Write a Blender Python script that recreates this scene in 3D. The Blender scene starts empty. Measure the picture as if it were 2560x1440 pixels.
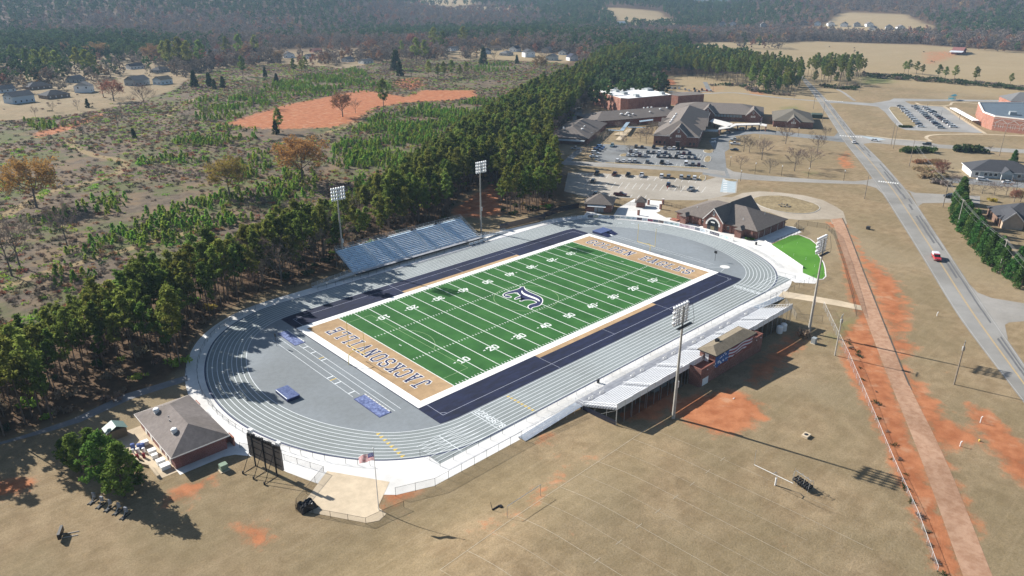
import bpy, bmesh, math, random
import numpy as np
from mathutils import Vector, Matrix
random.seed(7)
R = math.radians
S = bpy.context.scene
COL = S.collection

# ---------------------------------------------------------------- camera, sky, sun, exposure
CX, CY, CZ = -130.593, -133.669, 80.084
YAW, PITCH, ROLL, FPX = 0.818468, 0.391139, -0.00181, 1798.73
cam_data = bpy.data.cameras.new('camera')
cam = bpy.data.objects.new('camera', cam_data)
COL.objects.link(cam)
cam_data.sensor_width = 36.0
cam_data.lens = 36.0 * FPX / 2560.0
cam_data.clip_start = 0.5
cam_data.clip_end = 30000
_f = Vector((math.cos(YAW) * math.cos(PITCH), math.sin(YAW) * math.cos(PITCH), -math.sin(PITCH)))
_r0 = Vector((math.sin(YAW), -math.cos(YAW), 0))
_u0 = _r0.cross(_f)
_r = _r0 * math.cos(ROLL) + _u0 * math.sin(ROLL)
_u = -_r0 * math.sin(ROLL) + _u0 * math.cos(ROLL)
cam.matrix_world = Matrix(((_r.x, _u.x, -_f.x, CX), (_r.y, _u.y, -_f.y, CY), (_r.z, _u.z, -_f.z, CZ), (0, 0, 0, 1)))
S.camera = cam

SUN_AZ, SUN_EL = R(105), R(30.5)          # direction towards the sun, measured from the pole shadows
world = bpy.data.worlds.new('World')
S.world = world
world.use_nodes = True
nt = world.node_tree
nt.nodes.clear()
sky = nt.nodes.new('ShaderNodeTexSky')
sky.sky_type = 'NISHITA'
sky.sun_disc = False
sky.sun_elevation = SUN_EL
sky.sun_rotation = R(90) - SUN_AZ
sky.altitude = 200
sky.air_density = 1.0
sky.dust_density = 1.0
bg = nt.nodes.new('ShaderNodeBackground')
bg.inputs['Strength'].default_value = 0.055
wo = nt.nodes.new('ShaderNodeOutputWorld')
nt.links.new(sky.outputs[0], bg.inputs[0])
nt.links.new(bg.outputs[0], wo.inputs[0])

sun_data = bpy.data.lights.new('sun', 'SUN')
sun = bpy.data.objects.new('sun', sun_data)
COL.objects.link(sun)
sun_data.energy = 5.0
sun_data.angle = R(0.53)
sun_data.color = (1.0, 0.955, 0.885)
sun.rotation_euler = Vector((-math.cos(SUN_AZ) * math.cos(SUN_EL), -math.sin(SUN_AZ) * math.cos(SUN_EL), -math.sin(SUN_EL))).to_track_quat('-Z', 'Y').to_euler()
sun.location = (0, 60, 120)

S.view_settings.view_transform = 'Standard'
S.view_settings.look = 'None'
S.view_settings.exposure = 0.95
S.view_settings.gamma = 1.0
S.view_settings.use_curve_mapping = False
S.cycles.use_denoising = True
S.render.filter_size = 1.15
S.cycles.max_bounces = 5
S.cycles.diffuse_bounces = 2
S.cycles.glossy_bounces = 2
S.cycles.transmission_bounces = 3
S.cycles.transparent_max_bounces = 6
S.cycles.volume_bounces = 0

# ---------------------------------------------------------------- terrain and survey helpers
def sstep(a, b, x):
    t = np.clip((x - a) / (b - a), 0.0, 1.0)
    return t * t * (3 - 2 * t)

def terrain(x, y):
    """height of the natural ground (arrays or numbers), metres above the pitch"""
    x = np.asarray(x, float); y = np.asarray(y, float)
    # practice field rises gently from the stadium fence
    amp = 1.0 + 2.6 * sstep(-20, -72, x) * sstep(-130, -95, x)
    z = amp * sstep(-51.5, -76, y) * sstep(30, -5, x) * sstep(-150, -96, y)
    # drainage ditch between chain link fence and dirt road
    # far wooded hills
    d = np.hypot(x - CX, y - CY)
    a = np.arctan2(y - CY, x - CX)
    ridge = 62 + 40 * np.sin(a * 7.0 + 0.6) + 26 * np.sin(a * 17.0 + 2.0) + 15 * np.sin(a * 31.0)
    hills = ridge * sstep(1500, 3300, d) + 70 * sstep(3000, 6500, d)
    roll = 5.0 * np.sin(x / 210.0 + 1.0) * np.sin(y / 170.0 + 0.5) * sstep(700, 1300, d)
    # left hill closer
    hx, hy = 560.0, 2050.0
    left = 62 * np.exp(-(((x - hx) / 520.0) ** 2 + ((y - hy) / 420.0) ** 2))
    rx, ry = 1950.0, 900.0
    right = 48 * np.exp(-(((x - rx) / 420.0) ** 2 + ((y - ry) / 700.0) ** 2))
    return z + hills + roll + left + right

def tz(x, y):
    return float(terrain(x, y))

def G(px, py, z=0.0):
    """survey: photo pixel -> point on the level plane z"""
    d = _f + _r * ((px - 1280) / FPX) + _u * ((720 - py) / FPX)
    t = (z - CZ) / d.z
    return Vector((CX + d.x * t, CY + d.y * t, z))

def GT(px, py):
    """survey: photo pixel -> point on the terrain"""
    z = 0.0
    for _ in range(14):
        p = G(px, py, z)
        zn = tz(p.x, p.y)
        if abs(zn - z) < 0.01: break
        z = z + 0.6 * (zn - z)
    p = G(px, py, z)
    return Vector((p.x, p.y, tz(p.x, p.y)))

def G2(pts):
    return [(G(a, b).x, G(a, b).y) for a, b in pts]

# ---------------------------------------------------------------- object helpers
def tag(o, label=None, cat=None, group=None, kind=None):
    if label: o['label'] = label
    if cat: o['category'] = cat
    if group: o['group'] = group
    if kind: o['kind'] = kind
    return o

def thing(name, label, cat, loc=(0, 0, 0), rz=0.0, group=None):
    o = bpy.data.objects.new(name, None)
    COL.objects.link(o)
    o.empty_display_size = 0.5
    o.location = loc
    o.rotation_euler = (0, 0, rz)
    return tag(o, label, cat, group)

def link(name, me, parent=None, loc=None, rot=None, scale=None):
    o = bpy.data.objects.new(name, me)
    COL.objects.link(o)
    if parent is not None: o.parent = parent
    if loc is not None: o.location = loc
    if rot is not None: o.rotation_euler = rot
    if scale is not None: o.scale = scale
    return o

class MB:
    """collects faces; build() makes ONE mesh object of them"""
    def __init__(s): s.v = []; s.f = []; s.m = []; s.cur = 0
    def face(s, pts):
        n = len(s.v); s.v += [tuple(p) for p in pts]; s.f.append(tuple(range(n, n + len(pts)))); s.m.append(s.cur)
    def poly(s, pts2, z): s.face([(a, b, z) for a, b in pts2])
    def box(s, x0, x1, y0, y1, z0, z1, rz=0.0, c=None):
        n = len(s.v)
        P = [(x0, y0, z0), (x1, y0, z0), (x1, y1, z0), (x0, y1, z0), (x0, y0, z1), (x1, y0, z1), (x1, y1, z1), (x0, y1, z1)]
        if rz:
            cx, cy = c if c else ((x0 + x1) / 2, (y0 + y1) / 2)
            ca, sa = math.cos(rz), math.sin(rz)
            P = [(cx + (a - cx) * ca - (b - cy) * sa, cy + (a - cx) * sa + (b - cy) * ca, z) for a, b, z in P]
        s.v += P
        for q in ((0, 3, 2, 1), (4, 5, 6, 7), (0, 1, 5, 4), (1, 2, 6, 5), (2, 3, 7, 6), (3, 0, 4, 7)):
            s.f.append(tuple(n + i for i in q)); s.m.append(s.cur)
        return s
    def prism(s, pts2, z0, z1):
        """vertical prism over a counter-clockwise polygon"""
        n = len(s.v); k = len(pts2)
        s.v += [(a, b, z0) for a, b in pts2] + [(a, b, z1) for a, b in pts2]
        s.f.append(tuple(n + k - 1 - i for i in range(k))); s.f.append(tuple(n + k + i for i in range(k))); s.m += [s.cur] * 2
        for i in range(k):
            j = (i + 1) % k
            s.f.append((n + i, n + j, n + k + j, n + k + i)); s.m.append(s.cur)
        return s
    def tube(s, a, b, r0, r1=None, k=6, caps=True):
        a = Vector(a); b = Vector(b); r1 = r0 if r1 is None else r1
        d = (b - a)
        if d.length < 1e-6: return s
        d.normalize()
        x = d.orthogonal().normalized(); y = d.cross(x)
        n = len(s.v)
        for P, rr in ((a, r0), (b, r1)):
            for i in range(k):
                t = 2 * math.pi * i / k
                s.v.append(tuple(P + (x * math.cos(t) + y * math.sin(t)) * rr))
        for i in range(k):
            j = (i + 1) % k
            s.f.append((n + i, n + j, n + k + j, n + k + i)); s.m.append(s.cur)
        if caps:
            s.f.append(tuple(n + k - 1 - i for i in range(k))); s.f.append(tuple(n + k + i for i in range(k))); s.m += [s.cur] * 2
        return s
    def path(s, pts, r0, r1=None, k=6):
        r1 = r0 if r1 is None else r1
        n = len(pts) - 1
        for i in range(n):
            s.tube(pts[i], pts[i + 1], r0 + (r1 - r0) * i / n, r0 + (r1 - r0) * (i + 1) / n, k)
        return s
    def lathe(s, prof, c, k=12):
        """profile of (radius, z) turned round the vertical through c"""
        n = len(s.v); m = len(prof)
        for rr, z in prof:
            for i in range(k):
                t = 2 * math.pi * i / k
                s.v.append((c[0] + rr * math.cos(t), c[1] + rr * math.sin(t), c[2] + z))
        for q in range(m - 1):
            for i in range(k):
                j = (i + 1) % k
                s.f.append((n + q * k + i, n + q * k + j, n + (q + 1) * k + j, n + (q + 1) * k + i)); s.m.append(s.cur)
        s.f.append(tuple(n + (m - 1) * k + i for i in range(k))); s.m.append(s.cur)
        return s
    def mesh(s, name, mats, off=(0, 0, 0), smooth=False):
        me = bpy.data.meshes.new(name)
        ox, oy, oz = off
        me.from_pydata([(a - ox, b - oy, c - oz) for a, b, c in s.v], [], s.f)
        if not isinstance(mats, (list, tuple)): mats = [mats]
        for m in mats: me.materials.append(m)
        if len(mats) > 1: me.polygons.foreach_set('material_index', s.m)
        if smooth: me.polygons.foreach_set('use_smooth', [True] * len(me.polygons))
        me.update()
        return me
    def build(s, name, mats, parent=None, world=True, smooth=False):
        """vertices are in world coordinates when world is set (parent unrotated), else in the parent's frame"""
        off = tuple(parent_loc(parent)) if (parent is not None and world) else (0, 0, 0)
        return link(name, s.mesh(name, mats, off, smooth), parent)

def parent_loc(o):
    p = Vector((0, 0, 0))
    while o is not None:
        p = p + o.location; o = o.parent
    return p

def solo(mb, name, mats, label, cat, group=None, smooth=False):
    """a thing that is one mesh; its origin is moved to its base"""
    v = np.array(mb.v); b = (float((v[:, 0].min() + v[:, 0].max()) / 2), float((v[:, 1].min() + v[:, 1].max()) / 2), float(v[:, 2].min()))
    o = link(name, mb.mesh(name, mats, b, smooth), None, b)
    return tag(o, label, cat, group)

def copy_tree(o, parent=None):
    c = o.copy(); COL.objects.link(c); c.parent = parent
    for ch in o.children: copy_tree(ch, c)
    return c

def structure(mb, name, mats, parent=None, smooth=False):
    o = link(name, mb.mesh(name, mats, (0, 0, 0), smooth), parent)
    if parent is None: o['kind'] = 'structure'
    return o

# ---------------------------------------------------------------- materials
MATS = {}
def _ng(name):
    m = bpy.data.materials.new(name); m.use_nodes = True
    t = m.node_tree; t.nodes.clear()
    out = t.nodes.new('ShaderNodeOutputMaterial'); b = t.nodes.new('ShaderNodeBsdfPrincipled')
    t.links.new(b.outputs[0], out.inputs[0])
    return m, t, b

def N(t, kind, **kw):
    n = t.nodes.new(kind)
    for k, v in kw.items(): setattr(n, k, v)
    return n

def mixc(t, fac, a, b, blend='MIX'):
    n = N(t, 'ShaderNodeMix', data_type='RGBA', blend_type=blend)
    for s, v in ((n.inputs[0], fac), (n.inputs[6], a), (n.inputs[7], b)):
        if hasattr(v, 'is_output'): t.links.new(v, s)
        elif isinstance(v, (int, float)): s.default_value = v
        else: s.default_value = (*v[:3], 1)
    return n.outputs[2]

def fmath(t, op, a, b=0.0, c=None, clamp=False):
    n = N(t, 'ShaderNodeMath', operation=op, use_clamp=clamp)
    for s, v in zip(n.inputs, (a, b, c)):
        if v is None: continue
        if hasattr(v, 'is_output'): t.links.new(v, s)
        else: s.default_value = v
    return n.outputs[0]

def noise(t, vec, scale, detail=4, rough=0.55, dist=0.0):
    n = N(t, 'ShaderNodeTexNoise')
    n.inputs['Scale'].default_value = scale; n.inputs['Detail'].default_value = detail
    n.inputs['Roughness'].default_value = rough; n.inputs['Distortion'].default_value = dist
    if vec is not None: t.links.new(vec, n.inputs['Vector'])
    return n.outputs['Fac']

def ramp(t, fac, a, b):
    n = N(t, 'ShaderNodeMapRange', interpolation_type='SMOOTHSTEP')
    n.inputs[1].default_value = a; n.inputs[2].default_value = b
    t.links.new(fac, n.inputs[0])
    return n.outputs[0]

def wpos(t):
    return N(t, 'ShaderNodeNewGeometry').outputs['Position']

def scaled(t, vec, sx, sy, sz, rz=0.0):
    n = N(t, 'ShaderNodeMapping')
    n.inputs['Scale'].default_value = (sx, sy, sz); n.inputs['Rotation'].default_value = (0, 0, rz)
    t.links.new(vec, n.inputs['Vector'])
    return n.outputs[0]

def surf(name, col, var=0.18, scale=0.6, rough=0.85, col2=None, big=0.0, metal=0.0, spec=0.3, bump=0.0, stretch=None, objvar=0.0):
    """plain surface with grain: colour varies by noise in world space (and by object when objvar)"""
    if name in MATS: return MATS[name]
    m, t, b = _ng(name)
    p = wpos(t)
    if stretch: p = scaled(t, p, *stretch)
    lo = tuple(c * (1 - var) for c in col); hi = tuple(min(1, c * (1 + var)) for c in col)
    if col2: hi = col2
    n1 = noise(t, p, scale, 6, 0.65)
    c = mixc(t, ramp(t, n1, 0.3, 0.7), lo, hi)
    if big:
        n2 = noise(t, wpos(t), big, 3, 0.5)
        c = mixc(t, ramp(t, n2, 0.35, 0.65), c, mixc(t, 1.0, c, (0.80, 0.79, 0.77), 'MULTIPLY'))
    if objvar:
        oi = N(t, 'ShaderNodeObjectInfo').outputs['Random']
        hs = N(t, 'ShaderNodeHueSaturation'); t.links.new(c, hs.inputs['Color'])
        t.links.new(fmath(t, 'MULTIPLY_ADD', oi, 2 * objvar, 1 - objvar), hs.inputs['Value'])
        c = hs.outputs[0]
    t.links.new(c, b.inputs['Base Color'])
    b.inputs['Roughness'].default_value = rough; b.inputs['Metallic'].default_value = metal
    b.inputs['Specular IOR Level'].default_value = spec
    if bump:
        bp = N(t, 'ShaderNodeBump'); bp.inputs['Strength'].default_value = bump; bp.inputs['Distance'].default_value = 0.1
        t.links.new(n1, bp.inputs['Height']); t.links.new(bp.outputs[0], b.inputs['Normal'])
    MATS[name] = m
    return m

def plain(name, col, rough=0.6, metal=0.0, spec=0.4):
    if name in MATS: return MATS[name]
    m, t, b = _ng(name)
    b.inputs['Base Color'].default_value = (*col, 1); b.inputs['Roughness'].default_value = rough
    b.inputs['Metallic'].default_value = metal; b.inputs['Specular IOR Level'].default_value = spec
    MATS[name] = m
    return m
# ================================================================ GROUND
def inpoly(X, Y, P):
    """signed soft test: positive distance inside, negative outside (metres)"""
    ins = np.zeros(X.shape, bool); dm = np.full(X.shape, 1e9)
    n = len(P)
    for i in range(n):
        x0, y0 = P[i]; x1, y1 = P[(i + 1) % n]
        cond = (y0 > Y) != (y1 > Y)
        with np.errstate(divide='ignore', invalid='ignore'):
            xi = (x1 - x0) * (Y - y0) / (y1 - y0 + 1e-12) + x0
        ins ^= cond & (X < xi)
        dx, dy = x1 - x0, y1 - y0
        t = np.clip(((X - x0) * dx + (Y - y0) * dy) / (dx * dx + dy * dy + 1e-9), 0, 1)
        dm = np.minimum(dm, np.hypot(X - x0 - t * dx, Y - y0 - t * dy))
    return np.where(ins, dm, -dm)

def GT2(pts):
    out = []
    for a, b in pts:
        p = GT(a, b); out.append((p.x, p.y))
    return out

# regions, outlined on the photograph and laid on the ground
FOREST = G2([(-420, 1250), (-100, 1130), (180, 1040), (390, 968), (452, 925), (468, 868), (505, 818), (560, 776), (640, 738), (705, 716), (760, 702), (850, 676), (868, 640),
             (1010, 588), (1130, 552), (1140, 505), (1215, 452), (1238, 470), (1250, 538), (1310, 536), (1385, 525), (1395, 470), (1385, 420), (1378, 360), (1400, 330), (1432, 296), (1462, 262), (1480, 235), (1508, 205),
             (1560, 180), (1600, 150), (1560, 138), (1470, 168), (1380, 205), (1290, 240), (1200, 285), (1130, 335), (1050, 392), (960, 452), (880, 505), (800, 548), (700, 590),
             (560, 640), (420, 690), (250, 760), (120, 830), (0, 900), (-400, 1080)])
SCRUB = G2([(-300, 1000), (0, 900), (250, 760), (560, 640), (800, 548), (960, 452), (1130, 335), (1290, 240), (1380, 205), (1460, 178), (1400, 158), (1230, 150), (1000, 150), (860, 170),
            (700, 160), (560, 168), (470, 200), (440, 225), (330, 260), (200, 285), (40, 300), (-300, 330)])
LOT_WOOD = G2([(1180, 465), (1300, 425), (1400, 410), (1462, 440), (1470, 520), (1390, 535), (1250, 545)])
DIRT = [
    ([(2098, 590), (2118, 640), (2142, 730), (2190, 860), (2226, 962), (2304, 1165), (2344, 1265), (2410, 1440), (2350, 1440), (2290, 1290), (2230, 1150), (2165, 1010), (2110, 900), (2104, 845), (2150, 800), (2128, 740), (2108, 660)], 3, 0.95),
    ([(2128, 590), (2160, 640), (2240, 700), (2275, 790), (2270, 818), (2240, 850), (2212, 812), (2180, 720), (2150, 640)], 5, 0.85),
    ([(2215, 835), (2262, 850), (2290, 862), (2245, 905), (2300, 960), (2345, 1010), (2350, 1040), (2420, 1080), (2470, 1082), (2440, 1105), (2360, 1120), (2380, 1190), (2430, 1290), (2440, 1330), (2390, 1250), (2330, 1110), (2270, 965)], 4, 0.9),
    ([(2420, 1010), (2470, 1030), (2560, 1110), (2620, 1200), (2620, 1260), (2540, 1200), (2480, 1120), (2430, 1050)], 4, 0.9),
    ([(1672, 1000), (1760, 985), (1830, 978), (1895, 1000), (1905, 1040), (1850, 1075), (1790, 1082), (1735, 1065), (1690, 1042)], 4, 0.9),
    ([(1560, 1010), (1690, 940), (1700, 1010), (1640, 1055), (1540, 1050)], 4, 0.7),
    ([(1870, 930), (1950, 860), (1995, 828), (2012, 842), (1990, 880), (1930, 930), (1880, 960)], 4, 0.85),
    ([(575, 1300), (650, 1310), (690, 1345), (650, 1372), (600, 1355)], 3, 0.7),
    ([(425, 1232), (470, 1205), (540, 1188), (545, 1202), (480, 1240), (450, 1262), (400, 1265)], 3, 0.75),
    ([(-60, 1200), (70, 1195), (95, 1215), (60, 1235), (-60, 1250)], 3, 0.8),
    ([(1280, 1260), (1390, 1180), (1480, 1130), (1490, 1145), (1320, 1275), (1120, 1400), (1100, 1390)], 3, 0.5),
    ([(1340, 1085), (1380, 1080), (1405, 1100), (1370, 1120), (1340, 1110)], 3, 0.55),
    ([(960, 1208), (1040, 1210), (1060, 1225), (990, 1262), (950, 1280)], 3, 0.75),
    ([(570, 308), (640, 286), (720, 262), (820, 243), (905, 226), (1015, 243), (1060, 226), (1180, 226), (1188, 240), (1130, 250), (1010, 256), (930, 270), (890, 300), (830, 318), (700, 322), (620, 318)], 10, 1.0),
    ([(985, 200), (1050, 192), (1060, 215), (1020, 225), (985, 216)], 8, 0.8),
    ([(85, 335), (160, 312), (255, 284), (262, 290), (170, 325), (95, 345)], 5, 0.9),
    ([(1130, 528), (1180, 490), (1225, 462), (1246, 480), (1248, 535), (1190, 545), (1140, 540)], 4, 0.85),
    ([(1560, 205), (1590, 193), (1680, 198), (1690, 210), (1640, 222), (1580, 220)], 6, 0.95),
    ([(1600, 245), (1790, 210), (1830, 220), (1800, 232), (1720, 240)], 8, 0.35),
    ([(2085, 395), (2120, 372), (2145, 420), (2100, 425)], 3, 0.5),
    ([(1890, 480), (1940, 470), (1960, 476), (1900, 486)], 3, 0.3),
    ([(2065, 560), (2085, 545), (2120, 560), (2118, 590), (2090, 575)], 3, 0.8),
    ([(1860, 225), (1930, 222), (1930, 238), (1870, 240)], 8, 0.5),
    ([(2300, 125), (2420, 128), (2400, 140), (2330, 165), (2300, 160)], 12, 0.45),
]
GREEN = [
    ([(2150, 185), (2230, 192), (2240, 208), (2150, 212)], 15, 0.9),
    ([(1940, 268), (2000, 262), (2010, 275), (1950, 280)], 10, 0.7),
    ([(2060, 850), (2110, 770), (2160, 800), (2180, 870), (2130, 890)], 6, 0.7),
    ([(2120, 500), (2160, 500), (2190, 560), (2150, 600)], 8, 0.4),
    ([(1990, 425), (2060, 425), (2070, 440), (2000, 445)], 6, 0.5),
    ([(640, 1170), (760, 1160), (830, 1190), (780, 1240), (660, 1230)], 6, 0.35),
    ([(270, 690), (560, 560), (700, 520), (850, 470), (980, 400), (960, 430), (740, 560), (420, 680), (200, 770), (80, 850), (40, 830), (160, 730)], 12, 0.55),
    ([(480, 240), (700, 190), (900, 170), (1000, 190), (900, 215), (700, 250), (560, 300)], 20, 0.35),
]
PASTURE = [G2([(1715, 118), (1765, 108), (1990, 107), (2020, 104), (2300, 114), (2700, 140), (2700, 270), (2440, 235), (2250, 215), (2150, 200), (2090, 260), (1990, 300), (1830, 290), (1640, 225), (1660, 190), (1840, 180), (1920, 160), (1840, 150), (1740, 140)]),
           G2([(2100, 68), (2255, 74), (2330, 86), (2320, 94), (2120, 92), (2040, 80)]),
           G2([(985, 36), (1180, 38), (1190, 46), (1000, 44)]), G2([(1080, 46), (1340, 49), (1345, 53), (1120, 52)]),
           G2([(480, 8), (575, 14), (570, 20), (470, 16)]), G2([(700, 12), (790, 16), (780, 22), (710, 20)]), G2([(1400, 22), (1560, 24), (1560, 29), (1400, 28)]),
           G2([(1500, 55), (1640, 58), (1700, 70), (1560, 72)]), G2([(1260, 150), (1420, 158), (1440, 140), (1200, 128), (1130, 135)])]
HOUSE_LAWN = G2([(-300, 330), (40, 300), (200, 285), (330, 260), (450, 225), (440, 190), (300, 190), (120, 240), (-300, 260)])
TRAILS = [  # worn tracks through the clearing: pixel polyline, half width
    ([(170, 345), (185, 370), (240, 390), (290, 398), (315, 408), (300, 430), (240, 450), (200, 462), (120, 480), (0, 545)], 2.2),
    ([(0, 720), (120, 680), (260, 640), (420, 595), (560, 555)], 1.8),
    ([(420, 290), (440, 270), (480, 250), (500, 246)], 2.2),
    ([(820, 330), (860, 320), (900, 300), (930, 280)], 2.0),
]
BLOTCH = [([(620, 1340), (1200, 1200), (1500, 1160), (1500, 1200), (1150, 1420), (1000, 1440)], 8)]

def axis(lo, hi, step, far_lo, far_hi, grow):
    a = list(np.arange(lo, hi + 0.01, step)); s = step
    while a[-1] < far_hi: s *= grow; a.append(a[-1] + s)
    s = step
    while a[0] > far_lo: s *= grow; a.insert(0, a[0] - s)
    return np.array(a)

gx = axis(-190, 330, 2.0, -5000, 9000, 1.05)
gy = axis(-150, 360, 2.0, -4000, 9500, 1.05)
GX, GY = np.meshgrid(gx, gy)
GZ = terrain(GX, GY)
A_dirt = np.zeros(GX.shape); A_scrub = A_dirt.copy(); A_floor = A_dirt.copy(); A_green = A_dirt.copy(); A_trail = A_dirt.copy()
def soft(P, w): return np.clip(inpoly(GX, GY, P) / w * 0.5 + 0.5, 0, 1)
A_scrub = np.maximum(A_scrub, soft(SCRUB, 10))
A_floor = np.maximum(A_floor, soft(FOREST, 8))
A_floor = np.maximum(A_floor, 0.6 * soft(LOT_WOOD, 10))
dist = np.hypot(GX - CX, GY - CY)
past = np.zeros(GX.shape)
for P in PASTURE: past = np.maximum(past, soft(P, 20))
wild = sstep(560, 700, dist) * (1 - past) * (1 - soft(HOUSE_LAWN, 10))
ang = np.degrees(np.arctan2(GY - CY, GX - CX))
LEFTW = np.where(ang > 46, sstep(1050, 1400, dist), 1.0)
wild = wild * (.35 + .65 * LEFTW)
wild = wild * np.where(ang < 24, sstep(820, 1000, dist), 1.0)
A_floor = np.maximum(A_floor, wild * (1 - 0.8 * A_scrub))
for P, w, k in DIRT: A_dirt = np.maximum(A_dirt, k * soft(GT2(P), w))
for P, w, k in GREEN: A_green = np.maximum(A_green, k * soft(GT2(P), w))
for P, w in TRAILS:
    Q = G2(P)
    dm = np.full(GX.shape, 1e9)
    for (x0, y0), (x1, y1) in zip(Q, Q[1:]):
        dx, dy = x1 - x0, y1 - y0
        t = np.clip(((GX - x0) * dx + (GY - y0) * dy) / (dx * dx + dy * dy), 0, 1)
        dm = np.minimum(dm, np.hypot(GX - x0 - t * dx, GY - y0 - t * dy))
    A_trail = np.maximum(A_trail, np.clip(1.4 - dm / (w * 1.3), 0, 1))
ny, nx = GX.shape
gm = bpy.data.meshes.new('ground')
co = np.stack([GX.ravel(), GY.ravel(), GZ.ravel()], 1)
idx = np.arange(nx * ny).reshape(ny, nx)
quads = np.stack([idx[:-1, :-1], idx[:-1, 1:], idx[1:, 1:], idx[1:, :-1]], -1).reshape(-1, 4)
gm.vertices.add(len(co)); gm.vertices.foreach_set('co', co.ravel())
gm.loops.add(quads.size); gm.loops.foreach_set('vertex_index', quads.ravel().astype(np.int32))
gm.polygons.add(len(quads)); gm.polygons.foreach_set('loop_start', np.arange(0, quads.size, 4, dtype=np.int32))
gm.polygons.foreach_set('use_smooth', np.ones(len(quads), bool))
gm.update(calc_edges=True)
for nm, chans in (('cover_a', (A_dirt, A_scrub, A_floor)), ('cover_b', (A_green, A_trail, past))):
    at = gm.attributes.new(nm, 'FLOAT_COLOR', 'POINT')
    arr = np.ones((len(co), 4), np.float32)
    for i, c in enumerate(chans): arr[:, i] = c.ravel()
    at.data.foreach_set('color', arr.ravel())

def ground_material():
    m, t, b = _ng('ground_cover')
    p = wpos(t)
    a = N(t, 'ShaderNodeAttribute', attribute_name='cover_a'); bb = N(t, 'ShaderNodeAttribute', attribute_name='cover_b')
    sa = N(t, 'ShaderNodeSeparateColor'); t.links.new(a.outputs['Color'], sa.inputs[0])
    sb = N(t, 'ShaderNodeSeparateColor'); t.links.new(bb.outputs['Color'], sb.inputs[0])
    dirt, scrub, floor = sa.outputs; green, trail, pasture = sb.outputs
    nf = noise(t, p, 3.2, 5, 0.8); nm = noise(t, p, 0.30, 5, 0.6); nl = noise(t, p, 0.045, 4, 0.55); nx_ = noise(t, p, 0.012, 4, 0.55)
    streak = noise(t, scaled(t, p, 0.05, 0.9, 0.1, R(18)), 1.0, 4, 0.6)
    # dormant grass
    g = mixc(t, ramp(t, nm, 0.30, 0.70), (0.232, 0.168, 0.098), (0.328, 0.248, 0.152))
    g = mixc(t, ramp(t, nl, 0.36, 0.62), g, mixc(t, 0.5, g, (0.190, 0.155, 0.088)))
    g = mixc(t, fmath(t, 'MULTIPLY', ramp(t, nx_, 0.50, 0.66), 0.5), g, (0.330, 0.268, 0.178))
    g = mixc(t, fmath(t, 'MULTIPLY', ramp(t, streak, 0.45, 0.75), 0.22), g, (0.375, 0.300, 0.200))
    g = mixc(t, fmath(t, 'MULTIPLY', ramp(t, nf, 0.38, 0.70), 0.75), g, mixc(t, 1.0, g, (0.62, 0.62, 0.57), 'MULTIPLY'))
    g = mixc(t, fmath(t, 'MULTIPLY', ramp(t, noise(t, p, 0.9, 4, 0.7), 0.50, 0.68), 0.35), g, mixc(t, 1.0, g, (1.28, 1.24, 1.18), 'MULTIPLY'))
    g = mixc(t, fmath(t, 'MULTIPLY', pasture, 0.55), g, (0.340, 0.262, 0.150))
    # greener patches
    g = mixc(t, fmath(t, 'MULTIPLY', ramp(t, fmath(t, 'ADD', green, fmath(t, 'MULTIPLY_ADD', nm, 0.9, -0.45)), 0.25, 0.8), 0.75), g, mixc(t, nf, (0.085, 0.125, 0.030), (0.14, 0.17, 0.05)))
    # thin bare spots anywhere on the grass
    spot = ramp(t, noise(t, p, 0.11, 6, 0.68), 0.655, 0.72)
    g = mixc(t, fmath(t, 'MULTIPLY', spot, 0.45), g, (0.40, 0.21, 0.11))
    # cleared scrub: dead weeds, purple-brown, tan, some green
    s = mixc(t, ramp(t, nm, 0.3, 0.7), (0.098, 0.076, 0.056), (0.178, 0.138, 0.098))
    s = mixc(t, ramp(t, noise(t, p, 0.07, 5, 0.6), 0.45, 0.62), s, mixc(t, nf, (0.165, 0.112, 0.068), (0.235, 0.172, 0.105)))
    s = mixc(t, fmath(t, 'MULTIPLY', ramp(t, noise(t, p, 0.026, 5, 0.6), 0.47, 0.58), 0.7), s, mixc(t, nf, (0.080, 0.105, 0.030), (0.135, 0.155, 0.052)))
    s = mixc(t, fmath(t, 'MULTIPLY', ramp(t, nf, 0.38, 0.75), 0.6), s, mixc(t, 1.0, s, (0.42, 0.40, 0.40), 'MULTIPLY'))
    c = mixc(t, ramp(t, fmath(t, 'ADD', scrub, fmath(t, 'MULTIPLY_ADD', nl, 0.5, -0.2)), 0.25, 0.6), g, s)
    # forest floor: needle litter
    fl = mixc(t, ramp(t, nm, 0.3, 0.7), (0.060, 0.040, 0.026), (0.155, 0.098, 0.056))
    fl = mixc(t, fmath(t, 'MULTIPLY', nf, 0.5), fl, (0.10, 0.062, 0.036))
    c = mixc(t, ramp(t, fmath(t, 'ADD', floor, fmath(t, 'MULTIPLY_ADD', nm, 0.5, -0.25)), 0.32, 0.68), c, fl)
    # trails
    c = mixc(t, fmath(t, 'MULTIPLY', ramp(t, fmath(t, 'ADD', trail, fmath(t, 'MULTIPLY_ADD', nm, 0.6, -0.3)), 0.3, 0.8), 0.8), c, mixc(t, nf, (0.24, 0.17, 0.085), (0.34, 0.26, 0.14)))
    # red clay
    d = mixc(t, ramp(t, nm, 0.3, 0.7), (0.300, 0.100, 0.042), (0.450, 0.180, 0.084))
    d = mixc(t, fmath(t, 'MULTIPLY', ramp(t, nf, 0.45, 0.8), 0.6), d, (0.215, 0.090, 0.045))
    d = mixc(t, fmath(t, 'MULTIPLY', ramp(t, noise(t, p, 0.17, 4, 0.6), 0.54, 0.68), 0.5), d, (0.47, 0.30, 0.19))
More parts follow.
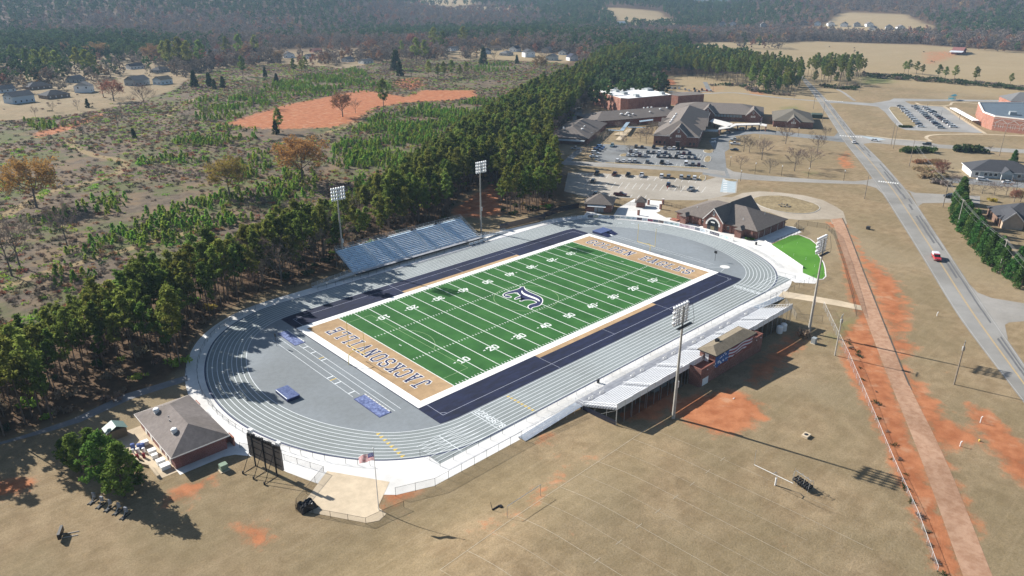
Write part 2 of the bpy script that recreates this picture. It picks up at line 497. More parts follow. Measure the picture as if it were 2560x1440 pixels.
    edge = fmath(t, 'ADD', dirt, fmath(t, 'ADD', fmath(t, 'MULTIPLY_ADD', nm, 1.1, -0.55), fmath(t, 'MULTIPLY_ADD', nf, 0.5, -0.25)))
    c = mixc(t, fmath(t, 'MULTIPLY', ramp(t, edge, 0.26, 0.60), 0.94), c, d)
    t.links.new(c, b.inputs['Base Color'])
    b.inputs['Roughness'].default_value = 0.95; b.inputs['Specular IOR Level'].default_value = 0.1
    bp = N(t, 'ShaderNodeBump'); bp.inputs['Strength'].default_value = 0.35; bp.inputs['Distance'].default_value = 0.35
    t.links.new(fmath(t, 'ADD', nf, nm), bp.inputs['Height']); t.links.new(bp.outputs[0], b.inputs['Normal'])
    return m
gm.materials.append(ground_material())
go = link('ground', gm); go['kind'] = 'structure'
# ================================================================ PITCH AND TRACK (level sheets, each a few mm above the last)
YD = 0.9144
HW, GLX, EX = 24.384, 45.72, 54.864
def grass_turf(name, c0, c1, stripes=True):
    m, t, b = _ng(name)
    p = wpos(t)
    nf = noise(t, p, 3.0, 4, 0.7); nm = noise(t, p, 0.16, 4, 0.6); nl = noise(t, scaled(t, p, 1.0, 0.35, 1), 0.10, 3, 0.6)
    c = mixc(t, ramp(t, nm, 0.3, 0.7), c0, c1)
    c = mixc(t, fmath(t, 'MULTIPLY', nf, 0.5), c, mixc(t, 1.0, c, (0.62, 0.66, 0.62), 'MULTIPLY'))
    c = mixc(t, fmath(t, 'MULTIPLY', ramp(t, nl, 0.4, 0.65), 0.45), c, mixc(t, 1.0, c, (0.72, 0.76, 0.72), 'MULTIPLY'))
    if stripes:
        sx = N(t, 'ShaderNodeSeparateXYZ'); t.links.new(p, sx.inputs[0])
        w = fmath(t, 'SINE', fmath(t, 'MULTIPLY', sx.outputs[0], math.pi / (5 * YD)))
        c = mixc(t, fmath(t, 'MULTIPLY', ramp(t, w, -0.15, 0.15), 0.22), c, mixc(t, 1.0, c, (0.72, 0.75, 0.70), 'MULTIPLY'))
    t.links.new(c, b.inputs['Base Color']); b.inputs['Roughness'].default_value = 0.9; b.inputs['Specular IOR Level'].default_value = 0.15
    return m
M_GREEN = grass_turf('green_turf', (0.032, 0.122, 0.030), (0.050, 0.165, 0.042))
M_NAVY = surf('navy_turf', (0.009, 0.014, 0.044), 0.35, 0.8, 0.9, big=0.05, stretch=(0.35, 1.2, 1))
M_TAN = surf('tan_turf', (0.42, 0.285, 0.158), 0.12, 0.5, 0.9, big=0.06)
M_WTURF = surf('white_turf', (0.80, 0.80, 0.78), 0.04, 0.5, 0.9)
M_LINE = surf('white_line', (0.72, 0.76, 0.72), 0.08, 1.5, 0.8)
M_SOCC = surf('pale_line', (0.30, 0.42, 0.22), 0.10, 1.5, 0.8)
M_NAVYINK = surf('navy_ink', (0.020, 0.026, 0.085), 0.2, 2.0, 0.85)
M_TRACK = surf('track_rubber', (0.242, 0.272, 0.276), 0.07, 0.9, 0.85, big=0.03, stretch=(0.4, 1, 1))
M_DZONE = surf('infield_rubber', (0.222, 0.248, 0.268), 0.07, 0.8, 0.85, big=0.035)
M_TLINE = surf('track_line', (0.74, 0.78, 0.80), 0.06, 2, 0.8)
M_YEL = surf('yellow_mark', (0.60, 0.42, 0.08), 0.1, 2, 0.8)
M_BLUEEDGE = plain('navy_edging', (0.02, 0.03, 0.09), 0.8)
M_CONC = surf('pale_concrete', (0.73, 0.725, 0.71), 0.07, 0.5, 0.9, big=0.07)
M_BEIGE = surf('beige_concrete', (0.56, 0.46, 0.33), 0.10, 0.5, 0.9, big=0.08)

XS, R1, X2, HY = 52.2, 21.1, 31.65, 35.2
R2 = R1 + math.hypot(XS - X2, HY - R1)
def oval(off, seg=40):
    """closed outline of the track's measured line, offset outwards"""
    a1 = math.atan2(HY - R1, XS - X2)
    q = []
    for i in range(seg + 1):
        t = math.pi / 2 - (math.pi / 2 - a1) * i / seg
        q.append((XS + (R1 + off) * math.cos(t), HY - R1 + (R1 + off) * math.sin(t)))
    for i in range(1, seg):
        t = a1 - 2 * a1 * i / seg
        q.append((X2 + (R2 + off) * math.cos(t), (R2 + off) * math.sin(t)))
    for i in range(seg + 1):
        t = -a1 - (math.pi / 2 - a1) * i / seg
        q.append((XS + (R1 + off) * math.cos(t), -(HY - R1) + (R1 + off) * math.sin(t)))
    q = q[::-1]                       # right half, from bottom to top (counter-clockwise)
    return q + [(-x, -y) for x, y in q]

def strip_ring(mb, o0, o1, z, pts=None):
    A, B = oval(o0), oval(o1)
    n = len(A)
    for i in range(n):
        j = (i + 1) % n
        mb.face([(*A[i], z), (*B[i], z), (*B[j], z), (*A[j], z)])

def rect(mb, x0, x1, y0, y1, z): mb.poly([(x0, y0), (x1, y0), (x1, y1), (x0, y1)], z)
def seg2(mb, a, b, w, z):
    a = Vector(a); b = Vector(b); d = (b - a).normalized(); n = Vector((-d.y, d.x)) * (w / 2)
    mb.poly([(a - n)[:], (b - n)[:], (b + n)[:], (a + n)[:]], z)
def ringarc(mb, c, r, w, z, t0=0, t1=2 * math.pi, k=48):
    for i in range(k):
        a0 = t0 + (t1 - t0) * i / k; a1 = t0 + (t1 - t0) * (i + 1) / k
        P = [(c[0] + q * math.cos(a), c[1] + q * math.sin(a)) for q, a in ((r - w / 2, a0), (r + w / 2, a0), (r + w / 2, a1), (r - w / 2, a1))]
        mb.poly(P, z)

apron = MB(); apron.poly(oval(13.2), 0.020)
APRON = structure(apron, 'concrete_apron', M_CONC)
t_ = MB(); t_.poly(oval(9.15), 0.032)
TRACK = structure(t_, 'running_track', M_TRACK)
ch = MB(); rect(ch, -65.4, -40, -44.55, -39.0, 0.026); rect(ch, 40, 68.0, -44.55, -39.5, 0.026)
structure(ch, 'sprint_chute', M_TRACK, TRACK)
e = MB(); strip_ring(e, 8.85, 9.14, 0.036)
structure(e, 'track_edging', M_BLUEEDGE, TRACK)
dz = MB(); dz.poly(oval(-0.02), 0.036)
structure(dz, 'infield_surface', M_DZONE, TRACK)
for k in range(9):
    l = MB(); strip_ring(l, k * 1.065 - 0.06, k * 1.065 + 0.06, 0.040)
    structure(l, 'lane_line', M_TLINE, TRACK)
for k in range(9):                                                     # straight lane lines run on into the chutes
    y = -(HY + k * 1.065); l = MB()
    if k > 1: seg2(l, (-65.3, y), (-50.0, y), 0.10, 0.0402)
    if k > 3: seg2(l, (50.0, y), (67.8, y), 0.10, 0.0402)
    if l.v: structure(l, 'chute_line', M_TLINE, TRACK)
def oct_digit(ch_): return STROKES[ch_]

# slab-serif letters as strokes on a 4 x 6 grid
STROKES = {
    'J': [((1.2, 6), (3.6, 6)), ((2.6, 6), (2.6, 1)), ((2.6, 1), (1.8, 0)), ((1.8, 0), (.8, 0)), ((.8, 0), (.1, .9)), ((.1, .9), (.1, 1.7))],
    'A': [((0, 0), (1.1, 0)), ((2.9, 0), (4, 0)), ((.5, 0), (1.9, 6)), ((3.5, 0), (2.1, 6)), ((1.2, 6), (2.2, 6)), ((1.0, 2.0), (3.0, 2.0))],
    'C': [((3.8, 4.4), (3.8, 5.2)), ((3.8, 5.2), (3.0, 6)), ((3.0, 6), (1.0, 6)), ((1.0, 6), (.2, 5.1)), ((.2, 5.1), (.2, .9)), ((.2, .9), (1.0, 0)), ((1.0, 0), (3.0, 0)), ((3.0, 0), (3.8, .8)), ((3.8, .8), (3.8, 1.7))],
    'K': [((0, 0), (1.3, 0)), ((0, 6), (1.3, 6)), ((.65, 0), (.65, 6)), ((2.6, 6), (4, 6)), ((2.7, 0), (4.1, 0)), ((3.3, 6), (.8, 2.6)), ((1.5, 3.4), (3.5, 0))],
    'S': [((3.7, 4.5), (3.7, 5.2)), ((3.7, 5.2), (3.0, 6)), ((3.0, 6), (1.0, 6)), ((1.0, 6), (.2, 5.2)), ((.2, 5.2), (.2, 4.0)), ((.2, 4.0), (.9, 3.2)), ((.9, 3.2), (3.0, 2.9)), ((3.0, 2.9), (3.8, 2.1)), ((3.8, 2.1), (3.8, .8)), ((3.8, .8), (3.0, 0)), ((3.0, 0), (1.0, 0)), ((1.0, 0), (.2, .8)), ((.2, .8), (.2, 1.6))],
    'O': [((.2, 1.0), (.2, 5.0)), ((.2, 5.0), (1.1, 6)), ((1.1, 6), (2.9, 6)), ((2.9, 6), (3.8, 5.0)), ((3.8, 5.0), (3.8, 1.0)), ((3.8, 1.0), (2.9, 0)), ((2.9, 0), (1.1, 0)), ((1.1, 0), (.2, 1.0))],
    'N': [((0, 0), (1.2, 0)), ((0, 6), (1.1, 6)), ((3.0, 6), (4.1, 6)), ((.6, 0), (.6, 6)), ((3.5, 0), (3.5, 6)), ((.7, 5.8), (3.4, .2))],
    'V': [((0, 6), (1.2, 6)), ((2.9, 6), (4.1, 6)), ((.6, 6), (1.95, 0)), ((3.5, 6), (2.15, 0))],
    'I': [((.4, 0), (2.0, 0)), ((.4, 6), (2.0, 6)), ((1.2, 0), (1.2, 6))],
    'L': [((0, 6), (1.4, 6)), ((.7, 6), (.7, 0)), ((0, 0), (3.6, 0)), ((3.6, 0), (3.6, 1.4))],
    'E': [((.7, 0), (.7, 6)), ((0, 6), (3.6, 6)), ((3.6, 6), (3.6, 4.8)), ((0, 0), (3.7, 0)), ((3.7, 0), (3.7, 1.3)), ((.7, 3.1), (2.5, 3.1)), ((2.5, 3.6), (2.5, 2.5))],
    'G': [((3.8, 4.4), (3.8, 5.2)), ((3.8, 5.2), (3.0, 6)), ((3.0, 6), (1.0, 6)), ((1.0, 6), (.2, 5.1)), ((.2, 5.1), (.2, .9)), ((.2, .9), (1.0, 0)), ((1.0, 0), (3.0, 0)), ((3.0, 0), (3.6, .7)), ((3.6, .7), (3.6, 2.6)), ((2.2, 2.7), (4.1, 2.7))],
    'D': [((0, 0), (2.9, 0)), ((0, 6), (2.9, 6)), ((.7, 0), (.7, 6)), ((2.9, 6), (3.8, 5.0)), ((3.8, 5.0), (3.8, 1.0)), ((3.8, 1.0), (2.9, 0))],
    '0': [((.2, 1.0), (.2, 5.0)), ((.2, 5.0), (1.1, 6)), ((1.1, 6), (2.9, 6)), ((2.9, 6), (3.8, 5.0)), ((3.8, 5.0), (3.8, 1.0)), ((3.8, 1.0), (2.9, 0)), ((2.9, 0), (1.1, 0)), ((1.1, 0), (.2, 1.0))],
    '1': [((2, 0), (2, 6)), ((2, 6), (.8, 5.0)), ((.6, 0), (3.4, 0))],
    '2': [((.2, 4.5), (.2, 5.2)), ((.2, 5.2), (1, 6)), ((1, 6), (3, 6)), ((3, 6), (3.8, 5.1)), ((3.8, 5.1), (3.8, 4.0)), ((3.8, 4.0), (.3, .3)), ((.1, 0), (3.9, 0))],
    '3': [((.2, 5.2), (1, 6)), ((1, 6), (3, 6)), ((3, 6), (3.8, 5.2)), ((3.8, 5.2), (3.8, 4)), ((3.8, 4), (3, 3.1)), ((3, 3.1), (1.4, 3.1)), ((3, 3.1), (3.8, 2.2)), ((3.8, 2.2), (3.8, .9)), ((3.8, .9), (3, 0)), ((3, 0), (1, 0)), ((1, 0), (.2, .8))],
    '4': [((2.9, 0), (2.9, 6)), ((2.8, 6), (.2, 1.8)), ((.1, 1.7), (4, 1.7))],
    '5': [((3.7, 6), (.4, 6)), ((.4, 6), (.4, 3.4)), ((.4, 3.5), (2.9, 3.5)), ((2.9, 3.5), (3.8, 2.6)), ((3.8, 2.6), (3.8, .9)), ((3.8, .9), (3, 0)), ((3, 0), (1, 0)), ((1, 0), (.2, .8))],
    '6': [((3.6, 5.3), (2.9, 6)), ((2.9, 6), (1.1, 6)), ((1.1, 6), (.2, 5)), ((.2, 5), (.2, 1)), ((.2, 1), (1.1, 0)), ((1.1, 0), (2.9, 0)), ((2.9, 0), (3.8, .9)), ((3.8, .9), (3.8, 2.3)), ((3.8, 2.3), (2.9, 3.2)), ((2.9, 3.2), (.3, 3.2))],
    '7': [((.2, 6), (3.8, 6)), ((3.8, 6), (1.6, 0))],
    '8': [((1, 6), (3, 6)), ((3, 6), (3.7, 5.3)), ((3.7, 5.3), (3.7, 3.9)), ((3.7, 3.9), (3, 3.2)), ((3, 3.2), (1, 3.2)), ((1, 3.2), (.3, 3.9)), ((.3, 3.9), (.3, 5.3)), ((.3, 5.3), (1, 6)), ((3, 3.2), (3.8, 2.3)), ((3.8, 2.3), (3.8, .8)), ((3.8, .8), (3, 0)), ((3, 0), (1, 0)), ((1, 0), (.2, .8)), ((.2, .8), (.2, 2.3)), ((.2, 2.3), (1, 3.2))],
}
def glyph(mb, chx, org, right, up, w, h, wt, z, grow=0.0):
    """strokes of one character; every stroke a hair above the one before"""
    o = Vector(org); rx = Vector(right); uy = Vector(up)
    for i, (a, b) in enumerate(STROKES[chx]):
        A = o + rx * (a[0] / 4 * w) + uy * (a[1] / 6 * h); B = o + rx * (b[0] / 4 * w) + uy * (b[1] / 6 * h)
        d = (B - A).normalized(); n = Vector((-d.y, d.x))
        e0 = wt / 2 * 0.95 + grow; wn = wt / 2 + grow
        A = A - d * e0; B = B + d * e0; zz = z + 0.0006 * i
        mb.face([(*(A - n * wn), zz), (*(B - n * wn), zz), (*(B + n * wn), zz), (*(A + n * wn), zz)])

# ---- turf
FIELD = structure((lambda m: (m.poly([p for p in oval(-0.45) if abs(p[0]) <= 57.55] , 0.044), m)[1])(MB()), 'football_field', M_NAVY)
w = MB(); rect(w, -56.9, 56.9, -26.45, 26.45, 0.050); structure(w, 'white_border', M_WTURF, FIELD)
ln = MB()
for y0, y1 in ((-28.0, -26.45), (26.45, 28.0)):
    s_ = MB(); rect(s_, -22.86, 22.86, y0, y1, 0.050); structure(s_, 'tan_sideline', M_TAN, FIELD)
for x0, x1 in ((-EX, -GLX), (GLX, EX)):
    s_ = MB(); rect(s_, x0, x1, -HW, HW, 0.055); structure(s_, 'end_zone', M_TAN, FIELD)
s_ = MB(); rect(s_, -GLX, GLX, -HW, HW, 0.055); structure(s_, 'playing_surface', M_GREEN, FIELD)
for k in range(21):
    x = -GLX + k * 5 * YD; s_ = MB(); rect(s_, x - 0.10, x + 0.10, -HW, HW, 0.060)
    structure(s_, 'yard_line', M_SOCC if 0 else M_LINE, FIELD)
h_ = MB()
for k in range(1, 100):
    x = -GLX + k * YD
    if k % 5 == 0:
        for y in (-8.13, 8.13): rect(h_, x - 0.25, x + 0.25, y - 0.09, y + 0.09, 0.0635)
        continue
    for y in (-HW + 0.10, -8.13 - 0.3, 8.13 - 0.3, HW - 0.75): rect(h_, x - 0.09, x + 0.09, y, y + 0.62, 0.062)
for x in (-GLX + 3 * YD, GLX - 3 * YD): rect(h_, x - 0.09, x + 0.09, -0.5, 0.5, 0.062)
o = structure(h_, 'hash_marks', M_LINE, FIELD); o['kind'] = 'stuff'
for k in range(1, 10):
    n = 10 * (k if k <= 5 else 10 - k); x = -GLX + k * 10 * YD
    for sgn in (-1, 1):
        mb = MB(); up = (0, -sgn); right = (-sgn, 0)              # numbers read from the nearer stand
        Rv = Vector(right); Uv = Vector(up)
        for q, c_ in enumerate(str(n)):
            org = Vector((x, sgn * 17.4)) + Rv * ((-1.42, 0.34)[q]) - Uv * 0.0
            glyph(mb, c_, org, right, up, 1.08, 1.80, 0.36, 0.066)
        if n != 50:
            tip = -1 if k < 5 else 1
            s0 = Vector((x + tip * 2.15, sgn * 17.4)) + Uv * 1.2
            mb.face([(s0.x, s0.y - .26, 0.066), (s0.x + tip * .75, s0.y, 0.066), (s0.x, s0.y + .26, 0.066)][::tip])
        structure(mb, 'yard_number', M_LINE, FIELD)
# soccer lines, thin and pale
sc_ = MB()
ringarc(sc_, (0, 0), 9.15, 0.10, 0.064)
for sx in (-1, 1):
    gx_ = sx * GLX
    seg2(sc_, (gx_, 20.15), (gx_ - sx * 7.4, 20.15), 0.09, 0.0642); seg2(sc_, (gx_, -20.15), (gx_ - sx * 7.4, -20.15), 0.09, 0.0642)
    seg2(sc_, (gx_ - sx * 7.4, -20.15), (gx_ - sx * 7.4, 20.15), 0.09, 0.0646)
    ringarc(sc_, (sx * 43.8, 0), 9.15, 0.09, 0.0644, (math.pi if sx > 0 else 0) - 0.92, (math.pi if sx > 0 else 0) + 0.92, 24)
structure(sc_, 'soccer_marking', M_SOCC, FIELD)
st_ = MB()
M_BLUELINE = surf('grey_line', (0.30, 0.32, 0.40), 0.1, 1, 0.8)
for sy in (-1, 1):
    seg2(st_, (-54.8, sy * 32), (54.8, sy * 32), 0.12, 0.048)
    for sx in (-1, 1):
        seg2(st_, (sx * 54.8, sy * 26.5), (sx * 54.8, sy * 32), 0.12, 0.0484)
        a0 = {(1, 1): math.pi, (-1, 1): 1.5 * math.pi, (-1, -1): 0, (1, -1): math.pi / 2}[(sx, sy)]
        ringarc(st_, (sx * 54.8, sy * 32), 1.0, 0.12, 0.0488, a0, a0 + math.pi / 2, 8)
    for x in (-22.86, 0, 22.86): seg2(st_, (x, sy * 28.0), (x, sy * (32 if x == 0 else 34.6)), 0.10, 0.0484)
structure(st_, 'sideline_marking', M_BLUELINE, FIELD)

def wording(text, x_base, x_top, y_from, y_to, widths):
    up = (1, 0) if x_top > x_base else (-1, 0)
    right = (0, 1) if y_to > y_from else (0, -1)
    h = abs(x_top - x_base); L = abs(y_to - y_from); n = len(text)
    pitch = L / n
    for i, c_ in enumerate(text):
        if c_ == ' ': continue
        wd = pitch * (0.62 if c_ != 'I' else 0.60)
        o = Vector((x_base, y_from)) + Vector(right) * (pitch * i + pitch * 0.16)
        if c_ == 'I': o += Vector(right) * pitch * 0.14
        L1 = MB(); glyph(L1, c_, o + Vector(up) * 0.35, right, up, wd, h - 0.7, 0.50, 0.060, 0.15)
        a = structure(L1, 'letter', M_WTURF, FIELD)
        L2 = MB(); glyph(L2, c_, o + Vector(up) * 0.35, right, up, wd, h - 0.7, 0.50, 0.072)
        structure(L2, 'letter_fill', M_NAVYINK, a)
wording('JACKSONVILLE', -48.1, -52.7, -20.2, 19.9, None)
wording('GOLDEN EAGLES', 48.3, 52.8, 21.0, -21.3, None)

# ---- old-style capital at midfield, outline measured on the pitch
JB = [(5.11, 6.66), (5.58, 6.38), (4.79, 5.51), (3.94, 3.92), (3.71, 1.93), (3.72, -0.55), (3.5, -2.48), (2.69, -4.13), (1.1, -5.58), (-0.62, -6.56), (-2.09, -6.6), (-3.37, -6.1), (-4.27, -6.66), (-4.84, -6.41), (-4.7, -5.55), (-4.13, -4.67), (-3.33, -4.15), (-2.11, -4.0), (-0.81, -4.36), (-0.18, -4.22), (0.03, -3.39), (-0.24, -2.1), (-1.49, -0.92), (-2.72, -1.09), (-3.33, -0.37), (-1.8, 0.12), (-0.6, -0.12), (-1.52, 0.9), (-2.95, 0.9), (-3.36, 1.59), (-1.94, 2.35), (-0.32, 2.04), (-0.06, 3.32), (0.76, 4.56), (-0.87, 5.01), (-2.4, 5.54), (-3.08, 5.25), (-2.42, 4.63), (-2.34, 3.18), (-3.32, 2.9), (-4.07, 3.61), (-4.15, 5.05), (-3.63, 6.08), (-2.65, 6.69), (-0.96, 6.97), (1.38, 6.5), (3.35, 6.38), (4.8, 7.12)]
def chaikin(P, n=2):
    for _ in range(n):
        q = []
        for i in range(len(P)):
            a = Vector(P[i]); b = Vector(P[(i + 1) % len(P)])
            q += [tuple(a * .75 + b * .25), tuple(a * .25 + b * .75)]
        P = q
    return P
def inset(P, d):
    n = len(P); out = []
    for i in range(n):
        a = Vector(P[i - 1]); b = Vector(P[i]); c = Vector(P[(i + 1) % n])
        t0 = (b - a).normalized(); t1 = (c - b).normalized()
        nn = Vector((-(t0.y + t1.y), t0.x + t1.x))
        if nn.length < 1e-6: nn = Vector((-t0.y, t0.x))
        out.append(tuple(b + nn.normalized() * d))
    return out
def area(P): return 0.5 * sum(P[i][0] * P[(i + 1) % len(P)][1] - P[(i + 1) % len(P)][0] * P[i][1] for i in range(len(P)))
JP = chaikin(JB[::-1] if area(JB) < 0 else JB, 2)
def tri_poly(mb, P, z):
    bm = bmesh.new(); vs = [bm.verts.new((a, b, z)) for a, b in P]; f = bm.faces.new(vs); bm.normal_update()
    bmesh.ops.triangulate(bm, faces=[f])
    for q in bm.faces:
        c = [tuple(v.co) for v in q.verts]
        if q.normal.z < 0: c = c[::-1]
        mb.face(c)
    bm.free()
mb = MB(); tri_poly(mb, JP, 0.0665); EMB = structure(mb, 'emblem', M_WTURF, FIELD)
mb = MB(); tri_poly(mb, inset(JP, 0.26), 0.072); structure(mb, 'emblem_fill', M_NAVYINK, EMB)
jj = lambda x, y: (G(1220 + x / 13.09, 690 + y / 13.09).x, G(1220 + x / 13.09, 690 + y / 13.09).y)
mb = MB(); tri_poly(mb, chaikin([jj(*q) for q in ((1100, 478), (1125, 490), (1150, 545), (1250, 600), (1500, 690), (1640, 750), (1700, 820), (1695, 840), (1660, 835), (1580, 780), (1430, 725), (1200, 640), (1110, 580), (1080, 520))], 2), 0.078)
structure(mb, 'emblem_stripe', M_WTURF, EMB)

# ---- track markings
mb = MB(); seg2(mb, (-49.9, -35.2), (-49.9, -44.0), 0.12, 0.042); structure(mb, 'finish_line', M_TLINE, TRACK)
mb = MB(); seg2(mb, (-60.0, -37.3), (-60.0, -44.3), 0.12, 0.0425); structure(mb, 'start_line', M_TLINE, TRACK)
for k in range(8):
    y = -(HY + (k + 0.5) * 1.065)
    mb = MB(); glyph(mb, str(k + 1), (-49.3, y + 0.34), (0, -1), (1, 0), 0.66, 1.35, 0.17, 0.044); structure(mb, 'lane_number', M_TLINE, TRACK)
    mb = MB(); glyph(mb, str(k + 1), (51.4, y - 0.34), (0, 1), (-1, 0), 0.66, 1.35, 0.17, 0.044); structure(mb, 'lane_number', M_TLINE, TRACK)
    mb = MB(); mb.face([(-40.4, y - .28, 0.044), (-39.6, y, 0.044), (-40.4, y + .28, 0.044)]); structure(mb, 'lane_triangle', M_YEL, TRACK)
    q = Vector((-68.1, -28.6)).lerp(Vector((-68.9, -37.9)), k / 7)
    mb = MB(); mb.face([(q.x - .45, q.y + .35, 0.044), (q.x - .45, q.y - .35, 0.044), (q.x + .55, q.y, 0.044)]); structure(mb, 'lane_triangle', M_YEL, TRACK)
    # far bend numbers
    an = math.radians(52 - 5.2 * k); rr = R2 + (k + .5) * 1.065
    mb = MB(); c0 = Vector((X2 + rr * math.cos(an), rr * math.sin(an))); rad = c0 - Vector((X2, 0)); rad.normalize(); tg = Vector((-rad.y, rad.x))
    glyph(mb, str(k + 1), c0 - rad * .3, rad, tg, 0.6, 1.1, 0.15, 0.044); structure(mb, 'lane_number', M_TLINE, TRACK)
mb = MB(); seg2(mb, (-40.0, -35.4), (-40.0, -44.0), 0.07, 0.0425); structure(mb, 'yellow_line', M_YEL, TRACK)
mb = MB(); seg2(mb, (53.4, -35.3), (53.4, -44.4), 0.12, 0.0425); structure(mb, 'start_line', M_TLINE, TRACK)
# jump runways on the infield: pairs of white lines with take-off boards
for xa, xb, y0, y1 in ((-64.4, -62.75, -13.2, 24.0), (-61.05, -59.65, -24.0, 17.0)):
    mb = MB(); seg2(mb, (xa, y0), (xa, y1), 0.09, 0.042); seg2(mb, (xb, y0), (xb, y1), 0.09, 0.042)
    structure(mb, 'runway_line', M_TLINE, TRACK)
for xa, xb, ys in ((-64.4, -62.75, ((-11.3, 0), (-5.6, 0), (-3.6, 1), (-2.2, 0))), (-61.05, -59.65, ((15.0, 0), (11.2, 0), (7.4, 1), (6.2, 0)))):
    for y, c_ in ys:
        mb = MB(); rect(mb, xa, xb, y - .14, y + .14, 0.0435); structure(mb, 'takeoff_board', M_YEL if c_ else M_TLINE, TRACK)
for xa, xb in ((60.6, 60.6), (62.1, 62.1)):
    mb = MB(); seg2(mb, (xa, 18.0), (xa, -21.5), 0.08, 0.042); structure(mb, 'runway_line', M_TLINE, TRACK)
# shot put circle
mb = MB(); mb.poly([(62.5 + 1.5 * math.cos(i * math.pi / 16), -25.1 + 1.5 * math.sin(i * math.pi / 16)) for i in range(32)], 0.042); structure(mb, 'throwing_circle', M_CONC, TRACK)
mb = MB(); seg2(mb, (61.2, -24.4), (57.9, -21.0), 0.08, 0.0415); seg2(mb, (61.1, -25.8), (57.9, -26.5), 0.08, 0.0415); structure(mb, 'sector_line', M_TLINE, TRACK)
# covered sand pits
M_TARP = surf('blue_tarp', (0.075, 0.105, 0.27), 0.35, 1.4, 0.55, col2=(0.20, 0.25, 0.45), bump=0.5)
M_TARPD = plain('navy_tarp_edge', (0.03, 0.045, 0.14), 0.6)
for (x0, x1, y0, y1), lb in (((-64.8, -61.8, -23.9, -14.0), 'long jump pit under blue tarp beside high jump mat, near the navy corner'), ((-61.9, -59.0, 17.4, 26.8), 'long jump pit under blue tarp with white flecks, in tree shade')):
    pit = thing('sand_pit', lb, 'sand pit', ((x0 + x1) / 2, (y0 + y1) / 2, 0.05), group='covered jump pits')
    mb = MB(); mb.box(x0, x1, y0, y1, 0.037, 0.07); mb.build('pit_frame', M_TARPD, pit)
    mb = MB(); nxx, nyy = 8, 22
    hh = lambda i, j: 0.085 + 0.05 * random.random() * (0 < i < nxx) * (0 < j < nyy)
    H_ = [[hh(i, j) for j in range(nyy + 1)] for i in range(nxx + 1)]
    PX = lambda i: x0 + .18 + (x1 - x0 - .36) * i / nxx
    PY = lambda j: y0 + .18 + (y1 - y0 - .36) * j / nyy
    for i in range(nxx):
        for j in range(nyy):
            mb.face([(PX(i), PY(j), H_[i][j]), (PX(i + 1), PY(j), H_[i + 1][j]), (PX(i + 1), PY(j + 1), H_[i + 1][j + 1]), (PX(i), PY(j + 1), H_[i][j + 1])])
    mb.build('tarp', M_TARP, pit)
    mb = MB()
    for j in range(9): mb.box(x1 - .3, x1 - .08, y0 + .4 + j * (y1 - y0 - .8) / 8.4, y0 + .4 + (j + .8) * (y1 - y0 - .8) / 8.4, 0.075, 0.22)
    mb.build('sandbag_row', M_CONC, pit)['kind'] = 'stuff'
# mats
M_MAT = surf('mat_vinyl', (0.045, 0.07, 0.20), 0.2, 2.0, 0.5, col2=(0.12, 0.16, 0.30))
M_MATD = plain('mat_navy', (0.018, 0.025, 0.085), 0.55)
hj = thing('high_jump_mat', 'thick blue high jump landing mat on the grey infield by the curve', 'mat', (-74.2, -3.0, 0.04))
mb = MB(); mb.box(-75.6, -72.8, -5.7, -0.2, 0.04, 0.66); mb.build('mat_base', M_MATD, hj)
mb = MB(); mb.box(-75.66, -72.74, -5.76, -0.14, 0.66, 0.82); mb.build('mat_cover', M_MAT, hj)
mb = MB(); mb.box(-75.67, -75.5, -5.5, -0.4, 0.823, 0.84); mb.build('white_trim', M_TLINE, hj)
pv = thing('pole_vault_mat', 'large navy pole vault landing mat with slit front beside the far end zone', 'mat', (61.2, 23.0, 0.04))
mb = MB(); mb.box(58.2, 64.1, 21.9, 25.9, 0.04, 0.86); mb.build('main_mat', M_MATD, pv)
mb = MB(); mb.box(58.1, 64.2, 21.8, 26.0, 0.863, 0.95); mb.build('top_cover', M_MAT, pv)
for x0, x1 in ((58.3, 60.5), (61.9, 64.0)):
    mb = MB(); mb.face([(x0, 21.79, 0.05), (x0, 21.79, .86), (x0, 18.9, .12), (x0, 18.9, .05)]); mb.face([(x1, 21.79, .05), (x1, 18.9, .05), (x1, 18.9, .12), (x1, 21.79, .86)])
    mb.face([(x0, 21.79, .86), (x1, 21.79, .86), (x1, 18.9, .12), (x0, 18.9, .12)][::-1]); mb.face([(x0, 18.9, .05), (x0, 18.9, .12), (x1, 18.9, .12), (x1, 18.9, .05)][::-1])
    mb.build('front_wedge', M_MATD, pv)
mb = MB(); mb.face([(60.55, 21.75, .1), (61.85, 21.75, .1), (61.6, 19.2, .06), (60.8, 19.2, .06)][::-1]); mb.build('plant_slope', M_TLINE, pv)
# ================================================================ STADIUM
M_ALU = surf('aluminium', (0.62, 0.65, 0.68), 0.10, 1.2, 0.38, metal=0.75, spec=0.5)
M_ALUW = surf('bright_aluminium', (0.74, 0.75, 0.76), 0.05, 1.0, 0.5, metal=0.25)
M_DECK = surf('grey_deck', (0.34, 0.35, 0.38), 0.12, 0.8, 0.6, metal=0.2)
M_SKYDECK = surf('sky_tinted_deck', (0.56, 0.72, 0.88), 0.15, 0.8, 0.45, metal=0.15)  # blue sky reflection on the shaded treads, put into the deck colour
M_STEEL = surf('galvanised_steel', (0.40, 0.42, 0.44), 0.15, 1.5, 0.5, metal=0.6)
M_DARKST = plain('dark_steel', (0.03, 0.032, 0.036), 0.5, 0.3)
M_BLACK = plain('black_paint', (0.012, 0.012, 0.014), 0.45)
M_WHITE = surf('white_paint', (0.78, 0.78, 0.77), 0.04, 1.0, 0.6)
M_YELP = surf('yellow_paint', (0.78, 0.56, 0.10), 0.06, 1.0, 0.5)
M_POLE = surf('pole_concrete', (0.40, 0.375, 0.335), 0.14, 1.2, 0.85)
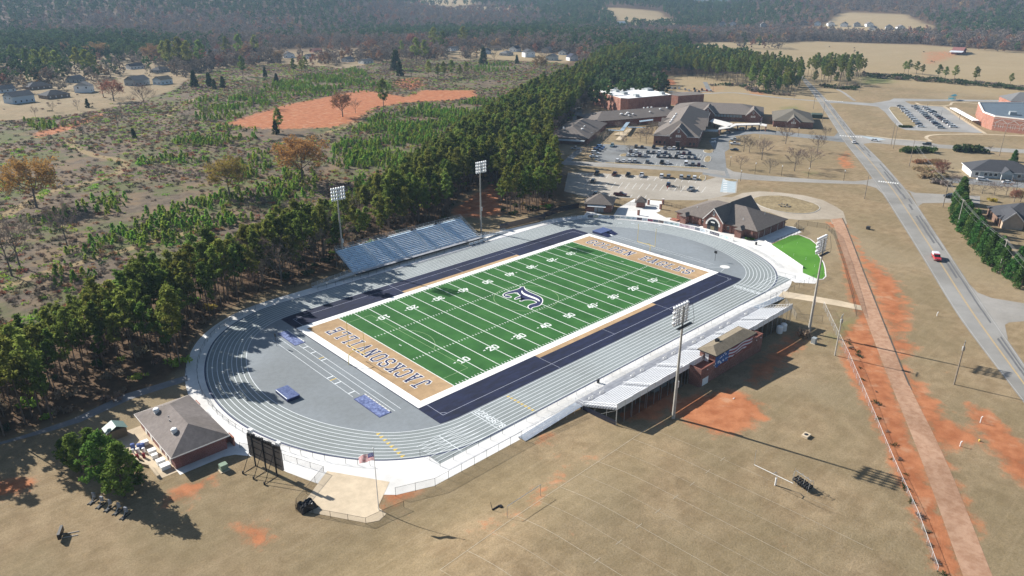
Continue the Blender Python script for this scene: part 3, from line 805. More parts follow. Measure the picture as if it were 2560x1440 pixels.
M_GLASSD = plain('dark_glass', (0.015, 0.02, 0.028), 0.12, 0.0, 0.6)
M_LAMP = plain('lamp_glass', (0.82, 0.86, 0.90), 0.22, 0.35, 0.6)

def brick_mat(name, c0, c1, mortar=(0.36, 0.30, 0.26), sc=1.0):
    m, t, b = _ng(name)
    g = N(t, 'ShaderNodeNewGeometry')
    sx = N(t, 'ShaderNodeSeparateXYZ'); t.links.new(g.outputs['Position'], sx.inputs[0])
    cb = N(t, 'ShaderNodeCombineXYZ')
    t.links.new(fmath(t, 'ADD', sx.outputs[0], sx.outputs[1]), cb.inputs[0]); t.links.new(sx.outputs[2], cb.inputs[1])
    br = N(t, 'ShaderNodeTexBrick')
    br.inputs['Scale'].default_value = 1.0; br.inputs['Brick Width'].default_value = 0.24 * sc; br.inputs['Row Height'].default_value = 0.08 * sc; br.inputs['Mortar Size'].default_value = 0.008 * sc
    br.inputs['Color1'].default_value = (*c0, 1); br.inputs['Color2'].default_value = (*c1, 1); br.inputs['Mortar'].default_value = (*mortar, 1)
    t.links.new(cb.outputs[0], br.inputs['Vector'])
    n = noise(t, g.outputs['Position'], 0.35, 5, 0.6)
    c = mixc(t, ramp(t, n, 0.35, 0.7), br.outputs['Color'], mixc(t, 1.0, br.outputs['Color'], (0.72, 0.70, 0.70), 'MULTIPLY'))
    t.links.new(c, b.inputs['Base Color']); b.inputs['Roughness'].default_value = 0.9
    MATS[name] = m
    return m
M_BRICK = brick_mat('red_brick', (0.230, 0.072, 0.045), (0.180, 0.050, 0.034))
M_BRICKO = brick_mat('orange_brick', (0.36, 0.125, 0.070), (0.30, 0.095, 0.055))
def shingle_mat(name, col, var=0.16):
    m, t, b = _ng(name)
    p = wpos(t)
    sx = N(t, 'ShaderNodeSeparateXYZ'); t.links.new(p, sx.inputs[0])
    row = fmath(t, 'FRACT', fmath(t, 'MULTIPLY', sx.outputs[2], 7.0))
    n1 = noise(t, p, 1.6, 5, 0.7); n2 = noise(t, p, 0.18, 3, 0.5)
    c = mixc(t, ramp(t, n1, 0.3, 0.7), tuple(q * (1 - var) for q in col), tuple(q * (1 + var) for q in col))
    c = mixc(t, fmath(t, 'MULTIPLY', ramp(t, row, 0.78, 1.0), 0.35), c, tuple(q * 0.55 for q in col))
    c = mixc(t, fmath(t, 'MULTIPLY', ramp(t, n2, 0.4, 0.7), 0.35), c, mixc(t, 1.0, c, (0.78, 0.78, 0.80), 'MULTIPLY'))
    t.links.new(c, b.inputs['Base Color']); b.inputs['Roughness'].default_value = 0.92; b.inputs['Specular IOR Level'].default_value = 0.2
    MATS[name] = m
    return m
M_SHINGLE = shingle_mat('brown_shingle', (0.165, 0.143, 0.128))
M_SHINGLE2 = shingle_mat('tan_shingle', (0.215, 0.180, 0.130))
M_SHINGLE3 = shingle_mat('charcoal_shingle', (0.060, 0.062, 0.070))
M_SHINGLE4 = shingle_mat('grey_shingle', (0.150, 0.150, 0.152))

def chain_mat(name, col, dens):
    m = bpy.data.materials.new(name); m.use_nodes = True; t = m.node_tree; t.nodes.clear()
    out = N(t, 'ShaderNodeOutputMaterial'); b = N(t, 'ShaderNodeBsdfPrincipled'); tr = N(t, 'ShaderNodeBsdfTransparent'); mx = N(t, 'ShaderNodeMixShader')
    b.inputs['Base Color'].default_value = (*col, 1); b.inputs['Roughness'].default_value = 0.5; b.inputs['Metallic'].default_value = 0.3
    mx.inputs[0].default_value = dens
    t.links.new(tr.outputs[0], mx.inputs[1]); t.links.new(b.outputs[0], mx.inputs[2]); t.links.new(mx.outputs[0], out.inputs[0])
    return m
M_CHAIN = chain_mat('chain_link', (0.40, 0.42, 0.44), 0.13)
M_CHAINB = chain_mat('black_chain_link', (0.015, 0.015, 0.018), 0.22)
M_SCREEN = chain_mat('privacy_screen', (0.018, 0.022, 0.045), 0.90)

def fence(name, pts, h, label, mesh_m, post_m, spacing=3.0, z=0.0, r=0.035, rail=True, low=False, group=None):
    """posts, rails and wire of one chain link fence along a polyline"""
    P = [Vector((p[0], p[1], z if len(p) < 3 else p[2])) for p in pts]
    root = thing(name, label, 'fence', P[0], group=group)
    pm = MB().tube((0, 0, 0), (0, 0, h + 0.06), r, k=6).mesh('post', post_m)
    rl = MB(); wire = MB()
    def post(q): link('post', pm, root, q - P[0])
    post(P[0])
    for a, b in zip(P, P[1:]):
        L = (b - a).length; n = max(1, round(L / spacing))
        for i in range(1, n + 1): post(a.lerp(b, i / n))
        if rail: rl.tube(a + Vector((0, 0, h)), b + Vector((0, 0, h)), r * 0.75, k=5)
        if low: rl.tube(a + Vector((0, 0, 0.12)), b + Vector((0, 0, 0.12)), r * 0.6, k=4)
        for i in range(n):
            u, v = a.lerp(b, i / n), a.lerp(b, (i + 1) / n)
            wire.face([u + Vector((0, 0, 0.05)), v + Vector((0, 0, 0.05)), v + Vector((0, 0, h - 0.02)), u + Vector((0, 0, h - 0.02))])
    if rl.v: rl.build('rail', post_m, root)
    wire.build('chain_link', mesh_m, root)
    return root

# ---------------------------------------------------------------- bleachers
def bleacher(name, label, x0, x1, yf, sy, rows, depth, z0, rise, aisles, aw, back_h, deck_w, back='rail', seat_m=None):
    """rows climb away from the pitch (sy = +1 or -1); each bench and footboard of a section is a part of its own"""
    root = thing(name, label, 'bleacher', ((x0 + x1) / 2, yf, 0))
    sm = seat_m or surf('blue_bench', (0.82, 0.87, 0.92), 0.12, 1.0, 0.4, metal=0.15)  # default seat colour carries a painted tint of reflected sky
    cuts = [x0] + [c for a in aisles for c in (a - aw / 2, a + aw / 2)] + [x1]
    secs = [(cuts[i], cuts[i + 1]) for i in range(0, len(cuts), 2)]
    Y = lambda d: yf + sy * d
    def bx(mb, xa, xb, d0, d1, za, zb): mb.box(xa, xb, min(Y(d0), Y(d1)), max(Y(d0), Y(d1)), za, zb)
    mb = MB(); bx(mb, x0, x1, 0, deck_w, z0 - 0.12, z0); mb.build('walkway', M_DECK, root)
    mb = MB(); bx(mb, x0, x1, -0.03, 0.0, z0 - 0.5, z0 - 0.003); mb.build('walkway_skirt', M_DARKST, root)
    for r_ in range(rows):
        d = deck_w + r_ * depth; z = z0 + 0.10 + rise * r_
        fb = MB(); bx(fb, x0, x1, d, d + depth - 0.024, z - 0.04, z); bx(fb, x0, x1, d - 0.02, d - 0.003, z - rise + 0.0, z - 0.045); fb.build('footboard', M_SKYDECK if back == 'rail' else M_DECK, root)
        for xa, xb in secs:
            s_ = MB(); bx(s_, xa, xb, d + depth - 0.29, d + depth - 0.01, z + 0.36, z + 0.42)
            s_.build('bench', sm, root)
        br = MB()
        k = int((x1 - x0) / 2.0)
        for i in range(k + 1):
            x = x0 + 0.1 + (x1 - x0 - 0.2) * i / k
            if not any(abs(x - a) < aw / 2 for a in aisles): bx(br, x - .03, x + .03, d + depth - 0.2, d + depth - 0.12, z, z + 0.36)
        br.build('bench_brackets', M_STEEL, root)['kind'] = 'stuff'
    ztop = z0 + 0.10 + rise * rows; dend = deck_w + rows * depth
    # aisle steps and handrails
    for a in aisles:
        st = MB()
        for r_ in range(rows):
            d = deck_w + r_ * depth; z = z0 + 0.10 + rise * r_
            bx(st, a - aw / 2 + 0.05, a + aw / 2 - 0.05, d - depth * .42 if r_ else d - .3, d - 0.03, z - rise, z - rise / 2)
        st.build('aisle_steps', M_ALUW, root)['kind'] = 'stuff'
        hr = MB()
        for r_ in range(1, rows - 1):
            d = deck_w + r_ * depth; z = z0 + 0.10 + rise * r_
            hr.tube((a, Y(d), z), (a, Y(d), z + 0.9), 0.03, k=5); hr.tube((a, Y(d + depth), z + rise), (a, Y(d + depth), z + rise + 0.9), 0.03, k=5)
            hr.tube((a, Y(d), z + 0.9), (a, Y(d + depth), z + rise + 0.9), 0.03, k=5); hr.tube((a, Y(d), z + 0.5), (a, Y(d + depth), z + rise + 0.5), 0.025, k=4)
        hr.build('aisle_handrail', M_ALUW, root)
    # front guard rail
    fr = MB(); n = int((x1 - x0) / 2.4)
    for i in range(n + 1):
        x = x0 + (x1 - x0) * i / n; fr.tube((x, Y(0.05), z0), (x, Y(0.05), z0 + 1.05), 0.03, k=5)
    for hh in (0.55, 1.05): fr.tube((x0, Y(0.05), z0 + hh), (x1, Y(0.05), z0 + hh), 0.028, k=5)
    fr.build('front_rail', M_ALUW, root)
    wv = MB(); wv.face([(x0, Y(0.08), z0 + .05), (x1, Y(0.08), z0 + .05), (x1, Y(0.08), z0 + 1.02), (x0, Y(0.08), z0 + 1.02)]); wv.build('rail_mesh', M_CHAIN, root)
    # end rails
    for xe in (x0, x1):
        er = MB()
        for r_ in range(0, rows + 1):
            d = deck_w + r_ * depth; z = z0 + 0.1 + rise * r_
            er.tube((xe, Y(d), z), (xe, Y(d), z + 1.1), 0.028, k=5)
        for hh in (0.5, 1.1): er.tube((xe, Y(0), z0 + hh), (xe, Y(deck_w), z0 + hh), 0.028, k=5); er.tube((xe, Y(deck_w), z0 + hh), (xe, Y(dend), ztop + hh), 0.028, k=5)
        er.build('end_rail', M_ALUW, root)
        em = MB(); em.face([(xe, Y(deck_w), z0 + .1), (xe, Y(dend), ztop), (xe, Y(dend), ztop + 1.05), (xe, Y(deck_w), z0 + 1.0)]); em.build('end_mesh', M_CHAIN, root)
    # understructure
    k = int((x1 - x0) / 4.5)
    for i in range(k + 1):
        x = x0 + 0.15 + (x1 - x0 - 0.3) * i / k
        lg = MB()
        for d in (deck_w * .5, deck_w + rows * depth * .35, deck_w + rows * depth * .7, dend - .15):
            zt = z0 - 0.15 if d <= deck_w else z0 + 0.05 + rise * (d - deck_w) / depth - 0.15
            lg.tube((x, Y(d), 0), (x, Y(d), max(.2, zt)), 0.05, k=5)
        lg.tube((x, Y(deck_w), z0 - .2), (x, Y(dend), ztop - .35), 0.06, k=5)
        lg.tube((x, Y(deck_w + rows * depth * .35), .1), (x, Y(dend - .2), ztop - .5), 0.035, k=4)
        lg.build('support_frame', M_STEEL, root)
    if back == 'panel':
        npan = int((x1 - x0) / 2.45)
        for i in range(npan):
            xa = x0 + (x1 - x0) * i / npan; xb = x0 + (x1 - x0) * (i + 1) / npan
            pn = MB(); bx(pn, xa + .03, xb - .03, dend, dend + 0.04, ztop - 0.15, ztop + back_h - .12 * (i % 2)); pn.build('back_panel', M_WHITE, root)
        ps = MB()
        for i in range(npan + 1):
            x = x0 + (x1 - x0) * i / npan; ps.tube((x, Y(dend + .09), 0), (x, Y(dend + .09), ztop + back_h + .05), 0.045, k=5)
        ps.build('back_posts', M_STEEL, root)['kind'] = 'stuff'
        dm = MB(); dm.face([(x0, Y(dend + .02), .05), (x1, Y(dend + .02), .05), (x1, Y(dend + .02), ztop - .2), (x0, Y(dend + .02), ztop - .2)]); dm.build('under_screen', M_CHAINB, root)
        fs = MB(); fs.face([(x0 + .02, Y(.2), .05), (x0 + .02, Y(dend - .1), .05), (x0 + .02, Y(dend - .1), 1.5), (x0 + .02, Y(.2), 1.0)]); fs.build('end_screen', M_SCREEN, root)
    else:
        rr = MB(); n = int((x1 - x0) / 2.2)
        for i in range(n + 1):
            x = x0 + (x1 - x0) * i / n; rr.tube((x, Y(dend), ztop - .6), (x, Y(dend), ztop + back_h), 0.028, k=5)
        for hh in (0.45, back_h): rr.tube((x0, Y(dend), ztop + hh), (x1, Y(dend), ztop + hh), 0.028, k=5)
        rr.build('back_rail', M_STEEL, root)
        bm_ = MB(); bm_.face([(x0, Y(dend), ztop - .1), (x1, Y(dend), ztop - .1), (x1, Y(dend), ztop + back_h), (x0, Y(dend), ztop + back_h)]); bm_.build('back_mesh', M_CHAIN, root)
    return root

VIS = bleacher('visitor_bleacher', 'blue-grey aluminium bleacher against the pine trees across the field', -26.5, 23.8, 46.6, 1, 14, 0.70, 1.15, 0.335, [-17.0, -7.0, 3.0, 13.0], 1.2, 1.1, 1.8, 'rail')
HOME = bleacher('home_bleacher', 'long bright white aluminium bleacher in front of the brick press box', -32.5, 38.6, -48.0, -1, 12, 0.72, 1.05, 0.255, [-20.5, -8.5, 3.5, 15.5, 27.5], 1.2, 1.15, 2.3, 'panel', M_ALUW)
for x in (-30, -26.5, -16, -12.5, -4, -.5, 8, 11.5, 20, 23.5, 32):       # wheelchair companion seats on the front walkway
    mb = MB(); mb.box(x, x + 1.3, -49.7, -49.4, 1.42, 1.47); mb.box(x, x + 1.3, -49.75, -49.71, 1.5, 1.85); mb.box(x + .1, x + .16, -49.7, -49.4, 1.05, 1.42); mb.box(x + 1.14, x + 1.2, -49.7, -49.4, 1.05, 1.42)
    mb.build('companion_bench', M_WHITE, HOME)
# access ramps
def ramp_(name, label, xa, xb, y0, y1, za, zb):
    t = thing(name, label, 'ramp', ((xa + xb) / 2, (y0 + y1) / 2, 0))
    mb = MB(); mb.face([(xa, y0, za), (xb, y0, zb), (xb, y1, zb), (xa, y1, za)] if xa < xb else [(xb, y0, zb), (xa, y0, za), (xa, y1, za), (xb, y1, zb)]); mb.face([(xa, y0, za - .12), (xa, y1, za - .12), (xb, y1, zb - .12), (xb, y0, zb - .12)])
    for y in (y0, y1): mb.face([(xa, y, za - .12), (xb, y, zb - .12), (xb, y, zb), (xa, y, za)])
    mb.build('ramp_deck', M_ALU, t)
    for y in (y0 + .05, y1 - .05):
        r_ = MB(); n = 7
        for i in range(n + 1):
            x = xa + (xb - xa) * i / n; z = za + (zb - za) * i / n; r_.tube((x, y, 0.02), (x, y, z + 1.05), 0.028, k=5)
        for hh in (.5, .8, 1.05): r_.tube((xa, y, za + hh), (xb, y, zb + hh), 0.025, k=5)
        r_.build('handrail', M_ALUW, t)
ramp_('access_ramp', 'sloping metal ramp up to the near end of the home bleacher', -49.0, -32.6, -50.2, -48.2, 0.1, 1.02)
ramp_('access_ramp', 'sloping metal ramp up to the far end of the home bleacher by the crossing path', 52.5, 38.7, -50.2, -48.2, 0.1, 1.02)
ramp_('access_ramp', 'sloping metal ramp at the shaded near end of the visitor bleacher', -40.0, -26.6, 47.2, 49.0, 0.1, 1.12)
ramp_('access_ramp', 'sloping metal ramp at the far end of the visitor bleacher beside the light pole', 37.0, 23.9, 47.2, 49.0, 0.1, 1.12)

# ---------------------------------------------------------------- roofs and walls
def hip_faces(mb, x0, x1, y0, y1, ze, zr, axis='y', inset=None, oh=0.5):
    x0 -= oh; x1 += oh; y0 -= oh; y1 += oh
    if axis == 'y':
        c = (x0 + x1) / 2; i_ = (x1 - x0) / 2 if inset is None else inset
        a, b = (c, y0 + i_, zr), (c, y1 - i_, zr)
        P = [(x0, y0, ze), (x1, y0, ze), (x1, y1, ze), (x0, y1, ze)]
        mb.face([P[0], P[1], a]); mb.face([P[1], P[2], b, a]); mb.face([P[2], P[3], b]); mb.face([P[3], P[0], a, b])
    else:
        c = (y0 + y1) / 2; i_ = (y1 - y0) / 2 if inset is None else inset
        a, b = (x0 + i_, c, zr), (x1 - i_, c, zr)
        P = [(x0, y0, ze), (x1, y0, ze), (x1, y1, ze), (x0, y1, ze)]
        mb.face([P[3], P[0], a]); mb.face([P[0], P[1], b, a]); mb.face([P[1], P[2], b]); mb.face([P[2], P[3], a, b])
    mb.face(P[::-1])
    return a, b
def fascia(mb, x0, x1, y0, y1, z, oh=0.5, h=0.22, t=0.06):
    x0 -= oh; x1 += oh; y0 -= oh; y1 += oh
    mb.box(x0 - t, x1 + t, y0 - t, y0, z - h, z - .01); mb.box(x0 - t, x1 + t, y1, y1 + t, z - h, z - .01)
    mb.box(x0 - t, x0, y0, y1, z - h, z - .01); mb.box(x1, x1 + t, y0, y1, z - h, z - .01)
def gable_faces(mb, x0, x1, y0, y1, ze, zr, axis, oh=0.35):
    """two roof slopes; ridge along axis"""
    if axis == 'x':
        c = (y0 + y1) / 2; s = (zr - ze) / (c - y0); y0 -= oh; y1 += oh; ze -= oh * s; x0 -= oh; x1 += oh
        mb.face([(x0, y0, ze), (x1, y0, ze), (x1, c, zr), (x0, c, zr)]); mb.face([(x1, y1, ze), (x0, y1, ze), (x0, c, zr), (x1, c, zr)])
    else:
        c = (x0 + x1) / 2; s = (zr - ze) / (c - x0); x0 -= oh; x1 += oh; ze -= oh * s; y0 -= oh; y1 += oh
        mb.face([(x0, y1, ze), (x0, y0, ze), (c, y0, zr), (c, y1, zr)]); mb.face([(x1, y0, ze), (x1, y1, ze), (c, y1, zr), (c, y0, zr)])

# ---------------------------------------------------------------- press box
def mural_mat():
    m, t, b = _ng('flag_mural')
    p = wpos(t)
    sx = N(t, 'ShaderNodeSeparateXYZ'); t.links.new(p, sx.inputs[0])
    X, Z = sx.outputs[0], sx.outputs[2]
    u_ = fmath(t, 'DIVIDE', fmath(t, 'ADD', X, 2.3), 15.6)
    wav = fmath(t, 'MULTIPLY', fmath(t, 'SINE', fmath(t, 'MULTIPLY', u_, 15.0)), 0.22)
    v = fmath(t, 'ADD', Z, wav)
    st = fmath(t, 'GREATER_THAN', fmath(t, 'FRACT', fmath(t, 'MULTIPLY', v, 1.25)), 0.48)
    nn = noise(t, p, 0.9, 4, 0.6)
    c = mixc(t, st, (0.26, 0.028, 0.05), (0.60, 0.62, 0.68))
    vor = N(t, 'ShaderNodeTexVoronoi'); vor.inputs['Scale'].default_value = 1.25; t.links.new(p, vor.inputs['Vector'])
    star = fmath(t, 'LESS_THAN', vor.outputs['Distance'], 0.30)
    bl = mixc(t, star, mixc(t, nn, (0.02, 0.06, 0.24), (0.05, 0.16, 0.42)), (0.66, 0.72, 0.82))
    c = mixc(t, fmath(t, 'LESS_THAN', fmath(t, 'ADD', u_, fmath(t, 'MULTIPLY', nn, 0.12)), 0.40), c, bl)
    # torn edge: fades into the brick
    em = fmath(t, 'ADD', fmath(t, 'MULTIPLY_ADD', nn, 1.6, -0.8), fmath(t, 'SUBTRACT', Z, fmath(t, 'MULTIPLY_ADD', u_, 1.1, 3.0)))
    c = mixc(t, ramp(t, em, -0.15, 0.15), (0.20, 0.058, 0.038), c)
    t.links.new(c, b.inputs['Base Color']); b.inputs['Roughness'].default_value = 0.8
    return m
PB = thing('press_box', 'red brick press box with a waving flag mural on its back wall', 'press box', (5.3, -60.1, 0))
mb = MB()
mb.box(-7.7, 18.3, -62.0, -59.05, 0, 4.05)
for a in ((-7.7, 18.3, -62.0, -61.7), (-7.7, -7.4, -61.7, -59.05), (18.0, 18.3, -61.7, -59.05)): mb.box(*a, 4.05, 4.75)
mb.build('lower_wall', M_BRICK, PB)
mb = MB(); mb.box(-2.4, 13.9, -61.96, -58.0, 4.75, 6.45); mb.build('booth_wall', M_BRICK, PB)
mb = MB(); mb.face([(-2.4, -62.02, 2.9), (13.3, -62.02, 2.9), (13.3, -62.02, 6.42), (-2.4, -62.02, 6.42)]); mb.build('flag_mural', mural_mat(), PB)
mb = MB(); hip_faces(mb, -2.4, 13.9, -61.95, -58.0, 6.45, 7.35, 'x', oh=0.45); PBR = mb.build('roof', M_SHINGLE2, PB)
mb = MB(); fascia(mb, -2.4, 13.9, -61.95, -58.0, 6.45, oh=0.45); mb.build('fascia', M_DARKST, PBR)
mb = MB(); mb.box(-6.9, -4.6, -62.03, -62.0, 0.15, 2.15); o = mb.build('garage_door', M_WHITE, PB)
for k in range(6):
    x = -1.2 + k * 2.5; mb = MB(); mb.box(x, x + 2.1, -57.99, -57.95, 5.1, 6.15); mb.build('window', M_GLASSD, PB)
mb = MB(); mb.box(-2.45, -2.41, -60.3, -59.4, 4.1, 6.1); mb.build('door', M_WHITE, PB)
for x in (-5.5, -2.9, 15.2, 17.2):
    mb = MB(); mb.box(x, x + .22, -62.15, -62.0, 3.9, 4.1); mb.build('wall_light', M_WHITE, PB)
mb = MB(); mb.box(2.0, 2.9, -59.5, -58.9, 6.9, 7.7); mb.box(2.15, 2.75, -59.0, -58.7, 7.1, 7.6); solo(mb, 'loudspeaker', M_BLACK, 'black loudspeaker horn mounted on the press box roof', 'loudspeaker')
# a line of small pale script below the mural
mb = MB(); rnd = random.Random(3)
for k in range(20):
    x = 1.2 + k * 0.42
    if k in (6, 11): continue
    mb.box(x, x + .07, -62.045, -62.03, 2.55 + .03 * k, 2.55 + .03 * k + rnd.uniform(.25, .5)); mb.box(x + .08, x + .30, -62.045, -62.03, 2.55 + .03 * k, 2.62 + .03 * k)
    if k % 2: mb.box(x + .08, x + .26, -62.045, -62.03, 2.74 + .03 * k, 2.80 + .03 * k)
mb.build('script_lettering', plain('faded_script', (0.42, 0.22, 0.20), 0.8), PB)['kind'] = 'stuff'
# ---------------------------------------------------------------- field house
FH = thing('field_house', 'red brick field house with arched gable entrance behind the far bend', 'building', (104.0, -1.6, 0))
mb = MB(); mb.box(94.0, 114.6, -17.9, 15.0, 0, 3.2); mb.build('wall', M_BRICK, FH)
mb = MB(); hip_faces(mb, 94.0, 114.6, -17.9, 15.0, 3.2, 7.7, 'y', inset=11.2, oh=0.6); FHR = mb.build('roof', M_SHINGLE, FH)
mb = MB(); fascia(mb, 94.0, 114.6, -17.9, 15.0, 3.2, oh=0.6); mb.build('fascia', plain('brown_trim', (0.09, 0.07, 0.06), 0.6), FHR)
mb = MB(); gable_faces(mb, 92.4, 104.0, -5.5, 2.3, 4.0, 8.3, 'x', oh=0.3); mb.build('entrance_gable_roof', M_SHINGLE, FHR)
mb = MB(); gable_faces(mb, 104.0, 117.0, -6.2, 3.0, 3.6, 8.5, 'x', oh=0.3); mb.build('rear_gable_roof', M_SHINGLE, FHR)
def gable_wall(mb, x, y0, y1, z0, ze, zr, t=0.3):
    c = (y0 + y1) / 2
    P = [(y0, z0), (y1, z0), (y1, ze), (c, zr), (y0, ze)]
    mb.face([(x, a, b) for a, b in P][::-1]); mb.face([(x + t, a, b) for a, b in P])
    for i in range(5):
        (a, b), (c_, d) = P[i], P[(i + 1) % 5]; mb.face([(x, a, b), (x, c_, d), (x + t, c_, d), (x + t, a, b)])
mb = MB(); gable_wall(mb, 92.4, -5.5, 2.3, 0, 4.0, 8.15); mb.box(92.7, 94.0, -5.5, -5.2, 0, 4.0); mb.box(92.7, 94.0, 2.0, 2.3, 0, 4.0); mb.build('entrance_wall', M_BRICK, FH)
mb = MB(); gable_wall(mb, 116.8, -6.0, 2.8, 0, 3.6, 8.3); mb.build('rear_gable_wall', M_BRICK, FH)
M_TRIM = plain('cream_trim', (0.74, 0.70, 0.66), 0.6)
for sgn in (-1, 1):                      # white rake boards
    for x, yy, ze, zr, nm in ((92.02, 3.9, 4.0, 8.3, 'rake_board'), (117.32, 4.6, 3.6, 8.5, 'rake_board')):
        c = -1.6; s = (zr - ze) / yy
        mb = MB(); a = c + sgn * (yy + .35); za = ze - .35 * s
        mb.face([(x, c, zr - .02), (x, a, za - .02), (x, a, za - .42), (x, c, zr - .42)]); mb.face([(x + .08, c, zr - .02), (x + .08, c, zr - .42), (x + .08, a, za - .42), (x + .08, a, za - .02)])
        mb.face([(x, c, zr - .02), (x + .08, c, zr - .02), (x + .08, a, za - .02), (x, a, za - .02)])
        mb.build(nm, M_TRIM, FHR)
# arched window and white arch
mb = MB(); k = 18
for i in range(k):
    t0, t1 = math.pi * i / k, math.pi * (i + 1) / k
    P = [(-1.6 + r_ * math.cos(t), 1.75 + r_ * math.sin(t)) for r_, t in ((2.35, t0), (3.0, t0), (3.0, t1), (2.35, t1))]
    mb.face([(92.34, a, b) for a, b in P])
mb.build('stone_arch', M_TRIM, FH)
mb = MB(); mb.face([(92.36, -1.6 + 2.33 * math.cos(math.pi * i / k), 1.75 + 2.33 * math.sin(math.pi * i / k)) for i in range(k + 1)] + [(92.36, -3.93, 0.1), (92.36, .73, 0.1)]); AW = mb.build('arched_window', M_GLASSD, FH)
mb = MB()
for y in (-3.2, -2.4, -.8, 0.0): mb.box(92.28, 92.33, y - .06, y + .06, .1, 3.4)
for z in (1.55, 2.6): mb.box(92.27, 92.32, -3.9, .7, z, z + .12)
mb.build('window_frame', M_BLACK, AW)
mb = MB(); mb.box(92.26, 92.3, -2.35, -.85, .15, 1.5); mb.build('entrance_door', plain('door_bronze', (.22, .19, .12), .3, .4), FH)
mb = MB(); mb.box(92.24, 92.3, -2.4, -.8, 2.75, 3.2); mb.build('entrance_sign', M_WHITE, FH)
mb = MB(); mb.box(92.3, 92.38, -1.95, -1.25, 5.35, 7.0); mb.build('gable_window_frame', M_TRIM, FH)
mb = MB(); mb.box(92.26, 92.31, -1.78, -1.42, 5.55, 6.8); mb.build('gable_window', M_GLASSD, FH)
for y0, y1 in ((-13.6, -11.2), (9.2, 11.6)):    # small projecting bays with hipped caps
    mb = MB(); mb.box(91.2, 94.0, y0, y1, 0, 2.9); mb.build('bay_wall', M_BRICK, FH)
    mb = MB(); hip_faces(mb, 91.2, 95.5, y0, y1, 2.95, 4.0, 'x', oh=0.45); mb.build('bay_roof', M_SHINGLE, FHR)
for y in (-8.0, 4.6, -16.4, 13.4, -10.2, 7.6):
    mb = MB(); mb.box(93.55, 94.0, y - .4, y + .4, 0, 3.1); mb.build('pilaster', M_BRICK, FH)
for y in (-7.0, 3.4):
    mb = MB(); mb.box(93.93, 93.99, y - .5, y + .5, 1.0, 2.1); w_ = mb.build('window', M_GLASSD, FH)
    mb = MB(); mb.box(93.90, 93.98, y - .62, y + .62, 2.1, 2.25); mb.build('lintel', M_TRIM, w_)
for x in (95.6, 99.5, 104.0, 109.0, 113.2):
    mb = MB(); mb.tube((x, -17.98, 0), (x, -17.98, 3.1), .06, k=6); mb.build('downpipe', M_TRIM, FH)
for x, z in ((107.5, 6.1), (110.0, 5.2)):
    mb = MB(); mb.tube((x, -13.2, z - .9), (x, -13.2, z + .25), .12, k=8); mb.build('roof_vent', M_STEEL, FHR)
for x, y in ((98.0, 9.0), (97.3, -10.5)):
    mb = MB(); mb.tube((x, y, 4.4), (x, y, 5.55), .09, k=8); mb.build('roof_vent', M_WHITE, FHR)
mb = MB(); mb.box(91.5, 93.6, 13.2, 16.2, 0.03, .55); solo(mb, 'planter_wall', M_BRICKO, 'low orange brick planter wall at the left corner of the field house', 'planter')

# ---------------------------------------------------------------- concession building and ticket booth (turned to the gate plaza)
def local_building(name, label, cat, c, rz, L, W, h, zr, wall_m, roof_m, oh=0.6, axis='x', inset=None):
    t = thing(name, label, cat, (c[0], c[1], 0), rz)
    mb = MB(); mb.box(-L / 2, L / 2, -W / 2, W / 2, 0, h); mb.build('wall', wall_m, t, world=False)
    mb = MB(); hip_faces(mb, -L / 2, L / 2, -W / 2, W / 2, h, zr, axis, inset=inset, oh=oh); r_ = mb.build('roof', roof_m, t, world=False)
    mb = MB(); fascia(mb, -L / 2, L / 2, -W / 2, W / 2, h, oh=oh); mb.build('fascia', plain('brown_trim', (0.09, 0.07, 0.06), 0.6), r_, world=False)
    return t, r_
CS, csr = local_building('concession_stand', 'small brick concession stand with grey hip roof and white serving awning', 'building', (83.9, 44.4), R(-57), 10.2, 9.6, 3.3, 6.3, M_BRICK, M_SHINGLE)
mb = MB(); mb.face([(-4.2, -4.85, 3.0), (3.0, -4.85, 3.0), (3.0, -6.1, 2.45), (-4.2, -6.1, 2.45)][::-1]); mb.face([(-4.2, -4.85, 2.95), (-4.2, -6.1, 2.40), (3.0, -6.1, 2.40), (3.0, -4.85, 2.95)][::-1]); mb.build('awning', M_WHITE, CS, world=False)
for x in (-1.5, -.2, 1.0):
    mb = MB(); mb.box(x, x + 1.1, -4.84, -4.8, .1, 2.2); mb.build('serving_door', surf('grey_door', (.35, .36, .37), .1), CS, world=False)
for y in (-2.4, 1.8):
    mb = MB(); mb.box(5.11, 5.15, y, y + 1.0, 1.0, 2.2); mb.build('window', M_TRIM, CS, world=False)
TB, tbr = local_building('ticket_booth', 'tiny brick ticket booth with pyramid roof on the white gate plaza', 'booth', (98.4, 35.3), R(-55), 3.4, 3.2, 2.35, 4.3, M_BRICK, M_SHINGLE, oh=.6)
mb = MB()
for sx in (-1, 1): mb.tube((sx * 1.9, -2.1, 0), (sx * 1.9, -2.1, 2.3), .07, k=6)
mb.build('porch_post', M_TRIM, TB, world=False)['kind'] = 'stuff'
for i, (px, py, lb) in enumerate(((1621, 512, 'beside the ticket booth'), (1596, 538, 'at the middle of the track fence'), (1651, 523, 'at the right end of the gate plaza, nearer'), (1657, 511, 'at the right end of the gate plaza, farther'))):
    p = G(px, py); mb = MB(); mb.box(p.x - .35, p.x + .35, p.y - .35, p.y + .35, 0.03, 2.2); mb.cur = 1; mb.box(p.x - .42, p.x + .42, p.y - .42, p.y + .42, 2.203, 2.32)
    solo(mb, 'gate_pillar', [M_BRICK, M_TRIM], 'square red brick gate pillar ' + lb, 'pillar', 'gate pillars')
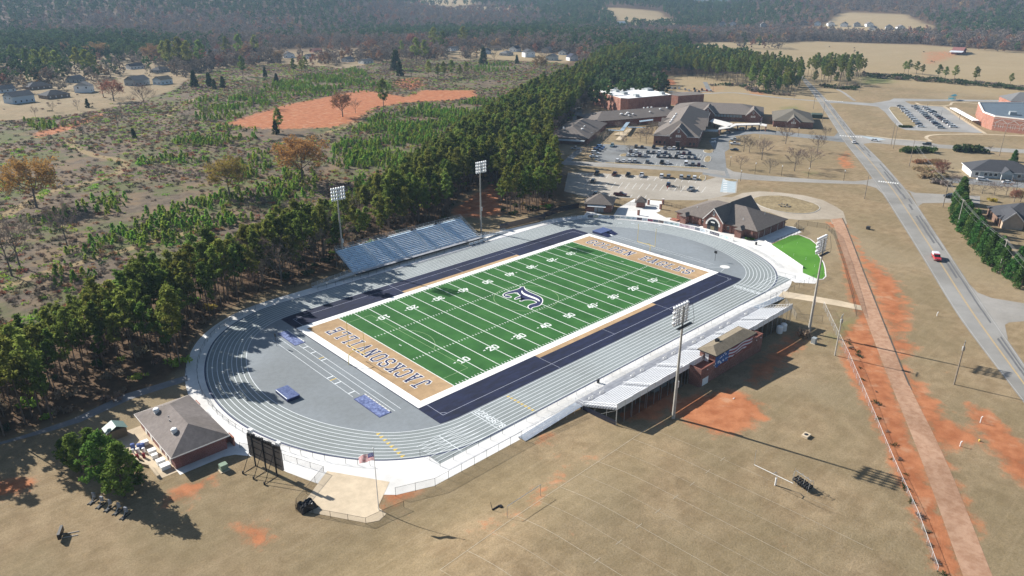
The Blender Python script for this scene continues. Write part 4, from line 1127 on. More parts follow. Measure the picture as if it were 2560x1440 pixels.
p = G(1473, 524); mb = MB(); mb.box(p.x - .9, p.x + .9, p.y - .6, p.y + .6, .05, .75); mb.box(p.x - .5, p.x + .3, p.y - .7, p.y - .2, .753, 1.0); solo(mb, 'ice_chest', M_WHITE, 'white chest freezer under the concession awning', 'freezer')

# ---------------------------------------------------------------- lower-left restroom building
RB = thing('restroom_building', 'brick building with brown hip roof and two white roof fans beside the near bend', 'building', (-96.3, -3.7, 0))
mb = MB(); mb.box(-101.2, -91.7, -13.1, 5.7, 0, 3.05); mb.build('wall', brick_mat('crimson_brick', (0.21, 0.040, 0.035), (0.165, 0.032, 0.030)), RB)
mb = MB(); hip_faces(mb, -101.2, -91.7, -13.1, 5.7, 3.05, 5.5, 'y', inset=5.2, oh=.62); RBR = mb.build('roof', surf('brown_roof', (0.205, 0.178, 0.165), .14, 1.3, .92, big=.15), RB)
mb = MB(); fascia(mb, -101.2, -91.7, -13.1, 5.7, 3.05, oh=.62); mb.build('fascia', M_TRIM, RBR)
for x, y, lb in ((-98.9, -7.9, 'white roof fan nearer the hip end'), (-98.9, 1.6, 'white roof fan nearer the trees')):
    mb = MB(); mb.box(x - .42, x + .42, y - .42, y + .42, 3.9, 4.7); mb.lathe([(.35, 4.65), (.58, 4.75), (.60, 5.05), (.45, 5.25), (.15, 5.3)], (x, y, 0), 14); mb.build('roof_fan', M_WHITE, RBR)
for x, y in ((-98.3, -3.9), (-98.0, -2.4), (-97.5, 2.2)):
    mb = MB(); mb.tube((x, y, 4.2), (x, y, 5.0), .09, k=8); mb.build('vent_pipe', M_STEEL, RBR)
for y in (-11.0, -9.0, -6.0, -1.0, 2.0):
    mb = MB(); mb.box(-101.27, -101.2, y, y + 1.0, .1, 2.2); mb.build('door', M_WHITE if y > -8 else M_TRIM, RB)
for k, (y, sz) in enumerate(((-12.0, 1.6), (-10.0, 1.4), (-7.2, 1.0), (-5.6, 1.3), (-1.6, 1.2))):
    mb = MB(); mb.box(-103.3, -103.3 + sz, y, y + sz * .8, .06, .80 + .1 * (k % 2)); mb.box(-103.35, -103.25 + sz, y - .05, y + sz * .8 + .05, .803 + .1 * (k % 2), .88 + .1 * (k % 2)); 
    solo(mb, 'white_crate', M_WHITE, ['large white crate against the restroom wall nearest the corner', 'second white crate from the corner along the restroom wall', 'small white crate in the middle of the restroom wall', 'white crate left of the small crate by the restroom wall', 'white crate farthest along the restroom wall, half shaded'][k], 'crate', 'crates along the restroom wall')
for y0, lb in ((3.2, 'low red brick screen wall by the upper corner of the restroom building'), (-13.2, 'red brick screen wall at the track-side corner of the restroom building')):
    mb = MB(); mb.box(-90.5, -90.2, y0, y0 + 2.2, 0, 1.9); mb.box(-91.6, -90.5, y0 + (1.9 if y0 < 0 else 0.0), y0 + (2.2 if y0 < 0 else .3), 0, 1.9); solo(mb, 'screen_wall', M_BRICKO, lb, 'wall')
# yard behind it: beige slab with a low zigzag wall
def sheet(name, pix, z, m, world_pts=None, t=0.0):
    P = world_pts if world_pts else G2(pix)
    if area(P) < 0: P = P[::-1]
    mb = MB()
    if t: tri_poly(mb, P, z); n = len(P)
    else: tri_poly(mb, P, z)
    if t:
        for i in range(len(P)):
            a, b = P[i], P[(i + 1) % len(P)]; mb.face([(*a, z - t), (*b, z - t), (*b, z), (*a, z)])
    return structure(mb, name, m)
sheet('service_yard', [(452, 1196), (330, 1070), (345, 1040), (380, 1085), (430, 1140), (438, 1172), (458, 1165), (520, 1165), (440, 1196)], .03, M_BEIGE, [(-104.6, -13.9), (-100.6, -13.9), (-100.6, 6.4), (-106.5, 6.4), (-106.5, -1), (-104.6, -5.0)])
sheet('service_walk', None, .034, M_CONC, [(-101.3, -15.2), (-90.6, -15.2), (-90.6, -12.9), (-101.3, -12.9)])
zz = [(-104.4, -13.4), (-104.4, -9.0), (-105.6, -6.8), (-105.6, -3.0), (-107.2, -1.0), (-107.2, 5.6)]
mb = MB()
for (a, b), (c_, d) in zip(zz, zz[1:]):
    v = Vector((c_ - a, d - b)).normalized(); n = Vector((-v.y, v.x)) * .22
    mb.prism([(a - n.x * -1 - v.x * .0, b + n.y), (a - n.x, b - n.y), (c_ - n.x, d - n.y), (c_ + n.x, d + n.y)][::1] if True else [], .02, .55)
solo(mb, 'retaining_wall', M_BEIGE, 'low zigzag beige retaining wall behind the restroom building', 'wall')
p = G(292, 1090); mb = MB(); mb.box(p.x - 1.7, p.x + 1.7, p.y - 1.3, p.y + 1.3, 0, 2.0); mb.cur = 1; gable_faces(mb, p.x - 1.7, p.x + 1.7, p.y - 1.3, p.y + 1.3, 2.0, 2.9, 'y', .25)
solo(mb, 'garden_shed', [surf('shed_wood', (.22, .17, .11), .2), surf('green_metal_roof', (.16, .24, .22), .1, 1, .5)], 'small wooden shed with pale green metal roof behind the pine clump', 'shed')
rr = random.Random(5)
for k in range(9):
    p = G(332 + (k % 3) * 14 + rr.uniform(-3, 3), 1120 + (k // 3) * 13 + rr.uniform(-2, 2)); s_ = rr.uniform(.5, .8)
    mb = MB(); mb.lathe([(s_ * .5, 0), (s_ * .55, .1), (s_ * .5, .9), (s_ * .54, .92), (s_ * .2, 1.0)], (p.x, p.y, .05), 10)
    cn = ['blue', 'white', 'red'][k // 3]
    solo(mb, 'drum', [surf('blue_plastic', (.08, .12, .3), .1), M_WHITE, surf('red_plastic', (.28, .035, .04), .1)][k // 3], ['left', 'middle', 'right'][k % 3] + ' drum of the ' + cn + ' row in the jumble by the restroom yard', 'drum', 'drums by the restroom yard')
p = G(560, 1174); mb = MB(); mb.box(p.x - .65, p.x + .65, p.y - .6, p.y + .6, .12, 1.25); mb.cur = 1; mb.box(p.x - .9, p.x + .9, p.y - .9, p.y + .9, 0, .12)
solo(mb, 'transformer_box', [surf('utility_green', (.20, .27, .20), .08), M_BEIGE], 'pale green utility transformer box on a pad by the scoreboard', 'transformer')
p = GT(275, 1262)

# ---------------------------------------------------------------- scoreboard
SB = thing('scoreboard', 'back of a tall scoreboard on three black posts with slanting braces', 'scoreboard', (-89.5, -24.7, 0))
d = Vector((1.4, -5.6, 0)).normalized(); nb = Vector((-d.y, d.x, 0))       # nb points to the pitch
c0 = Vector((-89.5, -24.7, 0))
def sbbox(mb, u0, u1, v0, v1, z0, z1):
    P = [c0 + d * a + nb * b for a, b in ((u0, v0), (u1, v0), (u1, v1), (u0, v1))]
    Q = [(q.x, q.y) for q in P]
    if area(Q) < 0: Q = Q[::-1]
    mb.prism(Q, z0, z1)
for k, u_ in enumerate((-2.9, 0.0, 2.9)):
    mb = MB(); a = c0 + d * u_; mb.box(a.x - .11, a.x + .11, a.y - .11, a.y + .11, 0, 6.6); mb.build('post', M_BLACK, SB)
    b = a - nb * 2.8
    mb = MB(); mb.tube(b, a + Vector((0, 0, 5.0)), .06, k=6); mb.tube(b, a + Vector((0, 0, .1)), .05, k=6); mb.box(b.x - .12, b.x + .12, b.y - .12, b.y + .12, 0, .55); mb.build('brace', M_BLACK, SB)
M_SBB = surf('scoreboard_back', (.20, .175, .155), .18, .8, .6)
for k, (u0, u1) in enumerate(((-4.4, -2.95), (-2.85, -.05), (.05, 2.85), (2.95, 4.5))):
    mb = MB(); sbbox(mb, u0, u1, .13, .50, 1.7, 6.0); mb.build('cabinet', M_SBB, SB)
for k in range(12):
    u_ = -4.2 + k * .74; mb = MB(); sbbox(mb, u_, u_ + .52, .1, .4, 6.01, 6.55 + .12 * (k % 3)); mb.build('header_box', M_BLACK, SB)
for u_ in (-4.2, 3.2):
    mb = MB(); sbbox(mb, u_, u_ + .9, .35, .95, 6.6, 7.2); mb.build('horn_speaker', M_WHITE, SB)
for z in (2.6, 4.0, 5.4):
    mb = MB(); sbbox(mb, -4.4, 4.4, .06, .12, z, z + .1); mb.build('cross_rail', M_BLACK, SB)

# ---------------------------------------------------------------- floodlight masts
def mast(x, y, face, label, h=25.2):
    t = thing('floodlight_mast', label, 'light pole', (x, y, 0), 0, 'stadium floodlight masts')
    mb = MB(); mb.tube((0, 0, 0), (0, 0, h), .36, .16, k=10); mb.build('pole', M_POLE, t, world=False)
    mb = MB(); mb.box(.25, .55, -.2, .2, 7.6, 9.0); mb.build('control_box', M_WHITE, t, world=False)
    fr = MB()
    for r_ in range(4): fr.box(-2.3, 2.3, face * .22 - .06, face * .22 + .06, h - 3.6 + r_ * 1.05, h - 3.48 + r_ * 1.05)
    for x_ in (-1.2, 1.2): fr.box(x_ - .05, x_ + .05, face * .14 - .04, face * .14 + .04, h - 3.8, h - .2)
    fr.build('lamp_rack', M_STEEL, t, world=False)
    if face > 0:
        cg = MB()
        for x_ in (-2.4, 2.4): cg.tube((x_, -.9, h - 3.9), (x_, -.9, h - 2.8), .03, k=4); cg.tube((x_, -.9, h - 2.8), (x_, -.2, h + .1), .03, k=4)
        cg.tube((-2.4, -.9, h - 3.9), (2.4, -.9, h - 3.9), .03, k=4); cg.tube((-2.4, -.9, h - 2.8), (2.4, -.9, h - 2.8), .03, k=4); cg.box(-2.4, 2.4, -.9, -.1, h - 3.95, h - 3.91)
        cg.build('service_cage', M_DARKST, t, world=False)
    return t
def lamp_mesh(face):
    mb = MB(); ax = Vector((0, face * math.cos(R(28)), -math.sin(R(28))))
    ref = [(.10, -.34), (.24, -.22), (.33, 0.0), (.345, .14)]
    x = Vector((1, 0, 0)); y = ax.cross(x); n = len(mb.v); k = 10
    for rr_, zz_ in ref:
        for i in range(k):
            tt = 2 * math.pi * i / k; mb.v.append(tuple(ax * zz_ + (x * math.cos(tt) + y * math.sin(tt)) * rr_))
    for q in range(len(ref) - 1):
        for i in range(k):
            j = (i + 1) % k; mb.f.append((n + q * k + i, n + q * k + j, n + (q + 1) * k + j, n + (q + 1) * k + i)); mb.m.append(0)
    mb.f.append(tuple(n + i for i in range(k))[::-1]); mb.m.append(0)
    mb.f.append(tuple(n + 3 * k + i for i in range(k))); mb.m.append(1)
    mb.cur = 0; mb.box(-.14, .14, -.12, .12, -.62, -.30)
    return mb.mesh('lamp', [M_ALUW, M_LAMP])
LMESH = {1: lamp_mesh(1), -1: lamp_mesh(-1)}
for x, y, face, lb in ((-24.0, 57.8, -1, 'tall floodlight mast at the left end of the visitor bleacher'), (30.8, 55.0, -1, 'tall floodlight mast at the right end of the visitor bleacher'),
                       (36.4, -65.2, 1, 'tall floodlight mast beyond the press box near the putting green'), (-22.3, -65.4, 1, 'tall floodlight mast nearest the camera behind the home bleacher')):
    t = mast(x, y, face, lb)
    for r_ in range(4):
        for c_ in range(6):
            link('lamp', LMESH[face], t, (-2.1 + c_ * .84 + (.2 if r_ % 2 else 0) * 0, face * .62, 25.2 - 3.45 + r_ * 1.05 + .35))

# ---------------------------------------------------------------- goal posts
def goalpost(x, s, m, label, w=7.1, upright=6.1):
    t = thing('goal_post', label, 'goal post', (x, 0, .05), 0, 'stadium goal posts')
    mb = MB(); P = [(0, 0, 0), (0, 0, 1.6)] + [(s * 1.5 * (1 - math.cos(a)), 0, 1.6 + 1.45 * math.sin(a)) for a in (R(30), R(60), R(90))] + [(s * 2.4, 0, 3.05)]
    mb.path(P, .085, .075, 8); mb.build('gooseneck', m, t, world=False)
    mb = MB(); mb.tube((s * 2.4, -w / 2, 3.05), (s * 2.4, w / 2, 3.05), .07, k=8); mb.build('crossbar', m, t, world=False)
    for y in (-w / 2, w / 2):
        mb = MB(); mb.tube((s * 2.4, y, 3.05), (s * 2.4, y, 3.05 + upright), .055, k=8); mb.build('upright', m, t, world=False)
    return t
goalpost(-57.4, 1, M_YELP, 'yellow goal post standing at the JACKSONVILLE end zone')
goalpost(57.4, -1, M_YELP, 'yellow goal post standing at the GOLDEN EAGLES end zone')

# ---------------------------------------------------------------- team shelters, timing posts, flag
for k in range(4):
    x = 18.2 + k * 2.15
    t = thing('team_bench', ['leftmost', 'second from the left', 'third from the left', 'rightmost'][k] + ' of four white sideline benches below the visitor bleacher', 'bench', (x, 45.3, 0), 0, 'white sideline benches')
    mb = MB(); mb.box(-.95, .95, -.2, .25, .42, .50); mb.build('seat', M_WHITE, t, world=False)
    mb = MB(); mb.box(-.95, .95, .28, .34, .55, 1.0); mb.build('backrest', M_WHITE, t, world=False)
    for sx in (-.8, .8):
        mb = MB(); mb.box(sx - .04, sx + .04, -.2, .3, 0.03, .42); mb.build('leg', M_DARKST, t, world=False)
for x, y, lb in ((65.1, -19.9, 'black post with a square clock box on the far infield'), (-65.2, 20.5, 'black post with a slim clock box by the shaded jump pit')):
    t = thing('timing_post', lb, 'post', (x, y, .04))
    mb = MB(); mb.tube((0, 0, 0), (0, 0, 2.6), .05, k=6); mb.build('pole', M_BLACK, t, world=False)
    mb = MB(); mb.box(-.12, .12, -.45 if x > 0 else -.2, .45 if x > 0 else .2, 2.5, 3.3); mb.build('clock_box', M_BLACK, t, world=False)
def flag_mat():
    m, t, b = _ng('flag_cloth')
    tc = N(t, 'ShaderNodeUVMap', uv_map='uv'); s = N(t, 'ShaderNodeSeparateXYZ'); t.links.new(tc.outputs[0], s.inputs[0])
    st = fmath(t, 'GREATER_THAN', fmath(t, 'FRACT', fmath(t, 'MULTIPLY', s.outputs[1], 6.5)), 0.5)
    c = mixc(t, st, (.75, .73, .73), (.42, .02, .03))
    can = fmath(t, 'MULTIPLY', fmath(t, 'LESS_THAN', s.outputs[0], .40), fmath(t, 'GREATER_THAN', s.outputs[1], .46))
    sc = scaled(t, tc.outputs[0], 15, 16.6, 1)
    vr = N(t, 'ShaderNodeTexVoronoi'); vr.inputs['Randomness'].default_value = 0.0; vr.inputs['Scale'].default_value = 1.0; t.links.new(sc, vr.inputs['Vector'])
    blu = mixc(t, fmath(t, 'LESS_THAN', vr.outputs['Distance'], .22), (.02, .03, .14), (.72, .72, .76))
    cc_ = mixc(t, can, c, blu); t.links.new(cc_, b.inputs['Base Color']); b.inputs['Roughness'].default_value = .8
    tr = N(t, 'ShaderNodeBsdfTranslucent'); mx = N(t, 'ShaderNodeMixShader'); mx.inputs[0].default_value = .5; t.links.new(cc_, tr.inputs[0]); t.links.new(b.outputs[0], mx.inputs[1]); t.links.new(tr.outputs[0], mx.inputs[2]); t.links.new(mx.outputs[0], [n for n in t.nodes if n.type == 'OUTPUT_MATERIAL'][0].inputs[0])
    return m
FL = thing('flagpole', 'tall white flagpole flying the striped flag beside the concrete pad', 'flagpole', (-80.6, -47.6, 0))
mb = MB(); mb.tube((0, 0, 0), (0, 0, 12.2), .085, .045, k=8); mb.lathe([(.02, 0), (.12, .08), (.12, .16), (.02, .24)], (0, 0, 12.2), 8); mb.build('pole', M_ALUW, FL, world=False)
fm = bpy.data.meshes.new('flag'); nu, nv = 18, 8; vv = []; ff = []; uvs = []
fdir = Vector((-0.62, 0.62, 0)).normalized(); fn = Vector((.7, .7, 0))
for i in range(nu + 1):
    for j in range(nv + 1):
        a = i / nu; b = j / nv
        P = fdir * (2.5 * a) + fn * (.22 * math.sin(a * 9 + b * 1.5) * a) + Vector((0, 0, 9.95 + 1.55 * b - .85 * a ** 1.4)); vv.append(tuple(P)); uvs.append((a, b))
for i in range(nu):
    for j in range(nv): q = i * (nv + 1) + j; ff.append((q, q + nv + 1, q + nv + 2, q + 1))
fm.from_pydata(vv, [], ff); uvl = fm.uv_layers.new(name='uv')
for lp in fm.loops: uvl.data[lp.index].uv = uvs[lp.vertex_index]
fm.materials.append(flag_mat()); fm.polygons.foreach_set('use_smooth', [True] * len(ff)); link('flag', fm, FL)

# ---------------------------------------------------------------- paved areas of the stadium
sheet('near_plaza', None, .024, M_CONC, [(-97.5, -13.5), (-91.5, -16.0), (-88.8, -19.5), (-87.0, -27.5), (-85.6, -31.5), (-83.6, -37.0), (-79.5, -43.2), (-76.2, -46.4), (-70.0, -48.9), (-49.2, -49.0), (-49.2, -44.8), (-66.0, -45.3), (-72.0, -40.5), (-80, -26), (-84.5, -8), (-90.5, -8)])
sheet('flag_pad', [(818, 1178), (900, 1192), (974, 1205), (945, 1268), (966, 1285), (948, 1302), (915, 1308), (745, 1276)], .045, M_BEIGE, None)
sheet('far_plaza', [(1505, 560), (1500, 545), (1455, 545), (1470, 525), (1530, 545), (1545, 520), (1587, 497), (1656, 503), (1650, 528), (1640, 532), (1690, 556), (1700, 575), (1730, 600), (1600, 565)], .025, M_CONC)
sheet('field_house_walk', None, .028, M_CONC, [(80, 22), (86, 0), (80, -24), (66, -46.5), (69.5, -51.0), (80.5, -49.0), (92.5, -27.2), (94.2, -23.5), (113.5, -25.0), (117.5, -20.5), (116.5, -17), (94.2, -17), (94.2, 18), (88, 24)])
sheet('crossing_walk', [(1958, 728), (2020, 738), (2100, 752), (2152, 764), (2155, 776), (2090, 764), (1995, 748), (1945, 742)], .024, M_BEIGE)
sheet('bleacher_pad', None, .026, M_CONC, [(-40, 44), (48, 44), (60, 42.5), (62, 45.6), (50, 48.8), (38, 50.2), (-40, 49.4)])
sheet('foot_path', [(468, 938), (390, 962), (310, 986), (180, 1048), (60, 1088), (-120, 1140), (-160, 1165), (0, 1112), (120, 1080), (200, 1056), (330, 997), (470, 952)], .026, surf('path_asphalt', (.20, .20, .205), .12, .6, .9))
pg = sheet('putting_green', [(1924, 614), (1976, 589), (1996, 588), (2024, 599), (2039, 611), (2043, 621), (2043, 635), (2050, 646), (2057, 657), (2060, 670), (2062, 690), (2056, 697), (2042, 697), (2007, 682), (2007, 669)], .035, grass_turf('bright_turf', (.085, .240, .028), (.105, .275, .036), False))
Q = G2([(1976, 587), (1997, 586.5), (2026, 598), (2041, 610.5), (2045, 621), (2045, 635), (2052, 646), (2059, 657), (2062.5, 670), (2064.5, 691), (2057, 698.5), (2042, 699)])
mb = MB()
for a, b in zip(Q, Q[1:]): seg2(mb, a, b, .35, .045)
structure(mb, 'green_border', M_TRIM, pg)
# low white wall and fence between plaza and putting green
A_, B_ = Vector(G(1912, 606)), Vector(G(2007, 671))
mb = MB(); v = (B_ - A_).normalized(); n = Vector((-v.y, v.x, 0)) * .12
mb.prism([(A_ + n)[:2], (A_ - n)[:2], (B_ - n)[:2], (B_ + n)[:2]] if area([(A_ + n)[:2], (A_ - n)[:2], (B_ - n)[:2], (B_ + n)[:2]]) > 0 else [(B_ + n)[:2], (B_ - n)[:2], (A_ - n)[:2], (A_ + n)[:2]], 0, .75)
solo(mb, 'retaining_wall', M_CONC, 'low white retaining wall along the edge of the bright green putting turf', 'wall')

# ---------------------------------------------------------------- fences and banners
def arc_pts(off, t_lo, t_hi, step=3):
    P = oval(off); n = len(P); i0 = int(t_lo * n); i1 = int(t_hi * n)
    return [P[i % n] for i in range(i0, i1 + 1, step)]
OV = oval(10.6); nO = len(OV)
def ov_index(cond): return [i for i in range(nO) if cond(*OV[i])]
# inner fence rings the track on the near-left, far-left and right
left_ring = [OV[i % nO] for i in range(nO // 2, nO) if OV[i % nO][0] < -40 and not (OV[i % nO][1] < -36.5)]
left_ring = sorted(left_ring, key=lambda q: math.atan2(q[1], -q[0] - 20) )
fence('track_fence', left_ring[::3] + [left_ring[-1]], 1.15, 'low black chain link fence curving round the near-left bend of the track', M_CHAIN, M_BLACK, 3.0, .02)
fence('track_fence', [(-66.5, -40.0), (-65.8, -45.2), (-50.5, -45.3)], 1.15, 'low fence closing off the near sprint chute', M_CHAIN, M_DARKST, 3.0, .02)
fence('track_fence', [(-50.5, -45.3), (-44.0, -45.3), (-20, -45.3), (0, -45.3), (20, -45.3), (45, -45.3), (68.5, -45.3)], 1.15, 'low chain link fence between the near straight and the home bleacher', M_CHAIN, M_STEEL, 3.0, .02)
fence('track_fence', [(-40, 45.4), (-20, 45.4), (0, 45.4), (16, 45.4)], 1.15, 'low dark fence in front of the visitor bleacher', M_CHAIN, M_DARKST, 3.0, .02)
right_ring = sorted([q for q in OV if q[0] > 40 and q[1] > -37], key=lambda q: math.atan2(q[1], q[0] - 20))
rr2 = right_ring[::2]
fence('track_fence', rr2, 1.15, 'low white banner fence round the far bend of the track', M_CHAIN, M_WHITE, 3.0, .02)
fence('track_fence', [(68.0, -39.0), (68.6, -45.3)], 1.15, 'short low fence closing off the far sprint chute', M_CHAIN, M_STEEL, 3.0, .02)
# banners hang on the far-bend fence, each its own
bcols = [(.70, .72, .74), (.62, .66, .70), (.10, .12, .16), (.60, .56, .40), (.68, .70, .72), (.55, .62, .68), (.20, .26, .36), (.70, .68, .62), (.72, .74, .76), (.60, .70, .72), (.58, .66, .74), (.07, .05, .10), (.70, .74, .78), (.30, .06, .12), (.16, .18, .24), (.24, .18, .16), (.66, .74, .76), (.60, .72, .76), (.62, .74, .76), (.64, .50, .58), (.60, .46, .52), (.66, .58, .64), (.18, .20, .26), (.60, .68, .74), (.74, .74, .74), (.10, .11, .14), (.09, .09, .12), (.66, .74, .74), (.56, .70, .72), (.70, .72, .72)]
bn = ['white', 'pale grey', 'black', 'tan', 'white', 'pale blue', 'slate', 'cream', 'white', 'pale aqua', 'pale blue', 'dark purple', 'white', 'maroon', 'charcoal', 'brown', 'pale aqua', 'aqua', 'aqua', 'pink', 'pink', 'pale pink', 'dark slate', 'pale blue', 'white', 'black', 'black', 'pale aqua', 'aqua', 'white']
M_BACK = plain('banner_print', (.25, .27, .32), .7)
ban = sorted([q for q in oval(10.53) if q[0] > 55 and -14 < q[1] < 42], key=lambda q: -math.atan2(q[1], q[0] - 20))
L = [0]
for a, b in zip(ban, ban[1:]): L.append(L[-1] + math.dist(a, b))
def at_len(s):
    for i in range(len(ban) - 1):
        if L[i + 1] >= s:
            t = (s - L[i]) / (L[i + 1] - L[i]); return Vector((ban[i][0] + (ban[i + 1][0] - ban[i][0]) * t, ban[i][1] + (ban[i + 1][1] - ban[i][1]) * t))
    return Vector(ban[-1])
ordn = ['first', 'second', 'third', 'fourth', 'fifth', 'sixth', 'seventh', 'eighth', 'ninth', 'tenth', '11th', '12th', '13th', '14th', '15th', '16th', '17th', '18th', '19th', '20th', '21st', '22nd', '23rd', '24th', '25th', '26th', '27th', '28th', '29th', '30th']
wB = L[-1] / 30
for k in range(30):
    a, b = at_len(k * wB + .04), at_len((k + 1) * wB - .04); v = (b - a).normalized(); n = Vector((v.y, -v.x)) * .02
    if (a - Vector((30, 0))).dot(n) > 0: n = -n
    mb = MB(); mb.prism(*((lambda P: (P if area(P) > 0 else P[::-1], .12, 1.08))([(a)[:], (b)[:], (b + n)[:], (a + n)[:]])))
    mb.cur = 1; rd = random.Random(k)
    for q in range(rd.choice((2, 3, 4))):
        t0 = rd.uniform(.08, .6); t1 = t0 + rd.uniform(.12, .34); z0 = rd.uniform(.25, .75); e = n * 1.15
        p0, p1 = a.lerp(b, t0) + e, a.lerp(b, min(.94, t1)) + e; z1 = z0 + rd.uniform(.06, .22)
        mb.face([(*p0, z0), (*p1, z0), (*p1, z1), (*p0, z1)]); mb.face([(*p0, z0), (*p0, z1), (*p1, z1), (*p1, z0)])
    col = bcols[k]
    dark = sum(col) < .8
    solo(mb, 'banner', [plain('banner_%d' % k, col, .6), plain('print_%d' % k, (.55, .55, .58) if dark else tuple(c * rd.uniform(.35, .6) for c in col), .6)], f'{bn[k]} advertising banner, {ordn[k]} from the left on the far bend fence', 'banner', 'banners on the far bend fence')
# outer fences
fence('perimeter_fence', [(-76.5, -46.6), (-70.0, -49.2), (-49.0, -49.2)], 1.8, 'grey chain link fence beside the near white concrete and dry grass', M_CHAIN, M_DARKST, 3.0, 0)
fence('perimeter_fence', G2([(1170, 1160), (1010, 1268), (958, 1290), (915, 1310), (740, 1277), (742, 1262), (810, 1180), (648, 1130), (600, 1120)])[1:], 1.25, 'black chain link fence round the beige flagpole pad', M_CHAINB, M_BLACK, 3.0, 0)
fence('perimeter_fence', G2([(2340, 1440), (2290, 1300), (2230, 1165), (2170, 1020), (2120, 900), (2090, 838), (2058, 770)]), 1.8, 'long pale chain link fence beside the red ditch and dirt road', M_CHAIN, surf('fence_alu', (.62, .63, .64), .05), 3.0, 0, r=.03)
fence('perimeter_fence', G2([(2140, 790), (2128, 735), (2108, 660), (2085, 590), (2066, 572), (1995, 562), (1985, 572)]), 1.8, 'black chain link fence between the putting green and dirt road', M_CHAINB, M_BLACK, 3.0, 0)
fence('perimeter_fence', G2([(2055, 690), (1985, 728), (1940, 745), (1925, 752)]), 1.8, 'dark chain link fence along the white walk beyond the home bleacher', M_CHAIN, M_DARKST, 3.0, 0)
fence('perimeter_fence', G2([(1962, 760), (1985, 790), (1990, 800), (2055, 805)]), 1.8, 'chain link fence by the far end of the home bleacher', M_CHAIN, M_DARKST, 3.0, 0)
fence('perimeter_fence', G2([(860, 690), (760, 712), (640, 748), (560, 786), (500, 832), (467, 890), (465, 935)]), 1.2, 'dark chain link fence at the edge of the shaded pines', M_CHAINB, M_BLACK, 3.0, 0)
fence('screen_fence', [(36.5, 51.3), (58.0, 49.5)], 2.2, 'navy screened fence panel behind the far end of the visitor bleacher', M_SCREEN, M_DARKST, 2.6, 0)
fence('screen_fence', G2([(1358, 545), (1400, 530), (1447, 520)]), 2.2, 'navy screened fence leading up to the concession stand', M_SCREEN, M_DARKST, 2.6, 0)
fence('perimeter_fence', G2([(1536, 508), (1575, 514), (1600, 516)]), 1.5, 'black picket style fence between concession stand and ticket booth', M_CHAINB, M_BLACK, 2.4, 0)
fence('perimeter_fence', G2([(1656, 512), (1690, 520), (1735, 532), (1760, 530)]), 1.5, 'black fence between gate pillar and field house', M_CHAINB, M_BLACK, 2.4, 0)
fence('perimeter_fence', [(94.6, -24.6), (114.0, -25.4), (117.8, -20.5)], 1.5, 'black railing along the shaded walk beside the field house', M_CHAINB, M_BLACK, 2.2, 0)
# ================================================================ ROADS, LOTS AND PATHS
M_ASPH = surf('road_asphalt', (.262, .255, .240), .10, .5, .9, big=.05, stretch=(.25, .25, 1))
M_ASPH2 = surf('lot_asphalt', (.205, .212, .215), .10, .4, .9, big=.06)
M_PALE = surf('pale_lot', (.37, .335, .285), .08, .4, .9, big=.05)
M_GRAVEL = surf('red_gravel', (.385, .215, .130), .16, .7, .95, col2=(.45, .285, .19), big=.06)
M_PAINT = surf('road_paint', (.66, .66, .64), .1, 2, .8)
M_YPAINT = surf('road_yellow', (.44, .315, .15), .15, 2, .8)
M_PATCH = surf('asphalt_patch', (.125, .125, .128), .15, .8, .9)
M_GRASSI = surf('island_grass', (.255, .192, .100), .22, .8, .95, col2=(.34, .27, .155), big=.12)
M_KERB = surf('kerb_concrete', (.50, .48, .44), .08, .8, .9)
def ext(P, k, d):
    a, b = Vector(P[-2] if k > 0 else P[1]), Vector(P[-1] if k > 0 else P[0]); q = b + (b - a).normalized() * d
    return P + [tuple(q)] if k > 0 else [tuple(q)] + P
def resample(P, n):
    L = [0]
    for a, b in zip(P, P[1:]): L.append(L[-1] + math.dist(a, b))
    out = []
    for i in range(n + 1):
        s = L[-1] * i / n; j = 0
        while j < len(L) - 2 and L[j + 1] < s: j += 1
        t = (s - L[j]) / max(1e-6, L[j + 1] - L[j]); out.append((P[j][0] + (P[j + 1][0] - P[j][0]) * t, P[j][1] + (P[j + 1][1] - P[j][1]) * t))
    return out
def smooth(P, k=3):
    for _ in range(k): P = [P[0]] + [tuple((Vector(P[i - 1]) + Vector(P[i]) * 2 + Vector(P[i + 1])) / 4) for i in range(1, len(P) - 1)] + [P[-1]]
    return P
def ribbon(name, L_, R_, z, m, parent=None, n=60):
    A, B = smooth(resample(L_, n)), smooth(resample(R_, n)); mb = MB()
    for i in range(n): mb.face([(*B[i], z + tz(*B[i])), (*B[i + 1], z + tz(*B[i + 1])), (*A[i + 1], z + tz(*A[i + 1])), (*A[i], z + tz(*A[i]))])
    if area([A[0], B[0], B[1], A[1]]) < 0: mb.f = [q[::-1] for q in mb.f]
    return structure(mb, name, m, parent), A, B
def stripe(name, A, B, t, w, z, m, parent, dash=None):
    mb = MB(); C = [tuple(Vector(a).lerp(Vector(b), t)) for a, b in zip(A, B)]
    for i, (p, q) in enumerate(zip(C, C[1:])):
        if dash and i % dash: continue
        seg2(mb, p, q, w, z)
    return structure(mb, name, m, parent)
